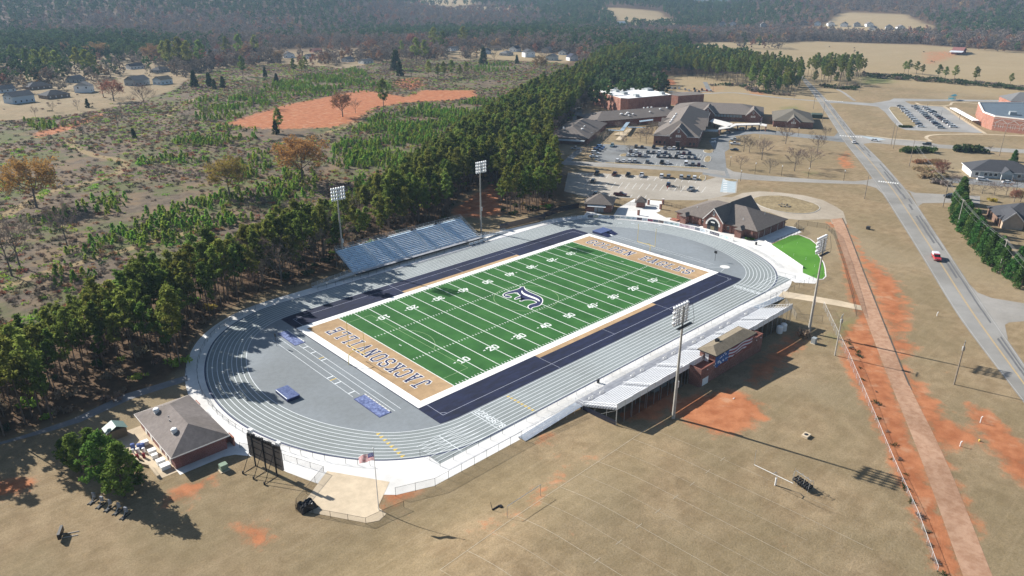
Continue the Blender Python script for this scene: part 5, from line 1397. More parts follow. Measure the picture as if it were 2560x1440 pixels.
# main road
ml = ext(ext(G2([(2009, 204), (2045, 252), (2081, 308), (2110, 355), (2160, 417), (2204, 480), (2288, 614), (2399, 799), (2523, 960)]), 1, 120), -1, 60)
mr = ext(ext(G2([(2022, 204), (2068, 250), (2108, 300), (2146, 348), (2205, 405), (2271, 480), (2338, 581), (2436, 729), (2560, 910)]), 1, 120), -1, 60)
ROAD, A, B = ribbon('main_road', ml, mr, .030, M_ASPH, n=90)
stripe('centre_line', A, B, .485, .16, .036, M_YPAINT, ROAD); stripe('centre_line', A, B, .515, .16, .036, M_YPAINT, ROAD)
M_EDGE = surf('worn_paint', (.42, .41, .39), .15, 2, .8); stripe('edge_line', A, B, .05, .10, .036, M_EDGE, ROAD); stripe('edge_line', A, B, .95, .10, .036, M_EDGE, ROAD)
mb = MB(); rd = random.Random(2)
for i in range(8, 86):
    for t in ((.66, .74), (.80, .86)):
        if rd.random() < .62:
            a, b = Vector(A[i]), Vector(B[i]); c, d = Vector(A[i + 1]), Vector(B[i + 1]); w0 = rd.uniform(.0, .03)
            mb.face([(*a.lerp(b, t[0] + w0), .0335), (*c.lerp(d, t[0] + w0), .0335), (*c.lerp(d, t[1] + w0), .0335), (*a.lerp(b, t[1] + w0), .0335)][::-1])
structure(mb, 'repair_patch', M_PATCH, ROAD)['kind'] = 'stuff'
dl = G2([(2078, 548), (2086, 567), (2133, 712), (2184, 849), (2227, 960), (2301, 1161), (2338, 1262), (2402, 1440)]); dr = G2([(2106, 545), (2116, 567), (2170, 708), (2217, 826), (2271, 960), (2338, 1104), (2405, 1262), (2476, 1440)])
DR, A2, B2 = ribbon('dirt_road', ext(dl, 1, 60), ext(dr, 1, 60), .022, M_GRAVEL, n=60)
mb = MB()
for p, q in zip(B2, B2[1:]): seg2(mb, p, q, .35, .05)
structure(mb, 'road_edge_shadow_kerb', surf('dark_edge_strip', (.09, .075, .06), .2), DR)  # flat dark strip along the right edge of the dirt road
def lot(name, pix, z, m): return sheet(name, pix, z, m)
lot('school_drive', [(1812, 417), (1834, 429), (1888, 436.5), (1953, 442), (2047, 449), (2137, 453), (2170, 450), (2200, 440), (2215, 482), (2204, 482), (2190, 470), (2160, 461), (2060, 458), (1920, 452), (1845, 448), (1808, 446), (1770, 440)], .026, surf('drive_asphalt', (.30, .285, .262), .08, .4, .9, big=.05))
lot('front_drive', [(1772, 352), (1795, 341), (1825, 328), (1870, 323), (1945, 328), (2030, 337), (2085, 341), (2096, 330), (2112, 356), (2092, 354), (2030, 347), (1945, 338), (1885, 334), (1840, 340), (1822, 352), (1824, 372), (1812, 380), (1816, 420), (1826, 446), (1756, 436), (1757, 424), (1766, 396), (1786, 376)], .028, M_ASPH2)
lot('upper_lot', [(1497, 360), (1545, 362), (1720, 371), (1787, 376), (1770, 422), (1640, 414), (1508, 407), (1486, 401)], .024, M_ASPH2)
lot('middle_drive', [(1390, 398), (1425, 402), (1510, 407), (1640, 414), (1760, 422), (1812, 428), (1815, 440), (1757, 431), (1640, 424), (1500, 417), (1388, 411)], .030, surf('drive_asphalt', (.30, .285, .262)))
lot('side_drive', [(1455, 371), (1462, 371), (1428, 402), (1410, 402), (1425, 388), (1440, 376)], .026, M_ASPH2)
lot('lower_lot', [(1420, 432), (1450, 431), (1500, 433), (1640, 441), (1757, 453), (1800, 440), (1845, 448), (1841, 482), (1803, 491), (1752, 501), (1660, 500), (1590, 496), (1462, 492), (1410, 478)], .022, M_PALE)
lot('loop_drive', [(1770, 490), (1830, 493), (1858, 482), (1898, 478), (1952, 481.5), (2010, 488.5), (2057, 500), (2092, 518), (2108, 529), (2118, 560), (2080, 560), (2076, 548), (2045, 549), (1998, 550), (1963, 546), (1928, 532), (1891, 524), (1835, 512), (1770, 503)], .020, surf('loop_concrete', (.39, .335, .265), .08, .4, .9, big=.04))
def island(name, pix, z=.14):
    P = chaikin(G2(pix), 1)
    if area(P) < 0: P = P[::-1]
    mb = MB(); tri_poly(mb, inset(P, .25), z + .004); o = structure(mb, name, M_GRASSI)
    mb = MB(); tri_poly(mb, P, z)
    for i in range(len(P)):
        a, b = P[i], P[(i + 1) % len(P)]; mb.face([(*a, 0), (*b, 0), (*b, z), (*a, z)])
    structure(mb, 'kerb', M_KERB, o); return o
island('loop_island', [(1877, 497), (1905, 489), (1963, 489), (2010, 501), (2043, 511), (2053, 522), (2033, 533), (1998, 535), (1952, 530), (1917, 522), (1891, 511)])
mb = MB(); rd = random.Random(9); c = G(1962, 514)
for k in range(9): a = c + Vector((rd.uniform(-3, 3), rd.uniform(-3, 3), 0)); mb.box(a.x - .4, a.x + .4, a.y - .3, a.y + .3, .14, .14 + rd.uniform(.2, .5), rd.uniform(0, 3))
o = structure(mb, 'rock_ring', surf('field_stone', (.17, .15, .12), .3)); o['kind'] = 'stuff'; tag(o, 'scatter of small rocks in the middle of the turnaround island', 'rocks')
island('lot_island', [(1553, 384), (1575, 384), (1567, 392), (1547, 391)]); island('lot_island', [(1763, 390), (1779, 391), (1776, 406), (1758, 405)]); island('lot_island', [(1757, 374), (1786, 375), (1780, 384), (1760, 382)]); island('lot_island', [(1508, 408), (1640, 416), (1770, 424), (1772, 420), (1640, 413.5), (1515, 405)])
island('lot_island', [(1750, 437), (1766, 439), (1762, 454), (1745, 451)]); island('lot_island', [(1806, 446), (1845, 449), (1842, 455), (1815, 452)])
lot('accessible_bays', [(1807, 448), (1841, 449), (1838, 482), (1800, 480)], .030, surf('pale_blue_lot', (.36, .42, .45), .08, .5))
for k in range(6):
    y = 452 + k * 5.5; lot('bay_stripe', [(1808, y), (1818, y), (1818, y + 1.6), (1808, y + 1.6)], .036, M_PAINT)
for y in (345, 353):
    lot('crosswalk_bar', [(1779, y), (1791, y), (1790, y + 2.6), (1777, y + 2.6)], .034, M_PAINT)
# right-hand school lot, side street and driveways
lot('right_lot', [(2180, 258), (2224, 251), (2235, 246), (2343, 248), (2570, 251), (2570, 255), (2371, 253), (2262, 253), (2278, 261), (2311, 264), (2356, 267), (2385, 284), (2417, 307), (2463, 333), (2308, 327), (2265, 325), (2246, 318), (2230, 302), (2213, 281), (2195, 267), (2170, 264), (2100, 258), (2065, 257), (2062, 252), (2100, 253)], .024, surf('lot_grey', (.30, .295, .285), .07, .4, .9, big=.05))
island('grass_island', [(2218, 267), (2247, 267), (2266, 286), (2293, 310), (2287, 318), (2269, 318), (2253, 312), (2232, 286)])
lot('side_street', [(2120, 336), (2155, 338), (2180, 342), (2310, 354), (2348, 361), (2570, 374), (2570, 384), (2310, 368), (2180, 357), (2140, 362)], .026, surf('drive_asphalt', (.30, .285, .262)))
lot('crossing_pad', [(2150, 340), (2200, 345), (2215, 350), (2180, 350)], .032, surf('pale_blue_lot', (.36, .42, .45)))
lot('driveway', [(2250, 468), (2287, 482), (2387, 487), (2450, 490), (2450, 510), (2380, 507), (2307, 508), (2295, 516), (2275, 480)], .025, surf('drive_asphalt', (.30, .285, .262)))
lot('driveway', [(2425, 712), (2445, 732), (2479, 745), (2600, 765), (2600, 800), (2523, 806), (2512, 812), (2520, 850), (2500, 828)], .025, surf('drive_asphalt', (.30, .285, .262)))
lot('house_lot', [(2360, 445), (2440, 447), (2560, 455), (2560, 470), (2440, 462), (2360, 455)], .025, M_ASPH2)
def walk(pix, w, m=M_BEIGE, name='sidewalk', z=.03):
    P = smooth(resample(G2(pix), 24), 2); mb = MB()
    for a, b in zip(P, P[1:]): seg2(mb, a, b, w, z)
    for i, f_ in enumerate(mb.f): pass
    for i in range(len(mb.v)): x, y, zz_ = mb.v[i]; mb.v[i] = (x, y, zz_ + .0004 * (i // 4))
    return structure(mb, name, m)
walk([(2328, 353), (2312, 344), (2322, 338), (2345, 336), (2440, 335), (2570, 340)], 2.0); walk([(2165, 338), (2230, 347), (2328, 353)], 1.6); walk([(2290, 257), (2300, 263), (2360, 265), (2380, 262), (2376, 256), (2395, 255), (2510, 264)], 1.8)
walk([(2463, 334), (2417, 305), (2385, 283), (2360, 266)], 2.2); walk([(2058, 211), (2083, 218), (2110, 232), (2137, 252)], 2.6, surf('drive_asphalt', (.30, .285, .262)), 'footway')
walk([(1762, 205), (1768, 215), (1772, 228), (1700, 232), (1640, 225)], 4.0, M_ASPH2, 'service_road'); walk([(1700, 236), (1780, 233), (1835, 231), (1960, 246), (2060, 254)], 5.0, surf('drive_asphalt', (.30, .285, .262)), 'service_road')
walk([(1445, 300), (1440, 270), (1452, 245), (1475, 225)], 7.0, M_ASPH2, 'service_road'); walk([(1545, 350), (1560, 335), (1575, 322)], 3.0)
walk([(1545, 337), (1560, 330)], 6.0)
for a, b in (((2062, 251), (2108, 254)), ((2098, 339), (2156, 343)), ((2195, 453), (2247, 459))):    # crosswalks
    mb = MB(); p, q = G(*a), G(*b)
    for k in range(9):
        c = p.lerp(q, (k + .5) / 9); d_ = (q - p).normalized(); n = Vector((-d_.y, d_.x, 0)); h_ = (q - p).length / 9 * .3
        mb.face([(*(c - d_ * h_ - n * 1.2)[:2], .042), (*(c + d_ * h_ - n * 1.2)[:2], .042), (*(c + d_ * h_ + n * 1.2)[:2], .042), (*(c - d_ * h_ + n * 1.2)[:2], .042)])
    structure(mb, 'crosswalk', M_PAINT)
# stall lines
aa = lambda x, y: (1380 + x / 6.095, 340 + y / 6.095)
mb = MB()
for k in range(18):
    x = 480 + k * 105.0 * (1 + .0004 * k); y = 770 + k * 5.6
    p, q = G(*aa(x, y)), G(*aa(x + 70, y - 90)); seg2(mb, p[:2], q[:2], .16, .029)
for k in range(19):
    x = 410 + k * 104; y = 590 + k * 5.5
    if x > 2250: continue
    p, q = G(*aa(x, y + 30)), G(*aa(x + 40, y - 25)); seg2(mb, p[:2], q[:2], .16, .029)
for k in range(9):
    x = 540 + k * 108; y = 905 + k * 6; p, q = G(*aa(x, y)), G(*aa(x + 38, y - 48)); seg2(mb, p[:2], q[:2], .16, .029)
o = structure(mb, 'stall_lines', M_PAINT); o['kind'] = 'stuff'
mb = MB()
for k in range(22):
    p = G(*aa(1010 + k * 62, 425 + k * 3.6)); q = G(*aa(1040 + k * 62, 370 + k * 3.6)); seg2(mb, p[:2], q[:2], .12, .032)
    p = G(*aa(1130 + k * 54, 310 + k * 3.2)); q = G(*aa(1185 + k * 54, 215 + k * 3.2)); seg2(mb, p[:2], q[:2], .12, .032)
o = structure(mb, 'stall_lines', M_PAINT); o['kind'] = 'stuff'
# faint old lines of the practice field on the grass
mb = MB(); M_FAINT = surf('faded_lime', (.355, .30, .215), .12, 1.2, .95)
P0, P1 = GT(1100, 1425), GT(1620, 1070)
dP = (P1 - P0); dP.z = 0; dn = Vector((dP.y, -dP.x, 0)).normalized()
def gline(a, b, w):
    n = 16
    for i in range(n):
        u_, v_ = a.lerp(b, i / n), a.lerp(b, (i + 1) / n); d_ = (v_ - u_).normalized(); s_ = Vector((-d_.y, d_.x, 0)) * w / 2
        Q = [u_ - s_, v_ - s_, v_ + s_, u_ + s_]; mb.face([(q.x, q.y, tz(q.x, q.y) + .03) for q in Q])
gline(P0, P1, .12)
for k in range(11):
    a = P0 + dP * (k / 10.0) ; gline(a, a + dn * (44 if k % 2 else 36), .10 if k % 2 else .07)
    b = a + dn * 16; gline(b - dP.normalized() * .8, b + dP.normalized() * .8, .12)
o = structure(mb, 'practice_lines', M_FAINT); o['kind'] = 'stuff'
# ================================================================ SCHOOL AND HOUSES
SO = Vector((210, 98, 0)); SR = R(29)
def LB(mb, name, m, t): return mb.build(name, m, t, world=False)
M_WROOF = surf('white_membrane', (.80, .80, .79), .04, .3, .7)
M_HVAC = surf('hvac_grey', (.33, .36, .37), .1, 1, .5, metal=.2)
M_BTRIM = plain('brown_trim', (0.09, 0.07, 0.06), 0.6)
def gable_front(t, x, y0, y1, ze, zr, depth, wall_m=None, roof_m=None, win=True, base=True):
    """brick gable bay whose face looks along -x in the thing's frame"""
    mb = MB(); gable_wall(mb, x, y0, y1, 0, ze, zr - .12); mb.box(x + .3, x + 2.0, y0, y0 + .3, 0, ze); mb.box(x + .3, x + 2.0, y1 - .3, y1, 0, ze); w_ = LB(mb, 'gable_wall', wall_m or M_BRICK, t)
    mb = MB(); gable_faces(mb, x, x + depth, y0, y1, ze, zr, 'x', .35); r_ = LB(mb, 'gable_roof', roof_m or M_SHINGLE, t)
    c = (y0 + y1) / 2; s = (zr - ze) / (y1 - c)
    for sg in (-1, 1):
        mb = MB(); a = c + sg * ((y1 - c) + .38); za = ze - .38 * s; xx = x - .40
        for q in ((xx, 1), (xx + .1, -1)): mb.face([(q[0], c, zr), (q[0], a, za), (q[0], a, za - .5), (q[0], c, zr - .5)][::q[1]])
        mb.face([(xx, c, zr), (xx + .1, c, zr), (xx + .1, a, za), (xx, a, za)]); LB(mb, 'rake_board', M_TRIM, r_)
    if win:
        mb = MB(); mb.box(x - .06, x - .02, c - .5, c + .5, zr - 3.3, zr - 1.7); w2 = LB(mb, 'gable_window', M_TRIM, t)
        mb = MB(); mb.box(x - .10, x - .065, c - .25, c + .25, zr - 3.05, zr - 1.95); LB(mb, 'pane', M_GLASSD, w2)
        for k in (-1, 0, 1):
            mb = MB(); mb.box(x - .06, x - .02, c + k * 1.0 - .4, c + k * 1.0 + .4, ze - 1.6, ze - .3); LB(mb, 'window', M_TRIM, t)
# main classroom block
MBL = thing('school_wing', 'tall red brick school wing with long brown roof and gabled front facing the car park', 'building', SO, SR)
mb = MB(); mb.box(0, 92, -13.2, 11.2, 0, 5.6); LB(mb, 'wall', M_BRICK, MBL)
mb = MB(); hip_faces(mb, 0, 92, -13.2, 11.2, 5.6, 12.0, 'x', inset=16, oh=.5); mr_ = LB(mb, 'roof', M_SHINGLE, MBL)
mb = MB(); fascia(mb, 0, 92, -13.2, 11.2, 5.6, oh=.5, h=.3); LB(mb, 'fascia', M_TRIM, mr_)
gable_front(MBL, -.8, -6.8, 2.2, 6.7, 11.0, 17)
for y in (-11.0, -9.0, 5.0, 7.5, 9.5):
    mb = MB(); mb.box(-.08, -.01, y - .5, y + .5, 1.0, 2.4); LB(mb, 'window', M_GLASSD, MBL)
mb = MB(); mb.box(-.9, -.82, -3.2, -1.4, .1, 2.5); LB(mb, 'door', M_BLACK, MBL)
mb = MB(); mb.box(-1.6, -.8, -3.6, -1.0, 2.7, 2.85); LB(mb, 'door_canopy', M_TRIM, MBL)
for x, y0, y1, z0 in ((22, -15.0, -8.0, 7.4), (34, -15.5, -8.5, 7.6), (46, -15, -8, 7.4), (28, 6.5, 12.5, 6.8), (44, 6.5, 12.5, 6.8)):
    mb = MB(); yy = sorted((y0, y1)); gable_faces(mb, x, x + 8, yy[0], yy[1], z0 - 1.4, z0 + 1.0, 'y', .3); LB(mb, 'dormer_roof', M_SHINGLE, mr_)
for x in (18, 24, 27, 33, 38, 41, 50):
    mb = MB(); z = 12.0 - 5.0 * 6.4 / 13; mb.box(x, x + 1.0, 4.0, 5.0, z - .8, z + .55); mb.lathe([(.55, z + .5), (.7, z + .65), (.5, z + .95)], (x + .5, 4.5, 0), 10); LB(mb, 'roof_fan', M_WHITE, mr_)
# left wing
W1 = thing('school_wing', 'low brick school wing with wide hip roof at the left beside the pines', 'building', (177, 133, 0), SR)
mb = MB(); mb.box(0, 54, 0, 23, 0, 3.6); LB(mb, 'wall', M_BRICK, W1)
mb = MB(); hip_faces(mb, 0, 54, 0, 23, 3.6, 8.0, 'x', inset=13, oh=.8); r_ = LB(mb, 'roof', M_SHINGLE, W1)
mb = MB(); fascia(mb, 0, 54, 0, 23, 3.6, oh=.8, h=.35); LB(mb, 'fascia', M_BTRIM, r_)
mb = MB(); mb.face([(-.8, 1, 3.0), (-.8, 17, 3.0), (-3.4, 17, 2.4), (-3.4, 1, 2.4)]); mb.face([(-.8, 1, 2.95), (-3.4, 1, 2.35), (-3.4, 17, 2.35), (-.8, 17, 2.95)]); LB(mb, 'metal_awning', M_HVAC, W1)
for x, y, s_ in ((14, 6, 1.2), (10, 16, .8), (17, 18, .8), (22, 6.5, .7)):
    mb = MB(); z = 3.6 + 4.4 * min(y, 23 - y) / 12.0; mb.lathe([(.35 * s_, z - .5), (.4 * s_, z + .3), (.75 * s_, z + .4), (.7 * s_, z + .9), (.2 * s_, z + 1.1)], (x, y, 0), 10); LB(mb, 'roof_fan', M_WHITE, r_)
# connecting wing
W2 = thing('school_wing', 'long low connecting school wing with many white roof vents below the gym', 'building', (262, 166, 0), R(-20))
mb = MB(); mb.box(-36, 34, -12.5, 14, 0, 3.9); LB(mb, 'wall', M_BRICK, W2)
mb = MB(); hip_faces(mb, -36, 34, -12.5, 14, 3.9, 7.6, 'x', inset=12, oh=.7); r_ = LB(mb, 'roof', M_SHINGLE, W2)
mb = MB(); fascia(mb, -36, 34, -12.5, 14, 3.9, oh=.7, h=.3); LB(mb, 'fascia', M_BTRIM, r_)
for x, y, s_ in ((-14, -6, 1.1), (-11, -7, 1.0), (-8.5, -5, 1.2), (-6, -7.5, .9), (-10, -9, .9), (8, -6, .8), (18, -3, .9), (12, 3, .8), (15, 3, .8), (9, 3, .8), (24, -2, .9)):
    mb = MB(); z = 3.9 + 3.7 * (13.2 - abs(y - .75)) / 13.2; mb.lathe([(.4 * s_, z - .5), (.45 * s_, z + .25), (.85 * s_, z + .35), (.8 * s_, z + .85), (.2 * s_, z + 1.0)], (x, y, 0), 10); LB(mb, 'roof_fan', M_WHITE, r_)
# gym: white flat roof
GP = [(279.1, 191.9), (280.4, 186.4), (319.7, 177.8), (340.1, 227.3), (299.6, 235.1)]
GY_ = thing('gymnasium', 'big red brick gymnasium with flat bright white roof', 'building', (305, 205, 0))
mb = MB(); mb.prism(GP, 0, 10.5); mb.build('wall', M_BRICKO, GY_)
mb = MB(); tri_poly(mb, inset(GP, .6), 10.53); gr = mb.build('roof', M_WROOF, GY_)
mb = MB()
for a, b in zip(GP, GP[1:] + GP[:1]):
    a, b = Vector(a), Vector(b); v = (b - a).normalized(); n = Vector((-v.y, v.x)) * .5; Q = [a[:], b[:], (b + n)[:], (a + n)[:]]; mb.prism(Q if area(Q) > 0 else Q[::-1], 10.51, 10.85)
mb.build('parapet', M_TRIM, gr)
for x, y, s_ in ((304, 216, 2.0), (298, 204, 2.4), (294, 190, 2.2), (322, 222, 1.8), (328, 205, 3.0), (318, 185, 2.0)):
    mb = MB(); mb.box(x - s_, x + s_, y - s_ * .7, y + s_ * .7, 10.54, 12.2, R(65)); mb.build('rooftop_unit', M_HVAC, gr)
a, b = Vector(GP[4]), Vector(GP[0])
for k in range(6):
    p = a.lerp(b, .32 + k * .12); v = (b - a).normalized(); n = Vector((v.y, -v.x)) * .18
    mb = MB(); Q = [(p - v * .35)[:], (p + v * .35)[:], (p + v * .35 - n * 1)[:], (p - v * .35 - n * 1)[:]]; mb.prism(Q if area(Q) > 0 else Q[::-1], 0, 9.8); mb.build('wall_pier', plain('dark_brick', (.09, .03, .022), .9), GY_)
for k, (px, py) in enumerate(((1492, 262), (1522, 272))):
    p = G(px, py); mb = MB(); mb.lathe([(.4, 0), (1.1, .4), (1.2, 1.4), (.7, 2.1), (.1, 2.3)], (p.x, p.y, 0), 12); solo(mb, 'water_tank', plain('tank_pink', (.62, .48, .44), .5), ['rounded pale tank by the left wall of the gymnasium', 'rounded pale tank nearer the front corner of the gymnasium'][k], 'tank')
P = G(1552, 276); mb = MB(); mb.lathe([(4.2, 2.6), (4.0, 3.3), (3.0, 4.1), (1.5, 4.6), (.1, 4.8)], (P.x + 6, P.y + 2, 0), 18); mb.lathe([(3.6, 0), (3.6, 2.6)], (P.x + 6, P.y + 2, 0), 18); solo(mb, 'domed_entry', surf('pale_dome', (.55, .62, .63), .05), 'pale domed entry canopy at the gymnasium corner', 'canopy')
AN = thing('gym_annex', 'lower brick annex with brown flat roof joined to the white gymnasium', 'building', (345, 185, 0))
q = lambda x, y, z: (G(1370 + x / 6.095, 190 + y / 6.095, z).x, G(1370 + x / 6.095, 190 + y / 6.095, z).y)
AP = [q(1885, 292, 7), q(1985, 305, 7), q(2380, 277, 7), (372, 190), (341, 205)]
AP = AP if area(AP) > 0 else AP[::-1]
mb = MB(); mb.prism(AP, 0, 7); mb.build('wall', M_BRICKO, AN)
mb = MB(); tri_poly(mb, [tuple(Vector(p) * 1) for p in AP], 7.03); mb.build('roof', M_SHINGLE, AN)
# north wing with gables
NW = thing('school_wing', 'far brick school wing with brown roof and two white-trimmed gables over the entrance canopy', 'building', SO, SR)
mb = MB(); mb.box(96, 134, -47, 12, 0, 4.6); LB(mb, 'wall', M_BRICK, NW)
mb = MB(); hip_faces(mb, 96, 134, -47, 12, 4.6, 9.0, 'y', inset=15, oh=.6); r_ = LB(mb, 'roof', M_SHINGLE, NW)
mb = MB(); fascia(mb, 96, 134, -47, 12, 4.6, oh=.6, h=.3); LB(mb, 'fascia', M_BTRIM, r_)
gable_front(NW, 93.0, -16.5, -7.5, 5.0, 9.2, 16); gable_front(NW, 93.5, -45.5, -36.5, 4.8, 8.8, 16)
for k in range(9):
    y = -34 + k * 2.0; mb = MB(); mb.box(95.5, 95.6, y, y + 1.7, 2.6, 4.2); LB(mb, 'window', surf('pale_window', (.30, .34, .36), .15, 1, .3), NW)
# small building at the right
SBd = thing('school_annex', 'separate square brick building with hip roof and small front gable by the road', 'building', SO, SR)
mb = MB(); mb.box(82, 122, -77.2, -53.6, 0, 3.8); LB(mb, 'wall', M_BRICK, SBd)
mb = MB(); hip_faces(mb, 82, 122, -77.2, -53.6, 3.8, 8.6, 'x', inset=17, oh=.6); r_ = LB(mb, 'roof', shingle_mat('olive_shingle', (.135, .122, .100)), SBd)
mb = MB(); fascia(mb, 82, 122, -77.2, -53.6, 3.8, oh=.6, h=.3); LB(mb, 'fascia', M_BTRIM, r_)
gable_front(SBd, 81.0, -69.2, -62.0, 4.0, 7.0, 12, roof_m=MATS['olive_shingle'])
mb = MB(); mb.box(124, 132, -86, -79, 0, 2.6); solo_o = LB(mb, 'screen_wall', surf('green_screen', (.05, .075, .06), .2), SBd)
# entrance canopies
CAN = thing('entrance_canopy', 'white roofed drop-off canopy curving along the school entrance', 'canopy', G(1800, 320))
M_CANO = surf('canopy_roof', (.62, .60, .57), .06, .6, .8)
tt = lambda x, y, z=3.3: tuple(G(1740 + x / 5.538, 200 + y / 5.538, z)[:2])
for nm, pts in (('canopy_roof', [(185, 575), (240, 538), (510, 605), (465, 655)]), ('canopy_roof', [(310, 690), (320, 655), (460, 640), (540, 605), (890, 598), (890, 622), (560, 630), (470, 665)]), ('canopy_roof', [(880, 598), (985, 620), (975, 640), (885, 625)]), ('walkway_roof', [(78, 690), (310, 690), (300, 715), (80, 705)])):
    P = [tt(*p_) for p_ in pts]; P = P if area(P) > 0 else P[::-1]
    mb = MB(); tri_poly(mb, P, 3.5)
    for i in range(len(P)): a, b = P[i], P[(i + 1) % len(P)]; mb.face([(*a, 3.05), (*b, 3.05), (*b, 3.5), (*a, 3.5)])
    tri_poly(mb, P, 3.06); mb.build(nm, M_CANO if nm == 'canopy_roof' else M_HVAC, CAN)
for x, y in ((200, 570), (260, 590), (330, 680), (460, 650), (580, 625), (700, 620), (780, 615), (880, 615), (970, 635)):
    p = tt(x, y); mb = MB(); mb.box(p[0] - .3, p[0] + .3, p[1] - .3, p[1] + .3, 0, 3.05); mb.build('pillar', M_BRICK, CAN)
GW = thing('garden_walkway', 'narrow metal roofed walkway crossing the school courtyard', 'canopy', G(1560, 320))
for pts in ([(1090, 830), (1190, 705), (1250, 700), (1150, 835)], [(920, 815), (1090, 825), (1090, 835), (920, 825)], [(1220, 770), (1480, 780), (1480, 790), (1220, 782)], [(1390, 680), (1600, 655), (1600, 675), (1400, 700)]):
    P = [q(x, y, 3) for x, y in pts]; P = P if area(P) > 0 else P[::-1]
    mb = MB(); mb.prism(P, 2.85, 3.0); mb.build('walkway_roof', surf('blue_metal', (.36, .46, .54), .06, .6, .4, metal=.3), GW)
    for p in P[::2]: mb = MB(); mb.tube((*p, 0), (*p, 2.84), .08, k=6); mb.build('post', M_HVAC, GW)
# softball dugouts and lights
for px, py, lb in ((1535, 205, 'dark red dugout at the edge of the pines behind the gym'), (1608, 209, 'long red brick dugout beside the far softball infield')):
    p = G(px, py); mb = MB(); mb.box(p.x - 5, p.x + 5, p.y - 2, p.y + 2, 0, 2.8, R(-30)); mb.cur = 1; mb.box(p.x - 5.3, p.x + 5.3, p.y - 2.3, p.y + 2.3, 2.803, 3.05, R(-30)); solo(mb, 'dugout', [M_BRICK, M_BTRIM], lb, 'dugout')

# ---------------------------------------------------------------- elementary school at the right edge
EP = [(393.5, -8.7), (391.0, -46.0), (440, -60), (478, -8), (452, 17), (407, 1.5)]
EL = thing('elementary_school', 'orange brick school with white zigzag wall stripes at the right edge', 'building', (425, -20, 0))
mb = MB(); mb.prism(EP, 0, 8.2); mb.build('wall', M_BRICKO, EL)
mb = MB(); tri_poly(mb, inset(EP, .8), 8.23); er = mb.build('roof', surf('dark_membrane', (.10, .13, .16), .1, .4, .7), EL)
mb = MB()
for a, b in zip(EP, EP[1:] + EP[:1]):
    a, b = Vector(a), Vector(b); v = (b - a).normalized(); n = Vector((-v.y, v.x)) * .7; Q = [a[:], b[:], (b + n)[:], (a + n)[:]]; mb.prism(Q if area(Q) > 0 else Q[::-1], 8.21, 8.9)
mb.build('parapet', M_TRIM, er)
for x, y in ((410, -14), (418, -26), (430, -20)):
    mb = MB(); mb.box(x - 2.5, x + 2.5, y - 1.8, y + 1.8, 8.25, 10.2, .4); mb.build('rooftop_unit', M_HVAC, er)
a, b = Vector(EP[0]), Vector(EP[1]); v = (b - a).normalized(); n = Vector((v.y, -v.x)) * .06
if n.x > 0: n = -n
def wall_line(u0, z0, u1, z1, w=.35):
    mb = MB(); p, r2 = a + v * u0 + n, a + v * u1 + n; dd = Vector((u1 - u0, z1 - z0)).normalized(); ox, oz = -dd.y * w / 2, dd.x * w / 2
    mb.face([(*(p + v * ox), z0 + oz), (*(p - v * ox), z0 - oz), (*(r2 - v * ox), z1 - oz), (*(r2 + v * ox), z1 + oz)]); mb.face([(*(p + v * ox), z0 + oz), (*(r2 + v * ox), z1 + oz), (*(r2 - v * ox), z1 - oz), (*(p - v * ox), z0 - oz)]); mb.build('white_stripe', M_TRIM, EL)
for k in range(3):
    u0 = 1.5 + k * 6.6
    wall_line(u0, 5.2, u0 + 3.0, 6.9); wall_line(u0 + 3.0, 6.9, u0 + 6.0, 5.0); wall_line(u0, 1.5, u0, 5.2, .25)
    for c in (1.8, 3.0, 4.2): wall_line(u0 + c, 2.0, u0 + c, 4.2, .3)
wall_line(0, 7.4, 20, 7.4, .3); wall_line(0, 4.9, 20, 4.9, .2); wall_line(0, 2.9, 20, 2.9, .2)
p = G(2535, 274); ET = thing('school_tower', 'grey pyramid roofed block behind the orange brick school', 'building', (p.x + 20, p.y, 0), R(29))
mb = MB(); mb.box(-14, 14, -12, 12, 0, 5.5); LB(mb, 'wall', M_BRICKO, ET)
mb = MB(); hip_faces(mb, -14, 14, -12, 12, 5.5, 10.5, 'y', inset=9, oh=.6); LB(mb, 'roof', M_SHINGLE4, ET)
CW = thing('covered_walk', 'white roofed covered walkway beside the full car park', 'canopy', G(2405, 292))
A_, B_ = G(2382, 270, 3), G(2440, 302, 3)
v = (B_ - A_).normalized(); n = Vector((-v.y, v.x, 0)) * 2
P = [(A_ + n)[:2], (A_ - n)[:2], (B_ - n)[:2], (B_ + n)[:2]]; P = P if area(P) > 0 else P[::-1]
mb = MB(); mb.prism(P, 2.9, 3.2); mb.build('roof', M_WROOF, CW)
for k in range(12):
    p = A_.lerp(B_, (k + .5) / 12); mb = MB(); mb.tube((p.x - n.x * .8, p.y - n.y * .8, 0), (p.x - n.x * .8, p.y - n.y * .8, 2.9), .12, k=6); mb.build('post', M_BEIGE, CW)

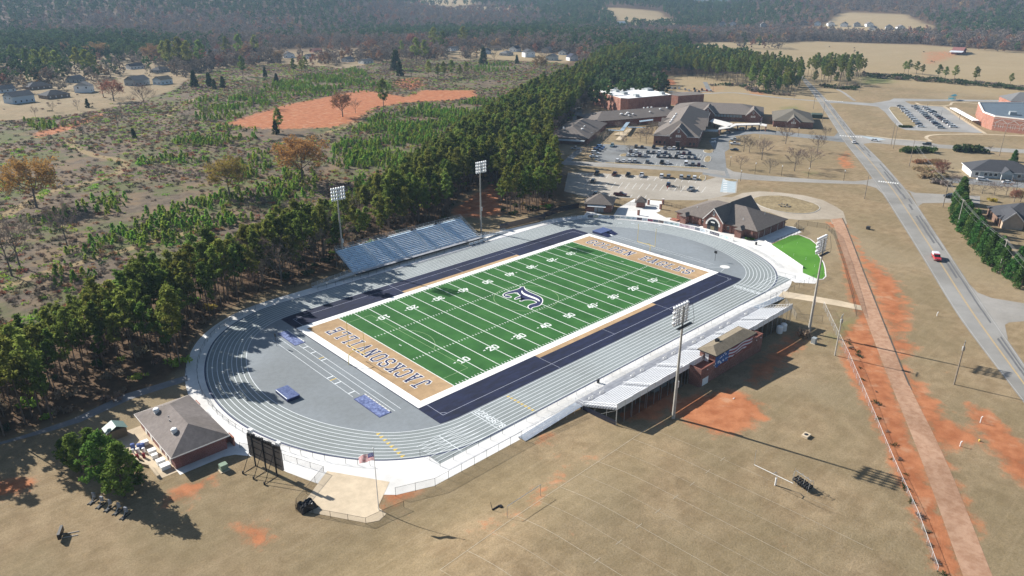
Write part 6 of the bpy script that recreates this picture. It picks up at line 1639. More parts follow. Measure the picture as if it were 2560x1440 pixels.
# ---------------------------------------------------------------- houses
def house(px, py, L_, W_, h, rise, rot, wc, rc, label, style='gable', z=None, name='house', group=None):
    p = GT(px, py); zb = p.z
    t = thing(name, label, 'house', (p.x, p.y, zb), R(rot), group)
    wm = surf('siding_%02d%02d%02d' % tuple(int(c * 99) for c in wc), wc, .05, .6, .8); rm = rc
    mb = MB()
    if style == 'gable':
        mb.box(-L_ / 2, L_ / 2, -W_ / 2, W_ / 2, -1, h)
        for x in (-L_ / 2, L_ / 2): mb.face([(x, -W_ / 2, h), (x, W_ / 2, h), (x, 0, h + rise - .15)]); mb.face([(x, W_ / 2, h), (x, -W_ / 2, h), (x, 0, h + rise - .15)])
        LB(mb, 'wall', wm, t); mb = MB(); gable_faces(mb, -L_ / 2, L_ / 2, -W_ / 2, W_ / 2, h, h + rise, 'x', .5); LB(mb, 'roof', rm, t)
    else:
        mb.box(-L_ / 2, L_ / 2, -W_ / 2, W_ / 2, -1, h); LB(mb, 'wall', wm, t)
        mb = MB(); hip_faces(mb, -L_ / 2, L_ / 2, -W_ / 2, W_ / 2, h, h + rise, 'x', oh=.6); LB(mb, 'roof', rm, t)
    for k in range(max(2, int(L_ / 4))):
        x = -L_ / 2 + (k + .5) * L_ / max(2, int(L_ / 4))
        for yy in (-W_ / 2 - .05, W_ / 2 + .01):
            mb = MB(); mb.box(x - .5, x + .5, yy, yy + .04, .9, 2.2); LB(mb, 'window', M_GLASSD if sum(wc) > .9 else M_TRIM, t)
    for yy, xx in ((-W_ / 4, -L_ / 2 - .04), (W_ / 4, -L_ / 2 - .04)):
        mb = MB(); mb.box(xx, xx + .05, yy - .5, yy + .5, .9 + (2.6 if h > 5 else 0), 2.2 + (2.6 if h > 5 else 0)); LB(mb, 'window', M_GLASSD, t)
    return t
WH, BL, GRY, LB_ = (.78, .79, .80), (.46, .55, .64), (.40, .40, .40), (.58, .65, .70)
gl = 'houses beyond the clearing on the left'
house(50, 256, 17, 12, 5.6, 3.2, 20, BL, M_SHINGLE4, 'two storey pale blue house nearest the clearing at the left edge', group=gl)
house(137, 244, 18, 14, 2.8, 3.6, 15, (.22, .17, .14), M_SHINGLE3, 'low house with dark hip roof right of the pale blue two storey house', 'hip', group=gl)
house(212, 230, 10, 13, 5.4, 3.6, 60, WH, M_SHINGLE4, 'white gabled house facing the clearing beside the bare tree', group=gl)
house(96, 222, 19, 13, 2.8, 3.4, 10, (.20, .16, .14), M_SHINGLE3, 'dark roofed low house behind the dark hip roofed house', 'hip', group=gl)
house(12, 230, 14, 10, 3.0, 2.8, 20, LB_, M_SHINGLE4, 'pale house cut by the left edge of the picture', group=gl)
house(344, 212, 17, 13, 5.0, 3.4, 25, (.30, .32, .33), M_SHINGLE4, 'grey two storey house right of the orange tree', group=gl)
house(408, 210, 14, 10, 4.6, 2.8, 25, LB_, M_SHINGLE2, 'pale blue house at the right end of the left housing row', group=gl)
house(190, 205, 14, 11, 3.0, 3.4, 40, (.40, .42, .42), M_SHINGLE4, 'pale roofed house behind the white gabled house', group=gl)
house(338, 172, 16, 10, 3.6, 2.8, 10, WH, M_SHINGLE3, 'white house with dark roof at the back of the left housing', group=gl)
house(402, 180, 17, 12, 2.8, 3.2, 30, (.26, .28, .30), M_SHINGLE3, 'dark grey house among trees above the pale blue house', 'hip', group=gl)
house(25, 178, 13, 10, 3.0, 2.6, 40, (.30, .20, .17), surf('rust_roof', (.34, .14, .10), .1), 'house with rusty red roof among trees at the left edge', group=gl)
gc = 'houses beyond the clearing in the centre'
house(1266, 138, 16, 12, 3.0, 3.0, 15, GRY, M_SHINGLE4, 'grey roofed single storey house left of the tall white gabled house', 'hip', group=gc)
house(1321, 142, 11, 14, 6.2, 3.8, 70, WH, M_SHINGLE3, 'tall white gabled house in the middle of the centre row', group=gc)
house(1380, 150, 15, 12, 4.6, 3.0, 25, (.45, .49, .50), M_SHINGLE4, 'pale grey green house right of the tall white gabled house', group=gc)
house(1430, 151, 10, 12, 4.6, 3.8, 70, WH, surf('navy_roof', (.028, .032, .055), .1), 'white house with steep navy roof at the right end of the centre row', group=gc)
house(1288, 128, 15, 11, 4.2, 3.4, 20, WH, M_SHINGLE3, 'white house with dark roof behind the grey single storey house', group=gc)
house(1217, 134, 14, 10, 4.0, 3.2, 40, BL, M_SHINGLE3, 'blue house half hidden by a dark cedar', group=gc)
house(1237, 125, 18, 11, 3.0, 3.0, 10, (.42, .36, .28), surf('sand_roof', (.32, .21, .13), .1), 'house with sandy orange roof behind the blue house', group=gc)
house(1408, 136, 14, 10, 3.6, 2.8, 30, WH, M_SHINGLE4, 'white house behind the navy roofed house', group=gc)
house(1368, 130, 16, 11, 4.0, 3.0, 20, GRY, M_SHINGLE4, 'grey house at the back of the centre row', group=gc)
house(1132, 126, 16, 10, 3.0, 2.6, 5, WH, M_SHINGLE4, 'long white house at the left end of the centre row', group=gc)
gf = 'scattered houses among the central woods'
house(722, 144, 12, 14, 4.6, 3.2, 70, WH, M_SHINGLE3, 'white gabled house among conifers left of centre', group=gf)
house(775, 146, 14, 10, 3.2, 2.6, 20, WH, M_SHINGLE4, 'white low house right of the white gabled house among conifers', group=gf)
house(870, 154, 13, 10, 3.2, 2.8, 20, WH, M_SHINGLE4, 'white house behind the yellow green pine thicket', group=gf)
house(915, 158, 15, 10, 3.0, 2.4, 5, (.6, .6, .58), M_SHINGLE4, 'long pale house right of the white house behind the thicket', group=gf)
house(790, 130, 15, 10, 2.8, 2.4, 5, (.40, .20, .15), surf('rust_roof', (.34, .14, .10)), 'reddish house with pale eaves far behind the conifers', group=gf)
house(530, 134, 15, 10, 3.0, 2.4, 10, (.6, .62, .64), M_SHINGLE4, 'pale house glimpsed between pines left of centre', group=gf)
gd = 'distant houses at the foot of the right-hand hills'
for k, (x, y, c) in enumerate(((1805, 64, GRY), (1832, 63, WH), (1908, 66, GRY), (2010, 63, (.4, .3, .22)), (2044, 62, LB_), (2076, 64, WH), (2110, 66, WH), (2142, 66, GRY), (2172, 66, WH), (2182, 75, WH), (2222, 73, GRY), (2250, 74, WH))):
    house(x, y, 26 if k == 9 else 18, 13, 5.0 if k != 9 else 4, 4.0, 15 + 10 * (k % 3), c, (M_SHINGLE4, M_SHINGLE3, M_SHINGLE)[k % 3], f'{ordn[k]} from the left of the distant houses below the right-hand wooded hills', group=gd)
house(1552, 62, 30, 12, 4.5, 3.2, 5, (.5, .55, .55), surf('pale_metal_roof', (.52, .60, .62), .05), 'long pale metal roofed shed in the far central fields')
BN = thing('barn', 'red hay barn with pale tin roof and open lean-to in the pasture', 'barn', GT(2396, 134), R(8))
mb = MB(); mb.box(-13, 13, -7, 7, 0, 5.0); LB(mb, 'wall', surf('barn_red', (.16, .04, .04), .15), BN)
mb = MB(); gable_faces(mb, -13, 13, -7, 7, 5.0, 8.6, 'y', .5); LB(mb, 'main_roof', surf('rust_tin', (.24, .10, .09), .2), BN)
for sg in (-1, 1):
    mb = MB(); mb.face([(sg * 13, -8, 4.8), (sg * 26, -8, 3.2), (sg * 26, 8, 3.2), (sg * 13, 8, 4.8)][::sg]); LB(mb, 'lean_to_roof', surf('pale_tin', (.55, .57, .60), .08, .5, .5), BN)
    for y in (-7.5, 0, 7.5): mb = MB(); mb.tube((sg * 25.5, y, 0), (sg * 25.5, y, 3.2), .15, k=6); LB(mb, 'post', M_BTRIM, BN)
# right-hand houses
HR = thing('office_house', 'pale blue single storey building with wide charcoal hip roof beside a small car park', 'building', (262.5, -47.0, 0), R(29))
mb = MB(); mb.box(-8, 8, -13, 13, 0, 3.2); LB(mb, 'wall', surf('blue_siding', (.40, .46, .50), .05), HR)
mb = MB(); hip_faces(mb, -8, 8, -13, 13, 3.2, 7.2, 'y', inset=9, oh=.7); r_ = LB(mb, 'roof', M_SHINGLE3, HR)
mb = MB(); fascia(mb, -8, 8, -13, 13, 3.2, oh=.7, h=.28); LB(mb, 'fascia', M_WHITE, r_)
mb = MB(); mb.box(-8.1, -6.0, 9.5, 13.08, 0, 3.1); mb.box(-3, 8.1, 13.02, 13.10, 0, 3.1); LB(mb, 'white_wall', M_WHITE, HR)
mb = MB(); gable_wall(mb, -10.6, -3.2, 1.6, 2.6, 3.1, 5.0); LB(mb, 'porch_gable', surf('blue_siding', (.40, .46, .50)), HR)
mb = MB(); gable_faces(mb, -10.8, -2, -3.2, 1.6, 3.1, 5.2, 'x', .4); LB(mb, 'porch_roof', M_SHINGLE3, HR)
for y in (-3.0, 1.4): mb = MB(); mb.box(-10.7, -10.35, y - .18, y + .18, 0, 2.6); LB(mb, 'porch_column', M_WHITE, HR)
for y in (-11, -8.6, -6.2, 3.2, 5.2, 7.2, 10.8):
    mb = MB(); mb.box(-8.16, -8.1, y - .8, y + .8, .9, 2.6); w_ = LB(mb, 'window', M_WHITE, HR); mb = MB(); mb.box(-8.2, -8.165, y - .6, y + .6, 1.1, 2.4); LB(mb, 'pane', M_GLASSD, w_)
H2 = thing('house', 'brick house with dark charcoal roof behind the tall cypress hedge', 'house', (184.0, -77.2, 0), R(29))
mb = MB(); mb.box(-8, 8, -11, 11, 0, 3.2); LB(mb, 'wall', surf('brown_brick', (.19, .12, .09), .15, 1), H2)
mb = MB(); hip_faces(mb, -8, 8, -11, 11, 3.2, 7.6, 'y', inset=8, oh=.6); r_ = LB(mb, 'roof', M_SHINGLE3, H2)
gable_front(H2, -9.0, -3.5, 1.5, 3.2, 5.6, 7, surf('brown_brick', (.19, .12, .09)), M_SHINGLE3, win=False)
gable_front(H2, -10.0, 4.0, 10.6, 3.2, 6.6, 9, surf('tan_brick', (.42, .33, .25), .1), M_SHINGLE3, win=False)
# ================================================================ TREES
def leaf_mat(name, c0, c1, trans=0.25, hue=0.035, val=0.28):
    m = bpy.data.materials.new(name); m.use_nodes = True; t = m.node_tree; t.nodes.clear()
    out = N(t, 'ShaderNodeOutputMaterial'); d = N(t, 'ShaderNodeBsdfDiffuse'); tr = N(t, 'ShaderNodeBsdfTranslucent'); mx = N(t, 'ShaderNodeMixShader')
    oi = N(t, 'ShaderNodeObjectInfo').outputs['Random']
    n = noise(t, N(t, 'ShaderNodeTexCoord').outputs['Object'], 0.9, 2, .5)
    c = mixc(t, ramp(t, n, .3, .7), c0, c1)
    hs = N(t, 'ShaderNodeHueSaturation'); t.links.new(c, hs.inputs['Color'])
    t.links.new(fmath(t, 'MULTIPLY_ADD', oi, 2 * hue, .5 - hue), hs.inputs['Hue'])
    t.links.new(fmath(t, 'MULTIPLY_ADD', fmath(t, 'FRACT', fmath(t, 'MULTIPLY', oi, 7.31)), 2 * val, 1 - val), hs.inputs['Value'])
    t.links.new(hs.outputs[0], d.inputs['Color']); t.links.new(hs.outputs[0], tr.inputs['Color'])
    mx.inputs[0].default_value = trans
    t.links.new(d.outputs[0], mx.inputs[1]); t.links.new(tr.outputs[0], mx.inputs[2]); t.links.new(mx.outputs[0], out.inputs[0])
    return m
L_PINE = leaf_mat('pine_needles', (.115, .150, .030), (.190, .225, .054), .5, .04, .34)
L_YPINE = leaf_mat('bushy_needles', (.090, .140, .028), (.155, .210, .048), .4)
L_YOUNG = leaf_mat('young_needles', (.175, .285, .038), (.260, .365, .066), .5, .04, .3)
L_CEDAR = leaf_mat('cedar_foliage', (.034, .058, .022), (.062, .088, .034), .2)
L_CYP = leaf_mat('cypress_foliage', (.050, .105, .026), (.085, .150, .038), .3)
L_OAK = leaf_mat('autumn_leaves', (.32, .185, .055), (.44, .265, .090), .35)
L_RUST = leaf_mat('rusty_leaves', (.26, .130, .070), (.36, .195, .110), .35)
L_TWIG = leaf_mat('twig_haze', (.175, .138, .118), (.255, .210, .178), .2, .03, .2)
L_BRUSH = leaf_mat('dry_brush', (.190, .142, .104), (.290, .225, .160), .3, .03, .25)
L_FARPINE = leaf_mat('far_pine_foliage', (.058, .095, .034), (.095, .138, .050), .3, .03, .3)
L_FARBARE = leaf_mat('far_bare_foliage', (.135, .112, .094), (.215, .178, .150), .2, .02, .25)
L_FARRUST = leaf_mat('far_rusty_foliage', (.24, .135, .080), (.32, .19, .12), .2, .03, .2)
BARK = surf('pine_bark', (.125, .092, .070), .3, 1.5, .95)
BARKG = surf('grey_bark', (.150, .128, .112), .3, 1.5, .95)

def leaf_mesh(name, centers, per, rad, size, mat, seed, flat=.7, aspect=.55):
    """clumps of small leaf-sized quads"""
    g = np.random.default_rng(seed)
    C = np.repeat(np.array(centers, float), per, 0); n = len(C)
    rr = np.repeat(np.full(len(centers), 1.0) if np.isscalar(rad) else np.array(rad), per) * (rad if np.isscalar(rad) else 1)
    o = g.normal(size=(n, 3)); o /= np.linalg.norm(o, axis=1, keepdims=True); o *= (g.random((n, 1)) ** .45) * rr[:, None]; o[:, 2] *= flat
    P = C + o
    a = g.normal(size=(n, 3)); a /= np.linalg.norm(a, axis=1, keepdims=True)
    b = np.cross(a, g.normal(size=(n, 3))); b /= np.linalg.norm(b, axis=1, keepdims=True) + 1e-9
    s = size * (.6 + .8 * g.random((n, 1))); a *= s; b *= s * aspect
    V = np.stack([P - a - b * .4, P + b * .2 - a * .1 - b, P + a, P + b], 1).reshape(-1, 3)
    F = np.arange(4 * n).reshape(-1, 4)
    me = bpy.data.meshes.new(name)
    me.vertices.add(4 * n); me.vertices.foreach_set('co', V.ravel()); me.loops.add(4 * n); me.loops.foreach_set('vertex_index', F.ravel().astype(np.int32))
    me.polygons.add(n); me.polygons.foreach_set('loop_start', np.arange(0, 4 * n, 4, dtype=np.int32)); me.update(calc_edges=True); me.materials.append(mat)
    return me

def pine_parts(seed, h=17.0, base=.48, rad=2.6, clumps=44, per=22, size=.52, lmat=None, trunk_r=.17, puff=.31):
    g = random.Random(seed); C = []
    lean = (g.uniform(-.5, .5), g.uniform(-.5, .5)); tr = MB()
    at = lambda z: Vector((lean[0] * (z / h) ** 2, lean[1] * (z / h) ** 2, z))
    zs = [0, h * .25, h * .5, h * .75, h * .97]; 
    for i in range(4): tr.tube(at(zs[i]), at(zs[i + 1]), trunk_r * (1 - .8 * zs[i] / h), trunk_r * (1 - .8 * zs[i + 1] / h), 6, caps=False)
    for k in range(clumps):
        f_ = (k + g.random()) / clumps; z = h * (base + (1 - base) * f_ ** .9); prof = math.sin(min(1, (1 - f_) * 1.25 + .10) * math.pi * .52) * (.72 + .28 * (f_ > .08))
        if f_ < .18: prof *= .55 + 2.2 * f_
        a = g.uniform(0, 2 * math.pi); q = rad * prof * g.uniform(.25, 1.0); c = at(z) + Vector((q * math.cos(a), q * math.sin(a), g.uniform(-.2, .3))); C.append(c[:])
        if k % 2 == 0: tr.tube(at(z - .35), c, .045, .02, 3, caps=False)
    for k in range(8):
        z = h * g.uniform(.22, base); a = g.uniform(0, 6.28); tr.tube(at(z), at(z) + Vector((math.cos(a) * g.uniform(.5, 1.4), math.sin(a) * g.uniform(.5, 1.4), g.uniform(.0, .5))), .035, .012, 3, caps=False)
    return tr.mesh('trunk', BARK), leaf_mesh('crown', C, per, rad * puff, size, lmat or L_PINE, seed)

def branch_tree(seed, h=9.0, wide=.42, limbs=9, r0=.17, twigs=5):
    """trunk, rising limbs that reach a domed outline, side branches and fine twigs"""
    g = random.Random(seed); mb = MB(); tw = MB(); tips = []
    ctr = Vector((0, 0, .60 * h)); lean = Vector((g.uniform(-.04, .04) * h, g.uniform(-.04, .04) * h, 0))
    trunk = lambda f: lean * f * f + Vector((0, 0, .78 * h * f - .1))
    for k in range(4): mb.tube(trunk(k / 4), trunk((k + 1) / 4), r0 * (1 - .21 * k), r0 * (1 - .21 * (k + 1)), 6, caps=False)
    def dome(a, e): return ctr + Vector((math.cos(a) * math.cos(e) * wide * h, math.sin(a) * math.cos(e) * wide * h, math.sin(e) * .41 * h)) * g.uniform(.82, 1.04)
    def twig(b, d, L):
        for _ in range(twigs):
            e = (d + Vector((g.uniform(-1, 1), g.uniform(-1, 1), g.uniform(-.5, 1.0))) * 1.0).normalized() * L * g.uniform(.5, 1.2); s = e.orthogonal().normalized() * h * .0022; q = b + e * g.uniform(-.2, .1); tw.face([q - s, q + s, q + e])
    def limb(p, q, r, sub):
        m1 = p.lerp(q, .4) + Vector((0, 0, -.05 * h)) + Vector((g.uniform(-1, 1), g.uniform(-1, 1), g.uniform(-.4, .4))) * h * .025; m2 = p.lerp(q, .75) + Vector((g.uniform(-1, 1), g.uniform(-1, 1), g.uniform(-.3, .6))) * h * .03
        P = [p, m1, m2, q]
        for k in range(3): mb.tube(P[k], P[k + 1], r * (1 - .3 * k), r * (1 - .3 * (k + 1)), 4 if sub else 3, caps=False)
        d = (q - p).normalized(); tips.append(q[:]); tips.append(m2[:])
        for b in (q, m2, m2.lerp(q, .5), m1.lerp(m2, .5)): twig(b, d, h * .13)
        if sub:
            for _ in range(sub):
                b = P[1].lerp(P[2], g.random()) if g.random() < .55 else P[2].lerp(P[3], g.random() * .7)
                e = b + (d * .7 + Vector((g.uniform(-1, 1), g.uniform(-1, 1), g.uniform(-.2, .9))) * .9).normalized() * h * g.uniform(.14, .26)
                limb(b, e, r * .42, 0)
    for k in range(limbs):
        a = 6.283 * (k * .381966) + g.uniform(-.3, .3); f = .34 + .62 * k / limbs; limb(trunk(f), dome(a, g.uniform(-.25, .5) + 1.0 * k / limbs), r0 * .5 * (1.15 - .5 * f), 6)
    return mb, tw, tips

def proto(name, parts):
    """parts: list of (part name, mesh)"""
    return (name, parts)
PINES = [proto('pine_tree', list(zip(('trunk', 'crown'), pine_parts(11 + k, 17 + 1.2 * (k % 3), .46 + .05 * (k % 3), 2.3 + .35 * (k % 3), 36 + 3 * (k % 2), 24, .40)))) for k in range(6)]
BROADP = [proto('pine_tree', list(zip(('trunk', 'crown'), pine_parts(41 + k, 11.0, .12, 3.3, 120, 26, .30, L_YPINE, .2, .20)))) for k in range(3)]
LONEP = [proto('pine_tree', list(zip(('trunk', 'crown'), pine_parts(61 + k, 18.0, .34, 4.4, 46, 20, .62, L_PINE, .28)))) for k in range(2)]
def bare_proto(k, h=9.0):
    mb, tw, tips = branch_tree(70 + k, h, .36 + .05 * (k % 3), 9 + k % 3, .17)
    return proto('bare_tree', [('trunk', mb.mesh('trunk', BARKG)), ('twigs', tw.mesh('twigs', L_TWIG))])
BARES = [bare_proto(k) for k in range(4)]
def oak_proto(k, lm, h=12.0, per=15, size=.24):
    mb, tw, tips = branch_tree(90 + k, h, .46, 12, .30, 3); g = random.Random(k)
    C = list(tips)
    for _ in range(150):
        a = g.uniform(0, 6.283); e = math.asin(g.uniform(-.45, 1)); q = g.uniform(.62, 1.0); C.append((math.cos(a) * math.cos(e) * .45 * h * q, math.sin(a) * math.cos(e) * .45 * h * q, .58 * h + math.sin(e) * .41 * h * q))
    return proto('oak_tree', [('trunk', mb.mesh('trunk', BARKG)), ('twigs', tw.mesh('twigs', L_TWIG)), ('crown', leaf_mesh('crown', C, per, h * .075, size, lm, 5 + k, .8))])
OAKS = [oak_proto(k, L_OAK) for k in range(2)]; RUSTS = [oak_proto(4 + k, L_RUST, 10.0, 9, .22) for k in range(2)]
def cone_proto(name, k, h, rad, lm, size, n=70, per=24):
    g = random.Random(k); C = []
    for i in range(n):
        f_ = (i + g.random()) / n; z = h * (.03 + .95 * f_); q = rad * ((1 - f_) ** .72) * g.uniform(.55, .98); a = g.uniform(0, 6.28); C.append((q * math.cos(a), q * math.sin(a), z))
    tr = MB().tube((0, 0, 0), (0, 0, h * .8), rad * .09, rad * .02, 6)
    return proto(name, [('trunk', tr.mesh('trunk', BARK)), ('crown', leaf_mesh('crown', C, per, rad * .34, size, lm, k, 1.0))])
CEDARS = [cone_proto('cedar_tree', 101 + k, 9.0, 2.6, L_CEDAR, .42) for k in range(2)]
CYPS = [cone_proto('cypress_tree', 111 + k, 10.0, 2.9, L_CYP, .36, 110, 26) for k in range(3)]

TREE_N = 0
def plant(pr, x, y, s, label, group=None, sz=None, name=None, rz=None, cat='tree'):
    global TREE_N
    TREE_N += 1
    nm, parts = pr
    t = bpy.data.objects.new(name or nm, None); COL.objects.link(t); t.location = (x, y, tz(x, y) - .05); t.rotation_euler = (0, 0, rz if rz is not None else (TREE_N * 2.399) % 6.283); t.scale = (s, s, sz or s)
    tag(t, label, cat, group)
    for pn, me in parts:
        o = bpy.data.objects.new(pn, me); COL.objects.link(o); o.parent = t
    return t

def poisson(poly, spacing, seed, extra=None):
    P = np.array(poly); lo, hi = P.min(0), P.max(0); g = np.random.default_rng(seed)
    nx, ny = int((hi[0] - lo[0]) / spacing) + 1, int((hi[1] - lo[1]) / spacing) + 1
    X, Y = np.meshgrid(lo[0] + spacing * np.arange(nx), lo[1] + spacing * np.arange(ny))
    X = X + g.uniform(-.46, .46, X.shape) * spacing; Y = Y + g.uniform(-.46, .46, Y.shape) * spacing
    k = inpoly(X, Y, poly) > 0
    return np.stack([X[k], Y[k]], 1)

def to_px(x, y, z):
    d = Vector((x - CX, y - CY, z - CZ)); w = d.dot(_f)
    return (1280 + FPX * d.dot(_r) / w, 720 - FPX * d.dot(_u) / w) if w > 1 else (-9999, -9999)

def scatter(name, pts, sc, rot, idx, srcs, label=None, cat=None):
    """one uncountable mass: light-weight copies of a few plants on many points"""
    col = bpy.data.collections.new(name + '_kinds')
    for i, me in enumerate(srcs):
        col.objects.link(bpy.data.objects.new('%s_%02d' % (name, i), me))
    me = bpy.data.meshes.new(name); n = len(pts)
    me.vertices.add(n); me.vertices.foreach_set('co', np.asarray(pts, float).ravel())
    for an, ty, arr in (('size', 'FLOAT', sc), ('turn', 'FLOAT', rot), ('kind_index', 'INT', idx)):
        at = me.attributes.new(an, ty, 'POINT'); at.data.foreach_set('value', np.asarray(arr, np.float32 if ty == 'FLOAT' else np.int32))
    o = link(name, me); o['kind'] = 'stuff'; tag(o, label, cat)
    ng = bpy.data.node_groups.new(name, 'GeometryNodeTree')
    ng.interface.new_socket('Geometry', in_out='INPUT', socket_type='NodeSocketGeometry'); ng.interface.new_socket('Geometry', in_out='OUTPUT', socket_type='NodeSocketGeometry')
    gi, go_ = ng.nodes.new('NodeGroupInput'), ng.nodes.new('NodeGroupOutput'); ip = ng.nodes.new('GeometryNodeInstanceOnPoints'); ci = ng.nodes.new('GeometryNodeCollectionInfo')
    ci.inputs['Collection'].default_value = col; ci.inputs['Separate Children'].default_value = True; ci.inputs['Reset Children'].default_value = True
    def attr(nm, ty):
        a = ng.nodes.new('GeometryNodeInputNamedAttribute'); a.data_type = ty; a.inputs['Name'].default_value = nm; return a.outputs['Attribute']
    cx = ng.nodes.new('ShaderNodeCombineXYZ'); ng.links.new(attr('turn', 'FLOAT'), cx.inputs[2])
    er = ng.nodes.new('FunctionNodeEulerToRotation'); ng.links.new(cx.outputs[0], er.inputs[0])
    ip.inputs['Pick Instance'].default_value = True
    ng.links.new(gi.outputs[0], ip.inputs['Points']); ng.links.new(ci.outputs[0], ip.inputs['Instance']); ng.links.new(attr('kind_index', 'INT'), ip.inputs['Instance Index'])
    ng.links.new(er.outputs[0], ip.inputs['Rotation']); ng.links.new(attr('size', 'FLOAT'), ip.inputs['Scale']); ng.links.new(ip.outputs[0], go_.inputs[0])
    md = o.modifiers.new('scatter', 'NODES'); md.node_group = ng
    return o
def joined(parts, name):
    """one mesh of several part meshes (for mass planting)"""
    bm = bmesh.new(); mats = []
    for _, me in parts:
        k = len(bm.faces); bm.from_mesh(me); bm.faces.ensure_lookup_table(); m = me.materials[0]
        if m not in mats: mats.append(m)
        for f_ in bm.faces[k:]: f_.material_index = mats.index(m)
    me = bpy.data.meshes.new(name); bm.to_mesh(me); bm.free()
    for m in mats: me.materials.append(m)
    return me

# ---- the dense pine stand beside the stadium
def clear_of_built(x, y):
    if -34 < x < 30 and y < 60.5: return False
    if 26 < x < 62 and y < 53: return False
    return True
P1_ = poisson(FOREST, 3.3, 5)
P1_ = np.array([p for p in P1_ if clear_of_built(*p) and math.sin(p[0] * .09 + 1.3 * math.sin(p[1] * .05)) + math.sin(p[1] * .11 + 2) > -1.45])
front = []
for i, (x, y) in enumerate(P1_):
    px, py = to_px(x, y, 12); front.append((math.hypot(x - CX, y - CY) + (0 if -40 < px < 2600 and -40 < py < 1480 else 5000), i))
front.sort(); near = [i for _, i in front[:170]]; far = [i for _, i in front[170:]]
gp = np.random.default_rng(8)
D_SC = dict(zip(map(tuple, P1_), inpoly(P1_[:, 0], P1_[:, 1], SCRUB)))
def edge_k(x, y): return float(np.clip(.36 + (-D_SC[(x, y)] - 2) / 34, .36, 1.0))
for i in near:
    x, y = P1_[i]; s = float(gp.uniform(.60, 1.08)) * edge_k(x, y)
    plant(PINES[i % 6], x, y, s, 'tall slender pine in the dense stand left of the stadium', 'pines of the stand beside the stadium')
src = [joined(p[1], 'stand_pine') for p in PINES] + [joined(p[1], 'stand_bare') for p in BARES[:2]]
kinds = np.where(gp.random(len(far)) < .17, gp.integers(6, 8, len(far)), gp.integers(0, 6, len(far)))
scatter('pine_stand', [(P1_[i][0], P1_[i][1], tz(*P1_[i]) - .05) for i in far], gp.uniform(.56, 1.06, len(far)) * np.where(kinds > 5, 1.4, 1) * np.array([edge_k(*P1_[i]) for i in far]), gp.uniform(0, 6.28, len(far)), kinds, src, 'rest of the dense pine stand running up to the houses', 'pine stand')
# understorey at the edge of the stand
U = poisson(FOREST, 6.5, 15); U = np.array([p for p in U if clear_of_built(*p)])
UNDER = [leaf_mesh('under_%d' % k, [(gp.normal() * .8, gp.normal() * .8, .5 + .5 * gp.random()) for _ in range(9)], 16, .7, .34, m_, 200 + k) for k, m_ in enumerate((L_CEDAR, L_BRUSH, L_YOUNG, L_OAK))]
scatter('undergrowth', [(x, y, tz(x, y)) for x, y in U], gp.uniform(.6, 1.5, len(U)), gp.uniform(0, 6.28, len(U)), gp.choice([0, 0, 1, 1, 1, 1, 2, 3], len(U)), UNDER, 'low undergrowth beneath the pine stand', 'undergrowth')
# ---- pines behind the school and by the road: the front ones singly, the rest as part of the mass
BK = []
for poly, sp, nn, lab in ((G2([(1640, 182), (1700, 190), (1780, 205), (1845, 208), (1880, 222), (1940, 236), (1992, 238), (2004, 222), (1996, 196), (1930, 172), (1780, 158), (1650, 148)]), 8.0, 40, 'pine in the front of the dark row between the school and the pasture'), (G2([(2016, 196), (2060, 210), (2118, 214), (2165, 194), (2150, 178), (2040, 174)]), 9.0, 18, 'pine in the clump right of the road behind the school')):
    Q = sorted(poisson(poly, sp, 31).tolist(), key=lambda q: math.hypot(q[0] - CX, q[1] - CY))
    for k, (x, y) in enumerate(Q[:nn]): plant((PINES + LONEP + BROADP)[k % 11], x, y, .95 * float(gp.uniform(.85, 1.2)), lab, lab.replace('pine', 'pines', 1))
    BK += Q[nn:]
scatter('back_pines', [(x, y, 0) for x, y in BK], gp.uniform(.8, 1.15, len(BK)), gp.uniform(0, 6.28, len(BK)), gp.integers(0, 5, len(BK)), src[:5], 'rest of the pines behind the school', 'pine stand')

def tree_at(pr, bx, by, ty, label, group=None, wide=1.0, href=None, name=None):
    """tree whose foot and top are read off the photograph"""
    b = GT(bx, by); lo, hi = 0.0, 60.0
    for _ in range(40):
        m = (lo + hi) / 2
        if to_px(b.x, b.y, b.z + m)[1] > ty: lo = m
        else: hi = m
    h = max(v.co.z for me in [q[1] for q in pr[1]] for v in me.vertices) if href is None else href
    s = lo / h
    return plant(pr, b.x, b.y, s * wide, label, group, s, name)
def row(prs, items, word, where, group, wide=1.0, cat=None):
    items = sorted(items)
    for k, it in enumerate(items):
        bx, by, ty = it[:3]; tree_at(prs[k % len(prs)], bx, by, ty, f'{word}, {ORD[k]} from the left {where}', group, it[3] if len(it) > 3 else wide)
ORD = ordn + ['%dth' % k if k % 10 not in (1, 2, 3) else '%d%s' % (k, ('st', 'nd', 'rd')[k % 10 - 1]) for k in range(31, 90)]
row(OAKS, [(92, 519, 378), (575, 492, 375), (757, 458, 325)], 'large round autumn oak with golden brown leaves', 'in the clearing', 'golden autumn oaks', 1.18)
row(BARES, [(364, 275, 200), (296, 323, 268), (208, 340, 288), (250, 327, 285), (165, 330, 300), (472, 337, 268), (635, 269, 190), (401, 455, 402), (195, 276, 245), (133, 280, 252), (89, 293, 262), (889, 283, 242), (1167, 209, 174), (1176, 152, 118), (1362, 162, 112), (50, 668, 512), (168, 614, 490), (30, 690, 540), (1236, 156, 120), (877, 146, 92), (964, 199, 156, 1.3), (1028, 192, 138, 1.2), (259, 243, 175, 1.2), (330, 262, 232), (60, 330, 300), (120, 360, 330), (440, 430, 395), (520, 300, 262)], 'bare grey tree', 'of the leafless trees in the clearing', 'bare trees of the clearing')
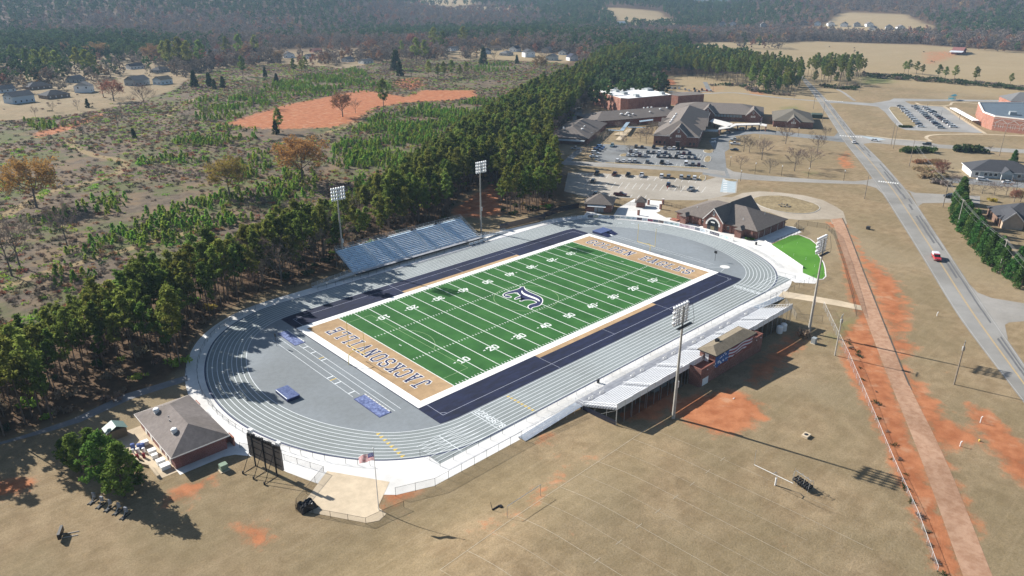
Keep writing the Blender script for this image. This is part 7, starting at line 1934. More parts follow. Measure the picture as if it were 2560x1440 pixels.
row(RUSTS, [(285, 253, 192, 1.25), (857, 292, 222), (1350, 182, 132), (700, 160, 120), (250, 150, 98, 1.3), (385, 158, 102, 1.2), (165, 140, 100), (620, 150, 106), (930, 130, 92), (1030, 118, 78)], 'round rust coloured tree', 'among the clearing and houses', 'rusty autumn trees')
row(CEDARS, [(487, 217, 174), (524, 216, 180), (537, 223, 196), (558, 219, 189), (663, 192, 166), (692, 208, 182), (531, 162, 122), (564, 155, 124), (220, 269, 245), (991, 176, 122, 1.1), (1209, 160, 116), (1292, 159, 136), (690, 335, 300), (335, 345, 320), (515, 170, 140), (1000, 190, 150), (640, 150, 118)], 'dark cone shaped cedar', 'of the cedars in the clearing', 'dark cedars of the clearing')
row(LONEP, [(960, 276, 194), (699, 333, 268), (608, 192, 138), (1072, 196, 150), (1095, 197, 158), (1110, 196, 152), (1130, 195, 148), (1150, 194, 160), (1165, 190, 152), (1085, 128, 66), (1108, 134, 76), (1158, 120, 64), (1042, 160, 92), (1005, 140, 100), (1062, 158, 98), (430, 178, 96), (455, 172, 90), (475, 178, 100), (505, 170, 98), (415, 168, 100), (735, 186, 145), (755, 184, 148), (765, 185, 140), (40, 170, 110), (75, 185, 118), (100, 190, 122), (125, 188, 116), (148, 190, 124), (200, 182, 116), (222, 192, 122), (235, 190, 130), (600, 148, 84), (570, 150, 90), (640, 142, 86)], 'tall lone pine', 'of the scattered pines beyond the clearing', 'scattered pines beyond the clearing', .9)
# school lawn and yard
row(BARES, [(1851, 422, 384), (1904, 400, 344), (1924, 433, 391), (1986, 428, 366), (2025, 419, 362), (1964, 360, 306), (1873, 381, 340), (1859, 379, 332), (2043, 381, 330), (2063, 345, 316), (2029, 343, 324), (1915, 374, 345), (1575, 390, 360)], 'bare spreading tree', 'of the leafless trees on the school lawn', 'bare trees of the school lawn', 1.25)
row(BARES, [(1506, 372, 326), (1490, 352, 322), (1520, 350, 318), (1545, 330, 300), (1580, 330, 302), (1615, 360, 308), (1630, 340, 300), (1600, 355, 318), (1560, 363, 335), (1463, 390, 360), (1455, 295, 255), (1475, 252, 205), (1640, 330, 302), (1563, 220, 205)], 'small bare tree', 'of the leafless trees between the school wings', 'bare trees of the school courts', 1.1)
# cypress hedge
hp = [G(a, b) for a, b in ((2396, 508), (2386, 540), (2400, 570), (2425, 600), (2445, 630), (2470, 660), (2500, 685), (2530, 705), (2570, 735))]
k = 0
for a, b in zip(hp, hp[1:]):
    n = max(1, round((b - a).length / 4.4))
    for i in range(n):
        p = a.lerp(b, i / n) + Vector((1.6 * (k % 2), 0, 0)); plant(CYPS[k % 3], p.x + 1.2, p.y, float(gp.uniform(.84, 1.06)), f'dense green cypress, {ORD[k]} from the top of the roadside hedge', 'cypress hedge by the road'); k += 1
for k, (bx, by, ty, w_) in enumerate(((2400, 505, 470, 1.3), (2408, 497, 465, 1.2))): tree_at(CYPS[k], bx, by, ty, ['rounded green cypress at the top corner of the roadside hedge', 'second rounded cypress behind the top corner of the roadside hedge'][k], 'cypress hedge by the road', w_)
tree_at(CYPS[1], 2534, 404, 373, 'small conical evergreen beside the pale blue building', None, 1.2, name='evergreen_tree')
row(RUSTS, [(2535, 505, 468), (2551, 505, 470), (2352, 440, 395), (2340, 425, 392)], 'rust brown tree', 'of the russet trees by the right-hand houses', 'russet trees at the right')
row(BARES, [(2367, 480, 440), (2455, 485, 450), (2485, 487, 452), (2515, 488, 450), (2540, 480, 438), (2400, 470, 435), (2380, 455, 430), (2430, 478, 445), (2475, 378, 362)], 'small bare tree', 'of the leafless trees by the right-hand houses', 'bare trees at the right', 1.3)
# pine clump at the lower left
for k, (bx, by, ty, w_) in enumerate(((205, 1180, 1080, 1.15), (262, 1215, 1075, 1.0), (312, 1245, 1105, 1.0), (170, 1165, 1095, 1.0), (350, 1215, 1150, .95), (235, 1165, 1070, 1.0), (290, 1180, 1085, 1.0))):
    tree_at(BROADP[k % 3], bx, by, ty, f'bushy pine in the clump beside the restroom building, {ORD[k]} planted', 'bushy pines by the restroom building', w_)
for k, t in enumerate([o for o in COL.objects if o.get('group') == 'bushy pines by the restroom building']): t['label'] = ['leftmost but one bushy pine of the clump by the restroom building', 'bushy pine in the middle of the clump by the restroom building', 'frontmost bushy pine of the clump by the restroom building', 'leftmost bushy pine of the clump by the restroom building', 'rightmost low bushy pine of the clump by the restroom building', 'rear bushy pine at the left of the clump by the restroom building', 'rear bushy pine at the right of the clump by the restroom building'][k]
# pasture hedgerow trees
row(LONEP, [(2270, 184, 148), (2290, 186, 152), (2345, 196, 160), (2362, 198, 165), (2385, 200, 162), (2436, 206, 165), (2260, 182, 152), (2305, 188, 160), (2525, 212, 182)], 'flat topped pine', 'of the pines along the pasture hedgerow', 'pines of the pasture hedgerow', 1.0)

# ---- brush, young pines and far woods (masses nobody could count)
YP = [cone_proto('young', 121 + k, 3.2, 1.15, L_YOUNG, .26, 26, 14) for k in range(3)]
ysrc = [joined(p[1], 'young_pine') for p in YP]
YR = [([(230, 600), (330, 545), (480, 505), (600, 480), (720, 490), (690, 540), (520, 580), (380, 640), (260, 680), (200, 660)], 2.6), ([(480, 350), (560, 315), (640, 330), (640, 372), (500, 365)], 3.0), ([(480, 285), (600, 240), (680, 260), (560, 312), (500, 312)], 3.6),
      ([(650, 222), (760, 190), (900, 170), (930, 200), (830, 228), (700, 238)], 3.8), ([(800, 400), (880, 330), (960, 282), (1080, 262), (1150, 300), (1060, 360), (960, 400), (880, 440)], 2.7), ([(1170, 170), (1260, 157), (1300, 172), (1200, 188)], 4.5), ([(60, 305), (150, 292), (200, 312), (100, 328)], 3.6),
      ([(340, 400), (470, 385), (530, 408), (430, 425), (350, 418)], 3.2), ([(0, 860), (250, 735), (560, 615), (800, 525), (960, 435), (1000, 430), (1000, 450), (800, 560), (560, 650), (250, 790), (0, 900)], 2.9), ([(150, 640), (250, 610), (240, 700), (130, 720)], 3.4), ([(640, 470), (720, 430), (800, 430), (780, 500), (680, 520)], 3.0), ([(470, 260), (520, 235), (560, 245), (500, 275)], 4.0), ([(860, 210), (1000, 200), (980, 225), (880, 235)], 5), ([(560, 420), (700, 360), (720, 400), (600, 470)], 3.2), ([(540, 260), (700, 200), (860, 190), (840, 240), (640, 262), (560, 290)], 4.2), ([(30, 560), (170, 520), (330, 480), (300, 540), (120, 600)], 3.4), ([(860, 400), (1000, 310), (1180, 250), (1260, 235), (1200, 285), (1050, 385), (900, 480)], 2.8), ([(420, 360), (500, 330), (500, 370)], 3.2)]
Y = np.concatenate([poisson(G2(p), s, 51 + i) for i, (p, s) in enumerate(YR)])
nz = np.sin(Y[:, 0] * .11) + np.sin(Y[:, 1] * .13 + Y[:, 0] * .05) + gp.normal(0, .7, len(Y)); Y = Y[nz > -.35]
scatter('young_pines', [(x, y, 0) for x, y in Y], gp.uniform(.35, 1.15, len(Y)), gp.uniform(0, 6.28, len(Y)), gp.integers(0, 3, len(Y)), ysrc, 'bright green young pines growing thick in the clearing', 'young pines')
Bp = np.concatenate([poisson(SCRUB, 3.1, 71), poisson(HOUSE_LAWN, 24, 72)])
nz = np.sin(Bp[:, 0] * .05 + 1) + np.sin(Bp[:, 1] * .06) + gp.normal(0, .8, len(Bp)); Bp = Bp[(nz > -1.0) & (inpoly(Bp[:, 0], Bp[:, 1], G2(DIRT[13][0])) < -2 + 6 * gp.random(len(Bp)) ** 4)]
BRS = [leaf_mesh('brush_%d' % k, [(gp.normal() * .9, gp.normal() * .9, .3 + .5 * gp.random()) for _ in range(8)], 14, .65, .30, m_, 300 + k) for k, m_ in enumerate((L_BRUSH, L_TWIG, L_BRUSH, L_CEDAR, L_YOUNG, L_RUST))]
scatter('scrub_brush', [(x, y, 0) for x, y in Bp], gp.uniform(.22, .95, len(Bp)), gp.uniform(0, 6.28, len(Bp)), gp.choice([0, 0, 1, 1, 2, 2, 5, 5, 3, 4, 4], len(Bp)), BRS, 'tangled dry brush scattered over the clearing', 'brush')
# hedgerows and roadside thickets
HG = []
for pts, sp in (([(2165, 186), (2250, 192), (2350, 202), (2450, 210), (2570, 222)], 3.0), ([(2165, 192), (2350, 206), (2570, 226)], 3.4), ([(2050, 216), (2110, 224), (2150, 218)], 3.0), ([(1780, 214), (1850, 214), (1900, 232), (1990, 242)], 4.0)):
    Q = G2(pts)
    for a, b in zip(Q, Q[1:]):
        n = int(math.dist(a, b) / sp)
        for i in range(n): HG.append((a[0] + (b[0] - a[0]) * i / n + gp.normal() * 1.5, a[1] + (b[1] - a[1]) * i / n + gp.normal() * 1.5, 0))
scatter('hedgerow', HG, gp.uniform(1.5, 3.0, len(HG)), gp.uniform(0, 6.28, len(HG)), gp.choice([0, 3, 3, 3, 1], len(HG)), BRS, 'dark tangled hedgerow along the pasture edge', 'hedgerow')
DT = []
for (a, b), (c, d) in zip([(2118, 850), (2145, 890), (2190, 1010), (2245, 1150), (2300, 1290)], [(2145, 890), (2190, 1010), (2245, 1150), (2300, 1290), (2350, 1440)]):
    for q in np.linspace(0, 1, 5): DT.append(tuple(GT(a + (c - a) * q + gp.normal() * 8, b + (d - b) * q)))
scatter('ditch_weeds', DT, gp.uniform(.2, .5, len(DT)), gp.uniform(0, 6.28, len(DT)), gp.choice([0, 1, 3], len(DT)), BRS, 'dark weeds in the ditch beside the dirt road', 'weeds')

def blob(name, seed, n, h, r_, size, mat, base=.25, trunk=True):
    g = random.Random(seed); C = []
    for i in range(n):
        z = g.random(); a = g.uniform(0, 6.28); q = r_ * math.sqrt(max(0, 1 - (2 * z - 1) ** 2)) * g.uniform(.5, 1); C.append((q * math.cos(a), q * math.sin(a), h * (base + (1 - base) * z)))
    return leaf_mesh(name, C, 7, r_ * .34, size, mat, seed, .9, .75)
FARS = [blob('far_0', 401, 20, 15, 3.4, 1.0, L_FARPINE, .3), blob('far_1', 402, 20, 17, 3.6, 1.0, L_FARPINE, .35), blob('far_2', 403, 22, 13, 4.6, .80, L_FARBARE, .12), blob('far_3', 404, 22, 12, 4.8, .80, L_FARBARE, .12), blob('far_4', 405, 20, 12, 4.6, .95, L_FARRUST, .15)]
ga = np.random.default_rng(99); pts = []; d = 540.0
while d < 6200:
    sp = max(8.5, d / 128.0)
    th0, th1 = YAW - R(39), YAW + R(39); n = int((th1 - th0) * d / sp)
    th = th0 + (th1 - th0) * (np.arange(n) + ga.uniform(-.45, .45, n)) / n; dd = d + ga.uniform(-.5, .5, n) * sp
    pts.append(np.stack([CX + dd * np.cos(th), CY + dd * np.sin(th)], 1)); d += sp
F = np.concatenate(pts); keep = np.ones(len(F), bool)
for P in PASTURE: keep &= inpoly(F[:, 0], F[:, 1], P) < -4
keep &= inpoly(F[:, 0], F[:, 1], HOUSE_LAWN) < -4; keep &= inpoly(F[:, 0], F[:, 1], SCRUB) < -6; keep &= inpoly(F[:, 0], F[:, 1], FOREST) < -4
dF = np.hypot(F[:, 0] - CX, F[:, 1] - CY); aF = np.degrees(np.arctan2(F[:, 1] - CY, F[:, 0] - CX))
keep &= ~((aF < 25) & (dF < 980)); keep &= ~((aF < 29.5) & (dF < 700)); keep &= ~((aF < 37) & (dF < 560 + (37 - aF) * 22))
hs = [(o.location.x, o.location.y) for o in COL.objects if o.get('category') in ('house', 'barn', 'building')]
for hx, hy in hs:
    keep &= np.hypot(F[:, 0] - hx, F[:, 1] - hy) > 13
    u = np.array([hx - CX, hy - CY]); L_ = np.hypot(*u); u /= L_; rel = F - np.array([CX, CY]); al = rel @ u; ac = np.abs(rel @ np.array([-u[1], u[0]]))
    keep &= ~((al > L_ - 70 - L_ * .04) & (al < L_) & (ac < 11))
F = F[keep]; dF = dF[keep]; aF = aF[keep]
nzz = np.sin(F[:, 0] * .0085 + 1.2) + np.sin(F[:, 1] * .0071 + .4) + .8 * np.sin((F[:, 0] - F[:, 1]) * .0043) + ga.normal(0, .55, len(F))
pinef = nzz + .5 * np.sin(dF * .0036) > .05
rust = (ga.random(len(F)) < .2)
kd = np.where(pinef, ga.integers(0, 2, len(F)), np.where(rust, 4, ga.integers(2, 4, len(F))))
gapn = np.sin(F[:, 0] * .021 + 1.1 * np.sin(F[:, 1] * .013)) + np.sin(F[:, 1] * .024 + .7)
thin = ((dF < 900) & (ga.random(len(F)) < .30) & ~pinef) | ((aF > 46) & (dF < 1250) & (gapn > .1) & (ga.random(len(F)) < .8)) | ((aF > 46) & (dF < 1250) & (ga.random(len(F)) < .25))
F, dF, kd = F[~thin], dF[~thin], kd[~thin]
scF = ga.uniform(.75, 1.2, len(F)) * np.clip(dF / 1700, 1.0, 2.4) ** .8
scatter('distant_woods', np.stack([F[:, 0], F[:, 1], terrain(F[:, 0], F[:, 1]) - .3], 1), scF, ga.uniform(0, 6.28, len(F)), kd, FARS, 'mixed winter woods rolling away to the hills', 'woods')
# tree rows round the pastures
RW = []
for pts_, sp, wd in (([(1700, 112), (1790, 106), (1850, 112), (1990, 106)], 10, 14), ([(1990, 101), (2150, 106), (2300, 112), (2480, 128), (2640, 138)], 10, 16), ([(1960, 96), (2150, 99), (2350, 106), (2600, 125)], 11, 20), ([(1840, 118), (1880, 121), (1935, 122), (1950, 116)], 9, 8)):
    Q = G2(pts_)
    for a, b in zip(Q, Q[1:]):
        n = int(math.dist(a, b) / sp)
        for i in range(n): RW.append((a[0] + (b[0] - a[0]) * i / n + ga.normal() * wd * .4, a[1] + (b[1] - a[1]) * i / n + ga.normal() * wd * .4))
RW = np.array(RW)
scatter('pasture_tree_row', np.stack([RW[:, 0], RW[:, 1], terrain(RW[:, 0], RW[:, 1])], 1), ga.uniform(.75, 1.25, len(RW)), ga.uniform(0, 6.28, len(RW)), ga.choice([0, 2, 3, 4, 2, 4, 4], len(RW)), FARS, 'belt of bare and rusty trees round the far pasture', 'tree belt')

# ---- haze over the whole valley
hz = MB(); hz.box(-900, 8200, -2500, 8600, -6, 300)
hm = bpy.data.materials.new('valley_haze'); hm.use_nodes = True; t = hm.node_tree; t.nodes.clear()
pvn = N(t, 'ShaderNodeVolumePrincipled'); pvn.inputs['Color'].default_value = (.50, .73, 1.0, 1); pvn.inputs['Density'].default_value = .000105; pvn.inputs['Anisotropy'].default_value = .0
ho = N(t, 'ShaderNodeOutputMaterial'); t.links.new(pvn.outputs[0], ho.inputs['Volume'])
HZ = link('haze', hz.mesh('haze', hm)); HZ['kind'] = 'stuff'
# ================================================================ VEHICLES
M_TYRE = plain('tyre', (.016, .016, .017), .8); M_RIM = plain('rim', (.30, .31, .32), .35, .7)
M_CGLASS = plain('car_glass', (.010, .014, .018), .06, 0, .8); M_HEAD = plain('headlight', (.70, .72, .74), .2); M_TAIL = plain('tail_light', (.30, .012, .012), .3)
PAINTS = {'white': (.74, .75, .76), 'silver': (.40, .42, .44), 'grey': (.125, .130, .138), 'black': (.012, .013, .016), 'navy': (.018, .030, .075), 'maroon': (.085, .012, .020), 'red': (.42, .020, .022), 'blue': (.035, .10, .28), 'aqua': (.36, .50, .54)}
def paint(c):
    n = 'paint_' + c
    if n in MATS: return MATS[n]
    m, t, b = _ng(n); b.inputs['Base Color'].default_value = (*PAINTS[c], 1); b.inputs['Roughness'].default_value = .25; b.inputs['Coat Weight'].default_value = .6; b.inputs['Coat Roughness'].default_value = .06
    MATS[n] = m; return m
SHAPE = {  # length/2, width/2, bonnet z, roof z, cabin base (x0,x1), cabin top (x0,x1)
    'sedan': (2.30, .90, .92, 1.42, (-1.75, 1.05), (-1.05, .30)), 'suv': (2.35, .95, 1.08, 1.72, (-2.22, 1.10), (-1.95, .35)),
    'pickup': (2.85, .98, 1.12, 1.82, (-.55, 1.35), (-.30, .70)), 'van': (2.6, 1.0, 1.10, 2.05, (-2.5, 1.75), (-2.4, 1.05))}
CAR_CACHE = {}
def extrude_profile(mb, prof, w0, w1, zw):
    """side profile (x, z) pushed out to both sides, slightly narrower above zw"""
    wid = lambda z: w0 if z <= zw else w1
    n = len(prof)
    Lf = [(x, wid(z), z) for x, z in prof]; Rt = [(x, -wid(z), z) for x, z in prof]
    mb.face(Lf); mb.face(Rt[::-1])
    for i in range(n): j = (i + 1) % n; mb.face([Lf[j], Lf[i], Rt[i], Rt[j]])
def car_meshes(kind, col):
    if (kind, col) in CAR_CACHE: return CAR_CACHE[(kind, col)]
    L_, W_, zb, zr, (b0, b1), (t0, t1) = SHAPE[kind]
    mb = MB()
    if kind == 'pickup':
        prof = [(-L_, .42), (L_ - .1, .42), (L_, .62), (L_ - .08, .95), (b1, zb), (b0, zb), (b0, .72), (-L_ + .12, .72), (-L_ + .12, zb - .02), (-L_, zb - .02)]
        extrude_profile(mb, [(-L_, .42), (L_ - .1, .42), (L_, .62), (L_ - .08, .95), (b1, zb), (b0 - .02, zb), (b0 - .02, .74), (-L_, .74)], W_, W_ - .06, .8)
        for y in (W_ - .10, -W_): mb.box(-L_, b0 - .03, y, y + .10, .742, zb)
        mb.box(-L_, -L_ + .08, -W_ + .11, W_ - .11, .742, zb)
    else:
        tail = zb + (.02 if kind == 'sedan' else .04)
        extrude_profile(mb, [(-L_, .36), (L_ - .12, .36), (L_, .58), (L_ - .1, zb - .14), (b1, zb), (b0, tail), (-L_ + .06, tail - .06), (-L_, .7)], W_, W_ - .07, .75)
    body = mb.mesh('body', paint(col))
    g = MB(); wb, wt = W_ - .09, W_ - .24
    B = [(b0, -wb, zb + .005), (b1, -wb, zb + .005), (b1, wb, zb + .005), (b0, wb, zb + .005)]; T = [(t0, -wt, zr - .03), (t1, -wt, zr - .03), (t1, wt, zr - .03), (t0, wt, zr - .03)]
    for i in range(4): j = (i + 1) % 4; g.face([B[i], B[j], T[j], T[i]])
    glass = g.mesh('windows', M_CGLASS)
    r_ = MB(); r_.face([(t0 - .03, -wt - .02, zr - .028), (t1 + .03, -wt - .02, zr - .028), (t1 - .05, -wt + .06, zr + .03), (t0 + .06, -wt + .06, zr + .03)]); r_.face([(t1 + .03, wt + .02, zr - .028), (t0 - .03, wt + .02, zr - .028), (t0 + .06, wt - .06, zr + .03), (t1 - .05, wt - .06, zr + .03)])
    r_.face([(t0 + .06, -wt + .06, zr + .03), (t1 - .05, -wt + .06, zr + .03), (t1 - .05, wt - .06, zr + .03), (t0 + .06, wt - .06, zr + .03)]); r_.face([(t1 + .03, -wt - .02, zr - .028), (t1 + .03, wt + .02, zr - .028), (t1 - .05, wt - .06, zr + .03), (t1 - .05, -wt + .06, zr + .03)]); r_.face([(t0 - .03, wt + .02, zr - .028), (t0 - .03, -wt - .02, zr - .028), (t0 + .06, -wt + .06, zr + .03), (t0 + .06, wt - .06, zr + .03)])
    for sy in (-1, 1):        # pillars
        mid = (b0 + b1) / 2; mt = (t0 + t1) / 2; r_.box(mid - .05, mid + .05, sy * (wb + wt) / 2 - .03 + sy * .05, sy * (wb + wt) / 2 + .03 + sy * .05, zb, zr - .05)
    roof = r_.mesh('roof', paint(col))
    CAR_CACHE[(kind, col)] = (body, glass, roof)
    return CAR_CACHE[(kind, col)]
wm = MB(); wm.tube((0, -.11, 0), (0, .11, 0), .345, k=14); wm.cur = 1; wm.tube((0, -.118, 0), (0, .118, 0), .20, k=10); WHEEL = wm.mesh('wheel', [M_TYRE, M_RIM])
HL = MB().box(-.03, .03, -.17, .17, -.08, .08).mesh('headlight', M_HEAD); TL = MB().box(-.03, .03, -.12, .12, -.10, .10).mesh('tail_light', M_TAIL)
def car(kind, col, x, y, rz, label, group=None, z=.035, name=None):
    L_, W_, zb, zr = SHAPE[kind][:4]
    t = thing(name or {'sedan': 'parked_car', 'suv': 'parked_suv', 'pickup': 'pickup_truck', 'van': 'van'}[kind], label, {'sedan': 'car', 'suv': 'suv', 'pickup': 'pickup truck', 'van': 'van'}[kind], (x, y, z), rz, group)
    b, g, r_ = car_meshes(kind, col)
    link('body', b, t); link('windows', g, t); link('roof', r_, t)
    for sx in (-1, 1):
        for sy in (-1, 1): link('wheel', WHEEL, t, (sx * L_ * .62, sy * (W_ - .11), .345))
    for sy in (-1, 1): link('headlight', HL, t, (L_ - .05, sy * (W_ - .28), .74)); link('tail_light', TL, t, (-L_, sy * (W_ - .2), .82))
    return t
def heading(a, b): p, q = G(*a), G(*b); return math.atan2(q.y - p.y, q.x - p.x)
KW = {'sedan': 'car', 'suv': 'SUV', 'pickup': 'pickup truck', 'van': 'van'}
def car_row(items, f, hd, where, group):
    items = sorted(items)
    for k, (x, y, col, kind) in enumerate(items):
        p = G(*f(x, y)); car(kind, col, p.x, p.y, hd + random.uniform(-.04, .04), f'{col} {KW[kind]}, {ordn[k]} from the left in {where}', group)
stall = heading(aa(830, 795), aa(905, 695)); perp = heading(aa(1140, 300), aa(1195, 215))
car_row([(1280, 178, 'black', 'suv'), (1372, 182, 'black', 'sedan'), (1552, 185, 'black', 'suv'), (1722, 198, 'grey', 'suv'), (1790, 205, 'white', 'sedan'), (1858, 205, 'white', 'suv'), (1925, 208, 'black', 'sedan'), (1990, 208, 'black', 'suv'), (918, 160, 'aqua', 'pickup')], aa, perp, 'the row against the school wall', 'cars against the school wall')
car_row([(1202, 250, 'navy', 'suv'), (1282, 255, 'white', 'suv'), (1465, 262, 'grey', 'suv'), (1550, 262, 'grey', 'sedan'), (1635, 266, 'white', 'suv'), (1730, 272, 'navy', 'sedan'), (1920, 275, 'silver', 'suv'), (2010, 278, 'maroon', 'sedan'), (2095, 282, 'navy', 'suv')], aa, perp, 'the back of the double middle row', 'cars in the back of the middle row')
car_row([(1160, 302, 'white', 'sedan'), (1240, 306, 'white', 'sedan'), (1340, 310, 'maroon', 'suv'), (1425, 314, 'silver', 'sedan'), (1620, 322, 'black', 'sedan'), (1710, 326, 'grey', 'sedan'), (1800, 330, 'black', 'sedan'), (1890, 334, 'black', 'suv'), (1980, 340, 'white', 'sedan'), (2085, 345, 'black', 'sedan'), (2180, 350, 'navy', 'sedan')], aa, perp, 'the front of the double middle row', 'cars in the front of the middle row')
car_row([(1000, 395, 'white', 'suv'), (1092, 398, 'white', 'sedan'), (1185, 400, 'white', 'suv'), (1265, 402, 'silver', 'suv'), (1455, 410, 'grey', 'suv'), (1675, 420, 'black', 'pickup'), (1760, 424, 'white', 'sedan'), (2040, 440, 'white', 'van'), (2145, 446, 'grey', 'suv'), (2240, 455, 'maroon', 'suv')], aa, perp, 'the near row of the upper lot', 'cars in the near row of the upper lot')
left_col = [(635, 330, 'white', 'sedan'), (655, 275, 'white', 'suv'), (690, 235, 'navy', 'suv'), (710, 205, 'blue', 'pickup'), (742, 180, 'blue', 'suv')]
for k, (x, y, c, kd_) in enumerate(left_col):
    p = G(*aa(x, y)); car(kd_, c, p.x, p.y, perp - math.pi / 2, f'{c} {KW[kd_]}, {ordn[k]} from the front in the sideways rank of the upper lot', 'sideways rank of the upper lot')
car_row([(685, 585, 'black', 'pickup'), (955, 600, 'maroon', 'pickup'), (1160, 612, 'black', 'pickup'), (1365, 618, 'white', 'pickup'), (1670, 630, 'white', 'suv'), (1775, 636, 'grey', 'suv'), (1970, 645, 'silver', 'suv'), (2080, 650, 'grey', 'suv'), (2170, 658, 'white', 'suv')], aa, stall, 'the top row of the pale lower lot', 'cars in the top row of the lower lot')
for x, y, c, kd_, hd, lb in ((630, 705, 'black', 'suv', stall, 'black SUV alone in tree shade in the pale lower lot'), (1775, 760, 'navy', 'suv', stall, 'dark blue SUV beside the standing people in the lower lot'), (2115, 830, 'silver', 'pickup', stall - .25, 'silver pickup truck parked askew at the right of the lower lot'),
                              (1040, 912, 'maroon', 'pickup', stall - math.pi / 2, 'dark maroon pickup truck parked sideways behind the concession stand'), (670, 900, 'black', 'suv', stall, 'black SUV half hidden behind the concession stand roof')):
    p = G(*aa(x, y)); car(kd_, c, p.x, p.y, hd, lb)
s1 = lambda x, y: (1370 + x / 6.095, 190 + y / 6.095)
car_row([(1600, 197, 'navy', 'sedan'), (1655, 202, 'grey', 'sedan'), (1720, 206, 'silver', 'suv'), (1830, 197, 'white', 'sedan'), (1885, 198, 'white', 'suv'), (1940, 196, 'grey', 'sedan'), (2000, 200, 'white', 'suv'), (2090, 212, 'silver', 'sedan'), (2150, 228, 'white', 'sedan'), (2230, 208, 'black', 'suv'), (2242, 240, 'grey', 'sedan'), (2300, 244, 'black', 'sedan'), (2345, 220, 'maroon', 'suv'), (2420, 230, 'red', 'sedan'), (2478, 236, 'white', 'suv')], s1, perp, 'the lot behind the gymnasium', 'cars behind the gymnasium')
ht = heading((1838, 353), (1825, 352))
for x, y, c, kd_, lb in ((1838, 352, 'silver', 'pickup', 'silver pickup at the back of three vehicles by the school lawn'), (1837, 362, 'white', 'pickup', 'white pickup in the middle of three vehicles by the school lawn'), (1836, 377, 'black', 'sedan', 'black car at the front of three vehicles by the school lawn'), (1818, 333, 'black', 'sedan', 'dark car at the near end of the entrance canopy'), (1852, 325, 'black', 'suv', 'dark SUV under the middle of the entrance canopy'), (1880, 325, 'black', 'suv', 'dark SUV at the far end of the entrance canopy'), (1440, 374, 'silver', 'pickup', 'silver pickup in the side drive of the left school wing')):
    p = G(x, y); car(kd_, c, p.x, p.y, ht + (0 if y > 340 else .5), lb)
rd_h = heading((2133, 356), (2110, 320))
for x, y, c, kd_, hd, lb, nm in ((2134, 358, 'white', 'sedan', rd_h, 'white car driving away on the main road', 'moving_car'), (2187, 353, 'white', 'sedan', heading((2187, 353), (2260, 360)), 'white car waiting on the side street corner', 'moving_car'), (2317, 363, 'black', 'suv', heading((2317, 363), (2260, 357)), 'black SUV driving along the side street', 'moving_suv'), (2373, 494, 'black', 'suv', heading((2373, 494), (2330, 494)), 'black SUV in the driveway by the cypress hedge', 'parked_suv'), (2456, 452, 'white', 'suv', heading((2456, 452), (2500, 455)), 'white SUV at the left in front of the pale blue building', 'parked_suv'), (2519, 459, 'white', 'sedan', heading((2519, 459), (2560, 462)), 'white car at the right in front of the pale blue building', 'parked_car'), (1524, 236, 'white', 'sedan', 1.0, 'white car in the shade left of the gymnasium', 'parked_car')):
    p = G(x, y) if x > 1600 else G(1460, 240); car(kd_, c, p.x, p.y, hd, lb, None, .04, nm)
p = G(2340, 648); t = car('pickup', 'red', p.x, p.y, heading((2340, 648), (2310, 600)) + math.pi, 'red pickup truck with a white camper top driving down the road', None, .04, 'moving_pickup')
mb = MB(); mb.box(-2.82, -.35, -.92, .92, 1.13, 1.80); mb.build('camper_top', paint('white'), t, world=False)
# full lot at the right: one outer rank and a double rank
rc = random.Random(21); rcol = ['white', 'white', 'silver', 'grey', 'black', 'navy', 'white', 'maroon', 'silver']
hr = heading((2285, 266), (2330, 269))
for nm, a, b, n in (('the outer rank by the grass island', (2250, 267), (2302, 318), 11), ('the left half of the far-right double rank', (2287, 268), (2352, 321), 14), ('the right half of the far-right double rank', (2312, 270), (2384, 319), 14)):
    A_, B_ = G(*a), G(*b); dv = (B_ - A_).normalized(); hp_ = math.atan2(dv.y, dv.x) + R(90)
    for k in range(n):
        q = A_.lerp(B_, k / (n - 1)); c = 'black' if (k == 0 and n == 11) else ('white' if n == 11 and k != 9 else rc.choice(rcol)); kd_ = rc.choice(['sedan', 'sedan', 'suv', 'suv', 'pickup'])
        car(kd_, c, q.x, q.y, hp_ + (math.pi if rc.random() < .3 else 0) + rc.uniform(-.03, .03), f'{c} {KW[kd_]}, {ordn[k]} from the back in {nm}', 'cars in ' + nm)
# ================================================================ POLES, WIRES, PEOPLE AND SMALL THINGS
M_WOOD = surf('pole_wood', (.23, .195, .16), .25, 2, .9); M_WIRE = plain('wire', (.20, .20, .20), .5)
def top_height(bx, by, ty):
    b = GT(bx, by); lo, hi = 0.0, 60.0
    for _ in range(40):
        m = (lo + hi) / 2
        if to_px(b.x, b.y, b.z + m)[1] > ty: lo = m
        else: hi = m
    return b, lo
def util_pole(bx, by, ty, label, arm=True, m=None, xf=False, ang=0.0):
    b, h = top_height(bx, by, ty); t = thing('utility_pole', label, 'utility pole', b, ang)
    mb = MB(); mb.tube((0, 0, -.2), (0, 0, h), .17, .11, k=8); mb.build('pole', m or M_WOOD, t, world=False)
    if arm:
        mb = MB(); mb.box(-1.2, 1.2, -.06, .06, h - .5, h - .36); mb.build('crossarm', M_WOOD, t, world=False)
        for x in (-1.1, -.5, .5, 1.1): mb = MB(); mb.tube((x, 0, h - .36), (x, 0, h - .12), .06, k=6); mb.build('insulator', M_HVAC, t, world=False)
    if xf: mb = MB(); mb.lathe([(.28, 0), (.3, .05), (.3, .85), (.2, .95)], (.42, 0, h - 2.2), 10); mb.build('transformer', M_HVAC, t, world=False)
    return t, Vector((b.x, b.y, b.z + h - .1))
tops = {}
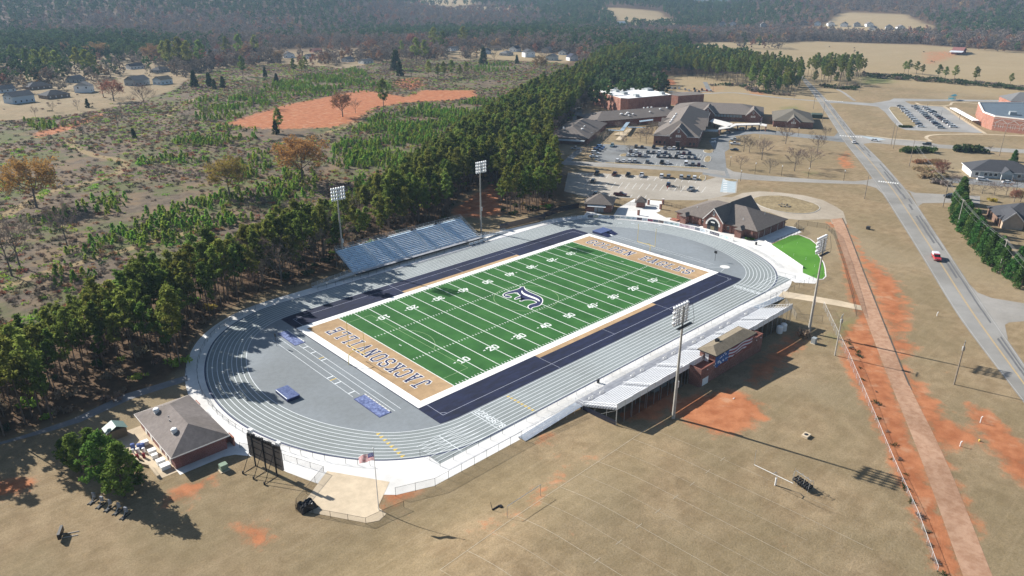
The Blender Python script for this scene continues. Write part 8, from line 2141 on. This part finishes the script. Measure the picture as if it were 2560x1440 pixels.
for key, bx, by, ty, lb, xf, ang in (('a', 2273, 416, 350, 'utility pole by the shrubs right of the road junction', False, .8), ('b', 2357, 518, 450, 'utility pole at the top corner of the cypress hedge', False, .8), ('c', 2392, 570, 498, 'utility pole in front of the upper cypress hedge', False, .8), ('d', 2496, 681, 598, 'utility pole in front of the lower cypress hedge', False, .8), ('e', 2227, 365, 307, 'left one of two utility poles beside the side street', False, .3), ('f', 2233, 372, 315, 'right one of two utility poles beside the side street', False, .3), ('g', 2498, 390, 324, 'utility pole at the right on the side street verge', False, .3),
                                         ('h', 2385, 961, 855, 'weathered utility pole between the dirt road and main road', True, .2), ('i', 2087, 889, 787, 'pale utility pole by the chain link fence corner', True, .2), ('j', 2161, 497, 440, 'utility pole on the grass left of the main road', False, .3), ('k', 2033, 273, 237, 'utility pole at the far road junction', True, .3), ('l', 2054, 311, 258, 'tall thin utility pole by the school annex', False, .3), ('m', 1985, 247, 213, 'utility pole in front of the dark pines behind the school', False, .3), ('n', 2148, 232, 197, 'utility pole by the pasture hedgerow', False, .3), ('o', 1377, 352, 284, 'utility pole left of the low school wing', True, .3)):
    tops[key] = util_pole(bx, by, ty, lb, xf=xf, ang=ang, arm=key not in 'flj', m=M_POLE if key in 'cdi' else None)[1]
def wire(a, b, label, sag=1.2, off=(0, 0, 0)):
    mb = MB(); o_ = Vector(off); a = a + o_; b = b + o_; n = 12
    P = [a.lerp(b, i / n) - Vector((0, 0, sag * 4 * (i / n) * (1 - i / n))) for i in range(n + 1)]
    for p, q in zip(P, P[1:]): mb.tube(p, q, .022, k=3, caps=False)
    solo(mb, 'power_line', M_WIRE, label, 'wire', 'overhead power lines')
for k, (o_, w_) in enumerate((((0, 0, 0), 'top'), ((.5, .5, -.5), 'second'), ((-.5, -.5, -.6), 'third'), ((0, 0, -2.2), 'lowest'))):
    wire(tops['b'], tops['c'], f'{w_} wire between the two upper hedge poles', .5, o_); wire(tops['c'], tops['d'], f'{w_} wire between the middle and lower hedge poles', 1.0, o_); wire(tops['a'], tops['b'], f'{w_} wire from the shrub pole to the hedge corner pole', 1.4, o_)
    e_ = tops['d'] + (tops['d'] - tops['c']) * .9; wire(tops['d'], e_, f'{w_} wire leaving the lower hedge pole at the right edge', 1.0, o_)
for k, o_ in enumerate(((0, 0, 0), (.6, .6, -.2))): wire(tops['k'], Vector((tops['k'].x + 60, tops['k'].y + 30, 14)), ['left', 'right'][k] + ' wire from the far junction pole into the pines', 1.5, o_)
def lamp_post(bx, by, ty, label, group, arm=0.0):
    b, h = top_height(bx, by, ty); t = thing('lamp_post', label, 'lamp post', b, 0, group)
    mb = MB(); mb.tube((0, 0, 0), (0, 0, h), .09, .06, k=6); mb.build('pole', M_DARKST, t, world=False)
    mb = MB()
    if arm: mb.box(-.3, 1.2, -.15, .15, h - .1, h + .08)
    else: mb.lathe([(.1, 0), (.22, .15), (.22, .5), (.05, .75)], (0, 0, h), 8)
    mb.build('lamp_head', M_WHITE if not arm else M_HVAC, t, world=False)
for k, (bx, by, ty) in enumerate(sorted(((1851, 453, 429), (1887, 435, 410), (1953, 440, 417), (2020, 445, 423), (2109, 452, 429), (1825, 416, 394), (1995, 341, 322), (1860, 372, 346), (1939, 336, 319)))): lamp_post(bx, by, ty, f'short globe lamp post, {ordn[k]} from the left round the school lawn', 'globe lamp posts of the school lawn')
for k, (bx, by, ty) in enumerate(sorted(((1549, 188, 151), (1566, 190, 148), (1596, 206, 158), (1622, 188, 162), (1634, 208, 160), (1653, 189, 165), (1685, 189, 167), (1718, 198, 160), (1744, 196, 155)))): lamp_post(bx, by, ty, f'tall thin light pole, {ordn[k]} from the left round the softball field', 'light poles of the softball field', 1)
for k, (bx, by, ty) in enumerate(sorted(((1476, 378, 332), (1665, 380, 338), (1673, 378, 345), (1783, 380, 352), (2318, 268, 258), (2352, 292, 274), (2398, 300, 275), (1782, 232, 192), (2137, 217, 175)))): lamp_post(bx, by, ty, f'parking light pole, {ordn[k]} from the left of those among the car parks', 'car park light poles', 1)
for bx, by, ty, lb, fl in ((1750, 425, 386, 'slim white flagpole between the two car parks', 0), (1899, 345, 292, 'school flagpole with two small flags on the round lawn', 1)):
    b, h = top_height(bx, by, ty); t = thing('flagpole', lb, 'flagpole', b)
    mb = MB(); mb.tube((0, 0, 0), (0, 0, h), .09, .05, k=6); mb.build('pole', M_ALUW, t, world=False)
    if fl:
        for z, cm in ((h - 1.6, plain('flag_small', (.35, .25, .35), .8)), (h - 4.2, M_WHITE)):
            mb = MB()
            for i in range(5): x0, x1 = -.4 * i, -.4 * (i + 1); mb.face([(x0, .15 * math.sin(i), z - .12 * i), (x1, .15 * math.sin(i + 1), z - .12 * (i + 1)), (x1, .15 * math.sin(i + 1), z + 1.3 - .12 * (i + 1)), (x0, .15 * math.sin(i), z + 1.3 - .12 * i)])
            mb.build('flag', cm, t, world=False)
# practice field gear
GP_ = GT(1938, 1213); t = thing('practice_goal', 'white gooseneck practice goal post on the dry practice field', 'goal post', GP_, 0)
mb = MB(); mb.tube((0, 0, 0), (0, 0, 1.5), .16, k=8); mb.build('padded_base', M_WHITE, t, world=False)
Pt, Qt = G(1884, 1161, GP_.z + 3.05), G(1984, 1209, GP_.z + 3.05); cbd = (Qt - Pt).normalized(); mid = (Pt + Qt) / 2 - GP_
mb = MB(); mb.path([(0, 0, 1.5), (0, 0, 2.4), (mid.x * .4, mid.y * .4, 2.95), (mid.x, mid.y, 3.05)], .06, k=8); mb.build('gooseneck', M_STEEL, t, world=False)
mb = MB(); mb.tube(mid - cbd * 3.55, mid + cbd * 3.55, .05, k=6); mb.build('crossbar', M_WHITE, t, world=False)
for s_ in (-1, 1): mb = MB(); q = mid + cbd * 3.55 * s_; mb.tube(q, q + Vector((0, 0, 3.0)), .025, k=5); mb.build('upright', M_STEEL, t, world=False)
def torus(mb, c, ax, R0, r0, k=12, m=6):
    ax = Vector(ax).normalized(); x = ax.orthogonal().normalized(); y = ax.cross(x); n = len(mb.v)
    for i in range(k):
        a = 6.2832 * i / k; d = x * math.cos(a) + y * math.sin(a)
        for j in range(m): b = 6.2832 * j / m; mb.v.append(tuple(Vector(c) + d * (R0 + r0 * math.cos(b)) + ax * (r0 * math.sin(b))))
    for i in range(k):
        for j in range(m): mb.f.append((n + i * m + j, n + ((i + 1) % k) * m + j, n + ((i + 1) % k) * m + (j + 1) % m, n + i * m + (j + 1) % m)); mb.m.append(mb.cur)
A_, B_ = GT(1986, 1203), GT(2025, 1230); t = thing('tyre_rack', 'rack of hanging black tyres on the practice field', 'tyre rack', A_)
for s_ in (0, 1, 2, 3):
    mb = MB(); q = (B_ - A_) * s_ / 3; nrm = Vector((-(B_ - A_).y, (B_ - A_).x, 0)).normalized()
    for e in (-.7, .7): mb.tube(q + nrm * e, q + nrm * e * .6 + Vector((0, 0, 2.2)), .035, k=5)
    mb.tube(q + nrm * .42 + Vector((0, 0, 2.2)), q - nrm * .42 + Vector((0, 0, 2.2)), .035, k=5); mb.build('frame', M_STEEL, t, world=False)
mb = MB(); mb.tube(Vector((0, 0, 2.2)), (B_ - A_) + Vector((0, 0, 2.2)), .035, k=5); mb.build('top_bar', M_STEEL, t, world=False)
for k in range(14):
    mb = MB(); q = (B_ - A_) * ((k // 2) + .5) / 7; torus(mb, q + nrm * (.35 if k % 2 else -.35) + Vector((0, 0, .75)), B_ - A_, .34, .13); mb.build('tyre', M_TYRE, t, world=False)
for k, (px, py) in enumerate(((232, 1255), (252, 1265), (272, 1273), (294, 1281), (312, 1292))):
    p = GT(px, py); tt_ = thing('blocking_sled', f'dark blocking sled, {ordn[k]} from the left in front of the pine clump', 'sled', p, R(30), 'blocking sleds by the pine clump')
    mb = MB(); mb.box(-.9, .9, -.35, -.25, 0, .12); mb.box(-.9, .9, .25, .35, 0, .12); mb.box(-.7, .1, -.25, .25, .122, .2); mb.build('skid', M_DARKST, tt_, world=False)
    mb = MB(); mb.tube((-.3, 0, .2), (.45, 0, 1.0), .05, k=6); mb.build('arm', M_STEEL, tt_, world=False)
    mb = MB(); mb.box(.35, .62, -.28, .28, .7, 1.6); mb.build('pad', surf('grey_pad', (.25, .27, .30), .1), tt_, world=False)
p = GT(170, 1338); t = thing('drag_sled', 'lone black two-man sled with pale rails on the near grass', 'sled', p, R(-25))
mb = MB(); mb.box(-.9, 1.5, -.5, -.4, 0, .1); mb.box(-.9, 1.5, .4, .5, 0, .1); mb.build('rails', surf('pale_rail', (.40, .36, .32), .1), t, world=False)
mb = MB(); mb.box(-1.1, -.7, -1.2, 1.2, .3, 1.3); mb.build('pad', M_BLACK, t, world=False)
mb = MB(); mb.tube((-.8, 0, .7), (.4, 0, .1), .06, k=6); mb.build('arm', M_BLACK, t, world=False)
A_, B_ = GT(1268, 1295), GT(1351, 1240); t = thing('soccer_goal', 'thin white goal frame without a net on the practice field', 'goal', A_)
w_ = B_ - A_; dz_ = Vector((0, 0, 2.3))
mb = MB(); mb.tube((0, 0, 0), dz_, .045, k=6); mb.build('post', M_STEEL, t, world=False); mb = MB(); mb.tube(w_, w_ + dz_, .045, k=6); mb.build('post', M_STEEL, t, world=False); mb = MB(); mb.tube(dz_, w_ + dz_, .045, k=6); mb.build('crossbar', M_STEEL, t, world=False)
p = GT(1240, 1270); mb = MB(); mb.box(p.x - .8, p.x + .8, p.y - .1, p.y + .1, p.z, p.z + .2); mb.tube((p.x - .8, p.y, p.z), (p.x - 1.0, p.y + .2, p.z + 1.6), .05, k=5); mb.box(p.x + .4, p.x + .9, p.y - .7, p.y - .2, p.z, p.z + .4); solo(mb, 'training_frame', M_BLACK, 'small black training frame left of the netless goal', 'frame')
# black tarp pile on the pad
p = G(768, 1270); mb = MB(); g_ = random.Random(4); n = 9
H_ = [[(0.15 if i in (0, n) or j in (0, n) else g_.uniform(.7, 1.35)) for j in range(n + 1)] for i in range(n + 1)]
for i in range(n):
    for j in range(n): mb.face([(p.x - 1.5 + i * 3 / n, p.y - 1.1 + j * 2.3 / n, H_[i][j]), (p.x - 1.5 + (i + 1) * 3 / n, p.y - 1.1 + j * 2.3 / n, H_[i + 1][j]), (p.x - 1.5 + (i + 1) * 3 / n, p.y - 1.1 + (j + 1) * 2.3 / n, H_[i + 1][j + 1]), (p.x - 1.5 + i * 3 / n, p.y - 1.1 + (j + 1) * 2.3 / n, H_[i][j + 1])])
for s_ in range(4):
    for i in range(n):
        a, b = ((p.x - 1.5 + i * 3 / n, p.y - 1.1), (p.x - 1.5 + (i + 1) * 3 / n, p.y - 1.1)) if s_ == 0 else ((p.x - 1.5 + (i + 1) * 3 / n, p.y + 1.2), (p.x - 1.5 + i * 3 / n, p.y + 1.2)) if s_ == 1 else ((p.x - 1.5, p.y - 1.1 + (i + 1) * 2.3 / n), (p.x - 1.5, p.y - 1.1 + i * 2.3 / n)) if s_ == 2 else ((p.x + 1.5, p.y - 1.1 + i * 2.3 / n), (p.x + 1.5, p.y - 1.1 + (i + 1) * 2.3 / n))
        mb.face([(*a, .05), (*b, .05), (*b, .15), (*a, .15)])
solo(mb, 'tarp_pile', plain('black_tarp', (.010, .010, .012), .35), 'crumpled black tarp heap at the corner of the flagpole pad', 'tarp')
for k, (px, py) in enumerate(((1948, 832), (1958, 826))):
    p = G(px, py); mb = MB(); mb.lathe([(.75, 0), (.8, .1), (.8, 1.7), (.6, 1.95), (.25, 2.0)], (p.x, p.y, 0), 14); solo(mb, 'storage_tank', M_WHITE, ['left', 'right'][k] + ' one of two white storage tanks behind the home bleacher', 'tank')
p = G(2034, 858); mb = MB(); mb.box(p.x - .6, p.x + .6, p.y - .5, p.y + .5, .1, 1.5); mb.cur = 1; mb.box(p.x - .75, p.x + .75, p.y - .65, p.y + .65, 0, .1); solo(mb, 'switch_cabinet', [M_HVAC, M_BEIGE], 'grey electrical cabinet beside the pole behind the bleacher end', 'cabinet')
p = GT(2015, 1091); mb = MB(); mb.box(p.x - .8, p.x + .8, p.y - .6, p.y + .6, p.z, p.z + .45); mb.cur = 1; mb.lathe([(.42, .455), (.40, .47)], (p.x, p.y, p.z), 12); solo(mb, 'drain_box', [M_BEIGE, M_DARKST], 'square concrete drain box alone on the practice grass', 'drain')
for px, py, h_, lb in ((2398, 1122, 1.5, 'bent white vent pipe near the yellow hydrant'), (2450, 1058, 1.4, 'white marker pipe beside the red ditch'), (1832, 1006, .9, 'short white pipe on the bare clay behind the press box'), (2342, 790, 1.0, 'small white marker post on the verge of the main road')):
    p = G(px, py); mb = MB(); mb.path([(p.x, p.y, 0), (p.x, p.y, h_), (p.x + .3, p.y - .1, h_ + .1)], .09, k=8); solo(mb, 'vent_pipe', M_WHITE, lb, 'pipe')
p = G(2447, 1107); mb = MB(); mb.lathe([(.16, 0), (.16, .1), (.12, .12), (.12, .6), (.17, .62), (.14, .75), (.04, .82)], (p.x, p.y, 0), 10); mb.tube((p.x - .26, p.y, .45), (p.x + .26, p.y, .45), .07, k=8); solo(mb, 'fire_hydrant', M_YELP, 'yellow fire hydrant beside the red ditch', 'hydrant')
p = G(2420, 1105); mb = MB(); mb.box(p.x - 1.8, p.x + 1.8, p.y - .9, p.y + .9, .02, .28, R(-40)); solo(mb, 'culvert_slab', surf('rust_slab', (.20, .12, .09), .15), 'flat brown culvert slab between the white pipe and hydrant', 'slab')
p = G(2170, 573); mb = MB(); mb.box(p.x - .7, p.x + .7, p.y - .5, p.y + .5, 0, .9); mb.box(p.x - .8, p.x + .8, p.y - .6, p.y + .6, .903, 1.0); solo(mb, 'meter_box', M_DARKST, 'small dark meter box alone on the grass left of the main road', 'box')
for px, py, lb in ((1890, 612, 'dark litter bin on the white walk beside the field house'), (1495, 957, 'black litter bin on the fence line by the home bleacher walkway')):
    p = G(px, py); mb = MB(); mb.lathe([(.28, 0), (.32, .05), (.34, .85), (.36, .9), (.2, 1.0)], (p.x, p.y, .04), 12); solo(mb, 'litter_bin', M_DARKST, lb, 'bin')
for k, (x, y) in enumerate(((-10.5, -56.5), (-13.2, -56.2), (-16.2, -56.4))):
    mb = MB(); mb.box(x, x + 1.6, y, y + 1.1, .02, 1.0); solo(mb, 'storage_crate', M_HVAC, ['first', 'second', 'third'][k] + ' grey crate from the press box under the home bleacher', 'crate', 'crates under the bleacher')
for k, (px, py) in enumerate(((1955, 620), (1984, 640), (2014, 650), (1992, 612), (2036, 668))):
    p = G(px, py); mb = MB(); mb.tube((p.x, p.y, .03), (p.x, p.y, .9), .02, k=5); mb.face([(p.x, p.y, .9), (p.x + .3, p.y, .8), (p.x, p.y, .7)]); solo(mb, 'golf_flag', M_WHITE, f'small white golf pin, {ordn[k]} from the left on the putting green', 'flag', 'pins of the putting green')
p = G(2380, 250); mb = MB()
for k in range(5): mb.box(p.x - 5 + k * 2, p.x - 4.2 + k * 2, p.y - 1.5, p.y + 1.5, 1.2, 1.4); mb.tube((p.x - 5 + k * 2, p.y - 1.4, 0), (p.x - 5 + k * 2, p.y - 1.4, 3.4), .09, k=6); mb.tube((p.x - 5 + k * 2, p.y + 1.4, 0), (p.x - 5 + k * 2, p.y + 1.4, 3.4), .09, k=6)
mb.face([(p.x - 5.5, p.y - 2, 3.4), (p.x + 4.5, p.y - 2, 3.4), (p.x + 4.5, p.y, 4.2), (p.x - 5.5, p.y, 4.2)]); mb.face([(p.x - 5.5, p.y + 2, 3.4), (p.x - 5.5, p.y, 4.2), (p.x + 4.5, p.y, 4.2), (p.x + 4.5, p.y + 2, 3.4)])
solo(mb, 'play_structure', surf('teal_plastic', (.05, .30, .38), .1, 1, .5), 'teal playground shelter beyond the full car park', 'playground')
# garden shrubs at the right
def shrub(px, py, s_, m_, label, group, k):
    p = G(px, py); me = leaf_mesh('foliage', [(random.gauss(0, .5), random.gauss(0, .5), .3 + .5 * random.random()) for _ in range(14)], 22, .55, .24, m_, 500 + k); o = link('shrub', me, None, (p.x, p.y, 0), (0, 0, k), (s_, s_, s_)); tag(o, label, 'shrub', group)
L_GRASS = leaf_mat('ornamental_grass', (.34, .25, .15), (.46, .35, .21), .3)
L_BUSHG = leaf_mat('evergreen_bush', (.060, .110, .030), (.10, .16, .045), .3)
k = 0
for (px, py, s_, m_, lb, gr) in [(2262 + 9 * i, 381 - (i % 3), 2.6, L_BUSHG, 'dark green bush, %s from the left of the evergreen bed', 'evergreen bed') for i in range(8)] + [(2292 + 9 * i, 424 + (i % 2) * 5, 1.7, L_GRASS, 'tan ornamental grass tuft, %s from the left of the upper grass bed', 'upper grass bed') for i in range(6)] + [(2308 + 8 * i, 444 - (i % 2) * 6, 2.0, L_GRASS, 'tan ornamental grass tuft, %s from the left of the lower grass bed', 'lower grass bed') for i in range(7)] + [(2290 + 10 * i, 408, 1.8, L_RUST, 'brown shrub, %s from the left behind the grass beds', 'brown shrub bed') for i in range(5)] + [(2395 + 12 * i, 379 - i % 2, 3.2, L_CEDAR, 'grey green bush, %s from the left by the side street', 'grey bushes by the side street') for i in range(5)] + [(2334 + 8 * i, 456 + 2 * i, 1.7, L_TWIG, 'grey twiggy shrub, %s from the left below the grass beds', 'twiggy shrubs') for i in range(5)] + [(2482, 504, 1.4, leaf_mat('yellow_shrub', (.45, .38, .04), (.55, .48, .08), .3), 'bright yellow shrub beside the charcoal roofed house', None), (2012, 842, 1.6, L_BRUSH, 'dry brown bush at the foot of the far floodlight mast', None)] + [(1868 + 6 * i, 598 + i, .8, L_BUSHG, 'small green shrub, %s from the left at the field house corner', 'field house shrubs') for i in range(3)] + [(2250 + 5 * i, 318 + (i % 2), 1.2, L_CEDAR, 'low dark bush, %s from the left at the tip of the lot island', 'lot island bushes') for i in range(6)]:
    i_ = [x for x in COL.objects if gr and x.get('group') == gr]
    shrub(px, py, s_, m_, lb % ordn[len(i_)] if '%s' in lb else lb, gr, k); k += 1
# cows in the pasture
def cow(px, py, rz, label, k):
    p = GT(px, py); me = bpy.data.meshes.new('cow')
    V = [(0, 0, 1.15), (.8, 0, 1.2), (-.8, 0, 1.15), (1.25, 0, 1.25), (1.75, 0, 1.0 if k % 2 else .55), (2.0, 0, .9 if k % 2 else .35), (-.95, .25, .6), (-.9, .25, 0), (-.95, -.25, .6), (-.9, -.25, 0), (.85, .25, .6), (.85, .25, 0), (.85, -.25, .6), (.85, -.25, 0), (-1.05, 0, .7)]
    E_ = [(0, 1), (0, 2), (1, 3), (3, 4), (4, 5), (2, 6), (6, 7), (2, 8), (8, 9), (1, 10), (10, 11), (1, 12), (12, 13), (2, 14)]
    rad = [.42, .40, .40, .26, .17, .12, .13, .07, .13, .07, .13, .07, .13, .07, .03]
    me.from_pydata(V, E_, []); o = link('cow', me, None, p, (0, 0, rz)); o.modifiers.new('skin', 'SKIN')
    for v, r__ in zip(me.skin_vertices[0].data, rad): v.radius = (r__, r__)
    me.skin_vertices[0].data[0].use_root = True
    o.modifiers.new('smooth', 'SUBSURF').levels = 1; me.materials.append(plain('cow_hide', (.03, .018, .013), .8)); tag(o, label, 'cow', 'cattle in the pasture')
for k, (px, py) in enumerate(((2073, 118), (2136, 121), (2137, 127), (2135, 131), (2328, 155), (2335, 156), (2310, 131))): cow(px, py, k * 1.3, f'dark grazing cow, {ordn[k]} from the left in the pasture', k)
bpy.data.objects.get('cow')
# people standing by the blue SUV
def person(px, py, rz, shirt, trousers, label):
    p = G(px, py); me = bpy.data.meshes.new('person')
    V = [(0, 0, .95), (0, 0, 1.18), (0, 0, 1.42), (0, 0, 1.53), (.02, 0, 1.66), (.01, 0, 1.76), (0, .19, 1.42), (.02, .26, 1.15), (.10, .24, .92), (.13, .23, .84), (0, -.19, 1.42), (.03, -.26, 1.16), (.14, -.22, .95), (.18, -.20, .88), (0, .10, .90), (.02, .11, .50), (-.02, .11, .08), (.14, .12, .03), (0, -.10, .90), (.05, -.11, .50), (.03, -.11, .08), (.19, -.12, .03)]
    E_ = [(0, 1), (1, 2), (2, 3), (3, 4), (4, 5), (2, 6), (6, 7), (7, 8), (8, 9), (2, 10), (10, 11), (11, 12), (12, 13), (0, 14), (14, 15), (15, 16), (16, 17), (0, 18), (18, 19), (19, 20), (20, 21)]
    rad = [.155, .14, .17, .06, .10, .085, .075, .052, .042, .038, .075, .052, .042, .038, .095, .066, .046, .040, .095, .066, .046, .040]
    me.from_pydata(V, E_, []); o = link('person', me, None, (p.x, p.y, .025), (0, 0, rz)); o.modifiers.new('skin', 'SKIN')
    for v, r__ in zip(me.skin_vertices[0].data, rad): v.radius = (r__, r__)
    me.skin_vertices[0].data[0].use_root = True; o.modifiers.new('smooth', 'SUBSURF').levels = 1
    m, t, b = _ng('outfit'); s = N(t, 'ShaderNodeSeparateXYZ'); t.links.new(N(t, 'ShaderNodeTexCoord').outputs['Object'], s.inputs[0]); z = s.outputs[2]
    c = mixc(t, fmath(t, 'GREATER_THAN', z, .95), trousers, shirt); c = mixc(t, fmath(t, 'GREATER_THAN', z, 1.50), c, (.42, .27, .20)); c = mixc(t, fmath(t, 'GREATER_THAN', z, 1.70), c, (.03, .02, .015)); c = mixc(t, fmath(t, 'LESS_THAN', z, .09), c, (.03, .03, .03))
    t.links.new(c, b.inputs['Base Color']); b.inputs['Roughness'].default_value = .85; me.materials.append(m); tag(o, label, 'person')
    hd_ = MB(); hd_.lathe([(.04, 1.70), (.095, 1.72), (.10, 1.78), (.07, 1.85), (.02, 1.87)], (0, 0, 0), 10); hr_ = hd_.build('hair', plain('dark_hair', (.025, .018, .014), .8), o, world=False)
for (x, y, rz, s_, tr, lb) in ((1760, 815, 1.0, (.45, .06, .07), (.35, .08, .08), 'person in red standing by the dark blue SUV'), (1812, 818, 2.0, (.55, .57, .62), (.05, .06, .12), 'person in pale top standing right of the person in red'), (1902, 818, 0, (.06, .06, .07), (.07, .07, .10), 'leftmost of three people in dark clothes in the lower lot'), (1934, 822, 3.0, (.10, .12, .10), (.12, .10, .08), 'middle of three people in dark clothes in the lower lot'), (1966, 820, 2.4, (.05, .05, .06), (.04, .05, .09), 'rightmost of three people in dark clothes in the lower lot')):
    person(*aa(x, y), rz, s_, tr, lb)
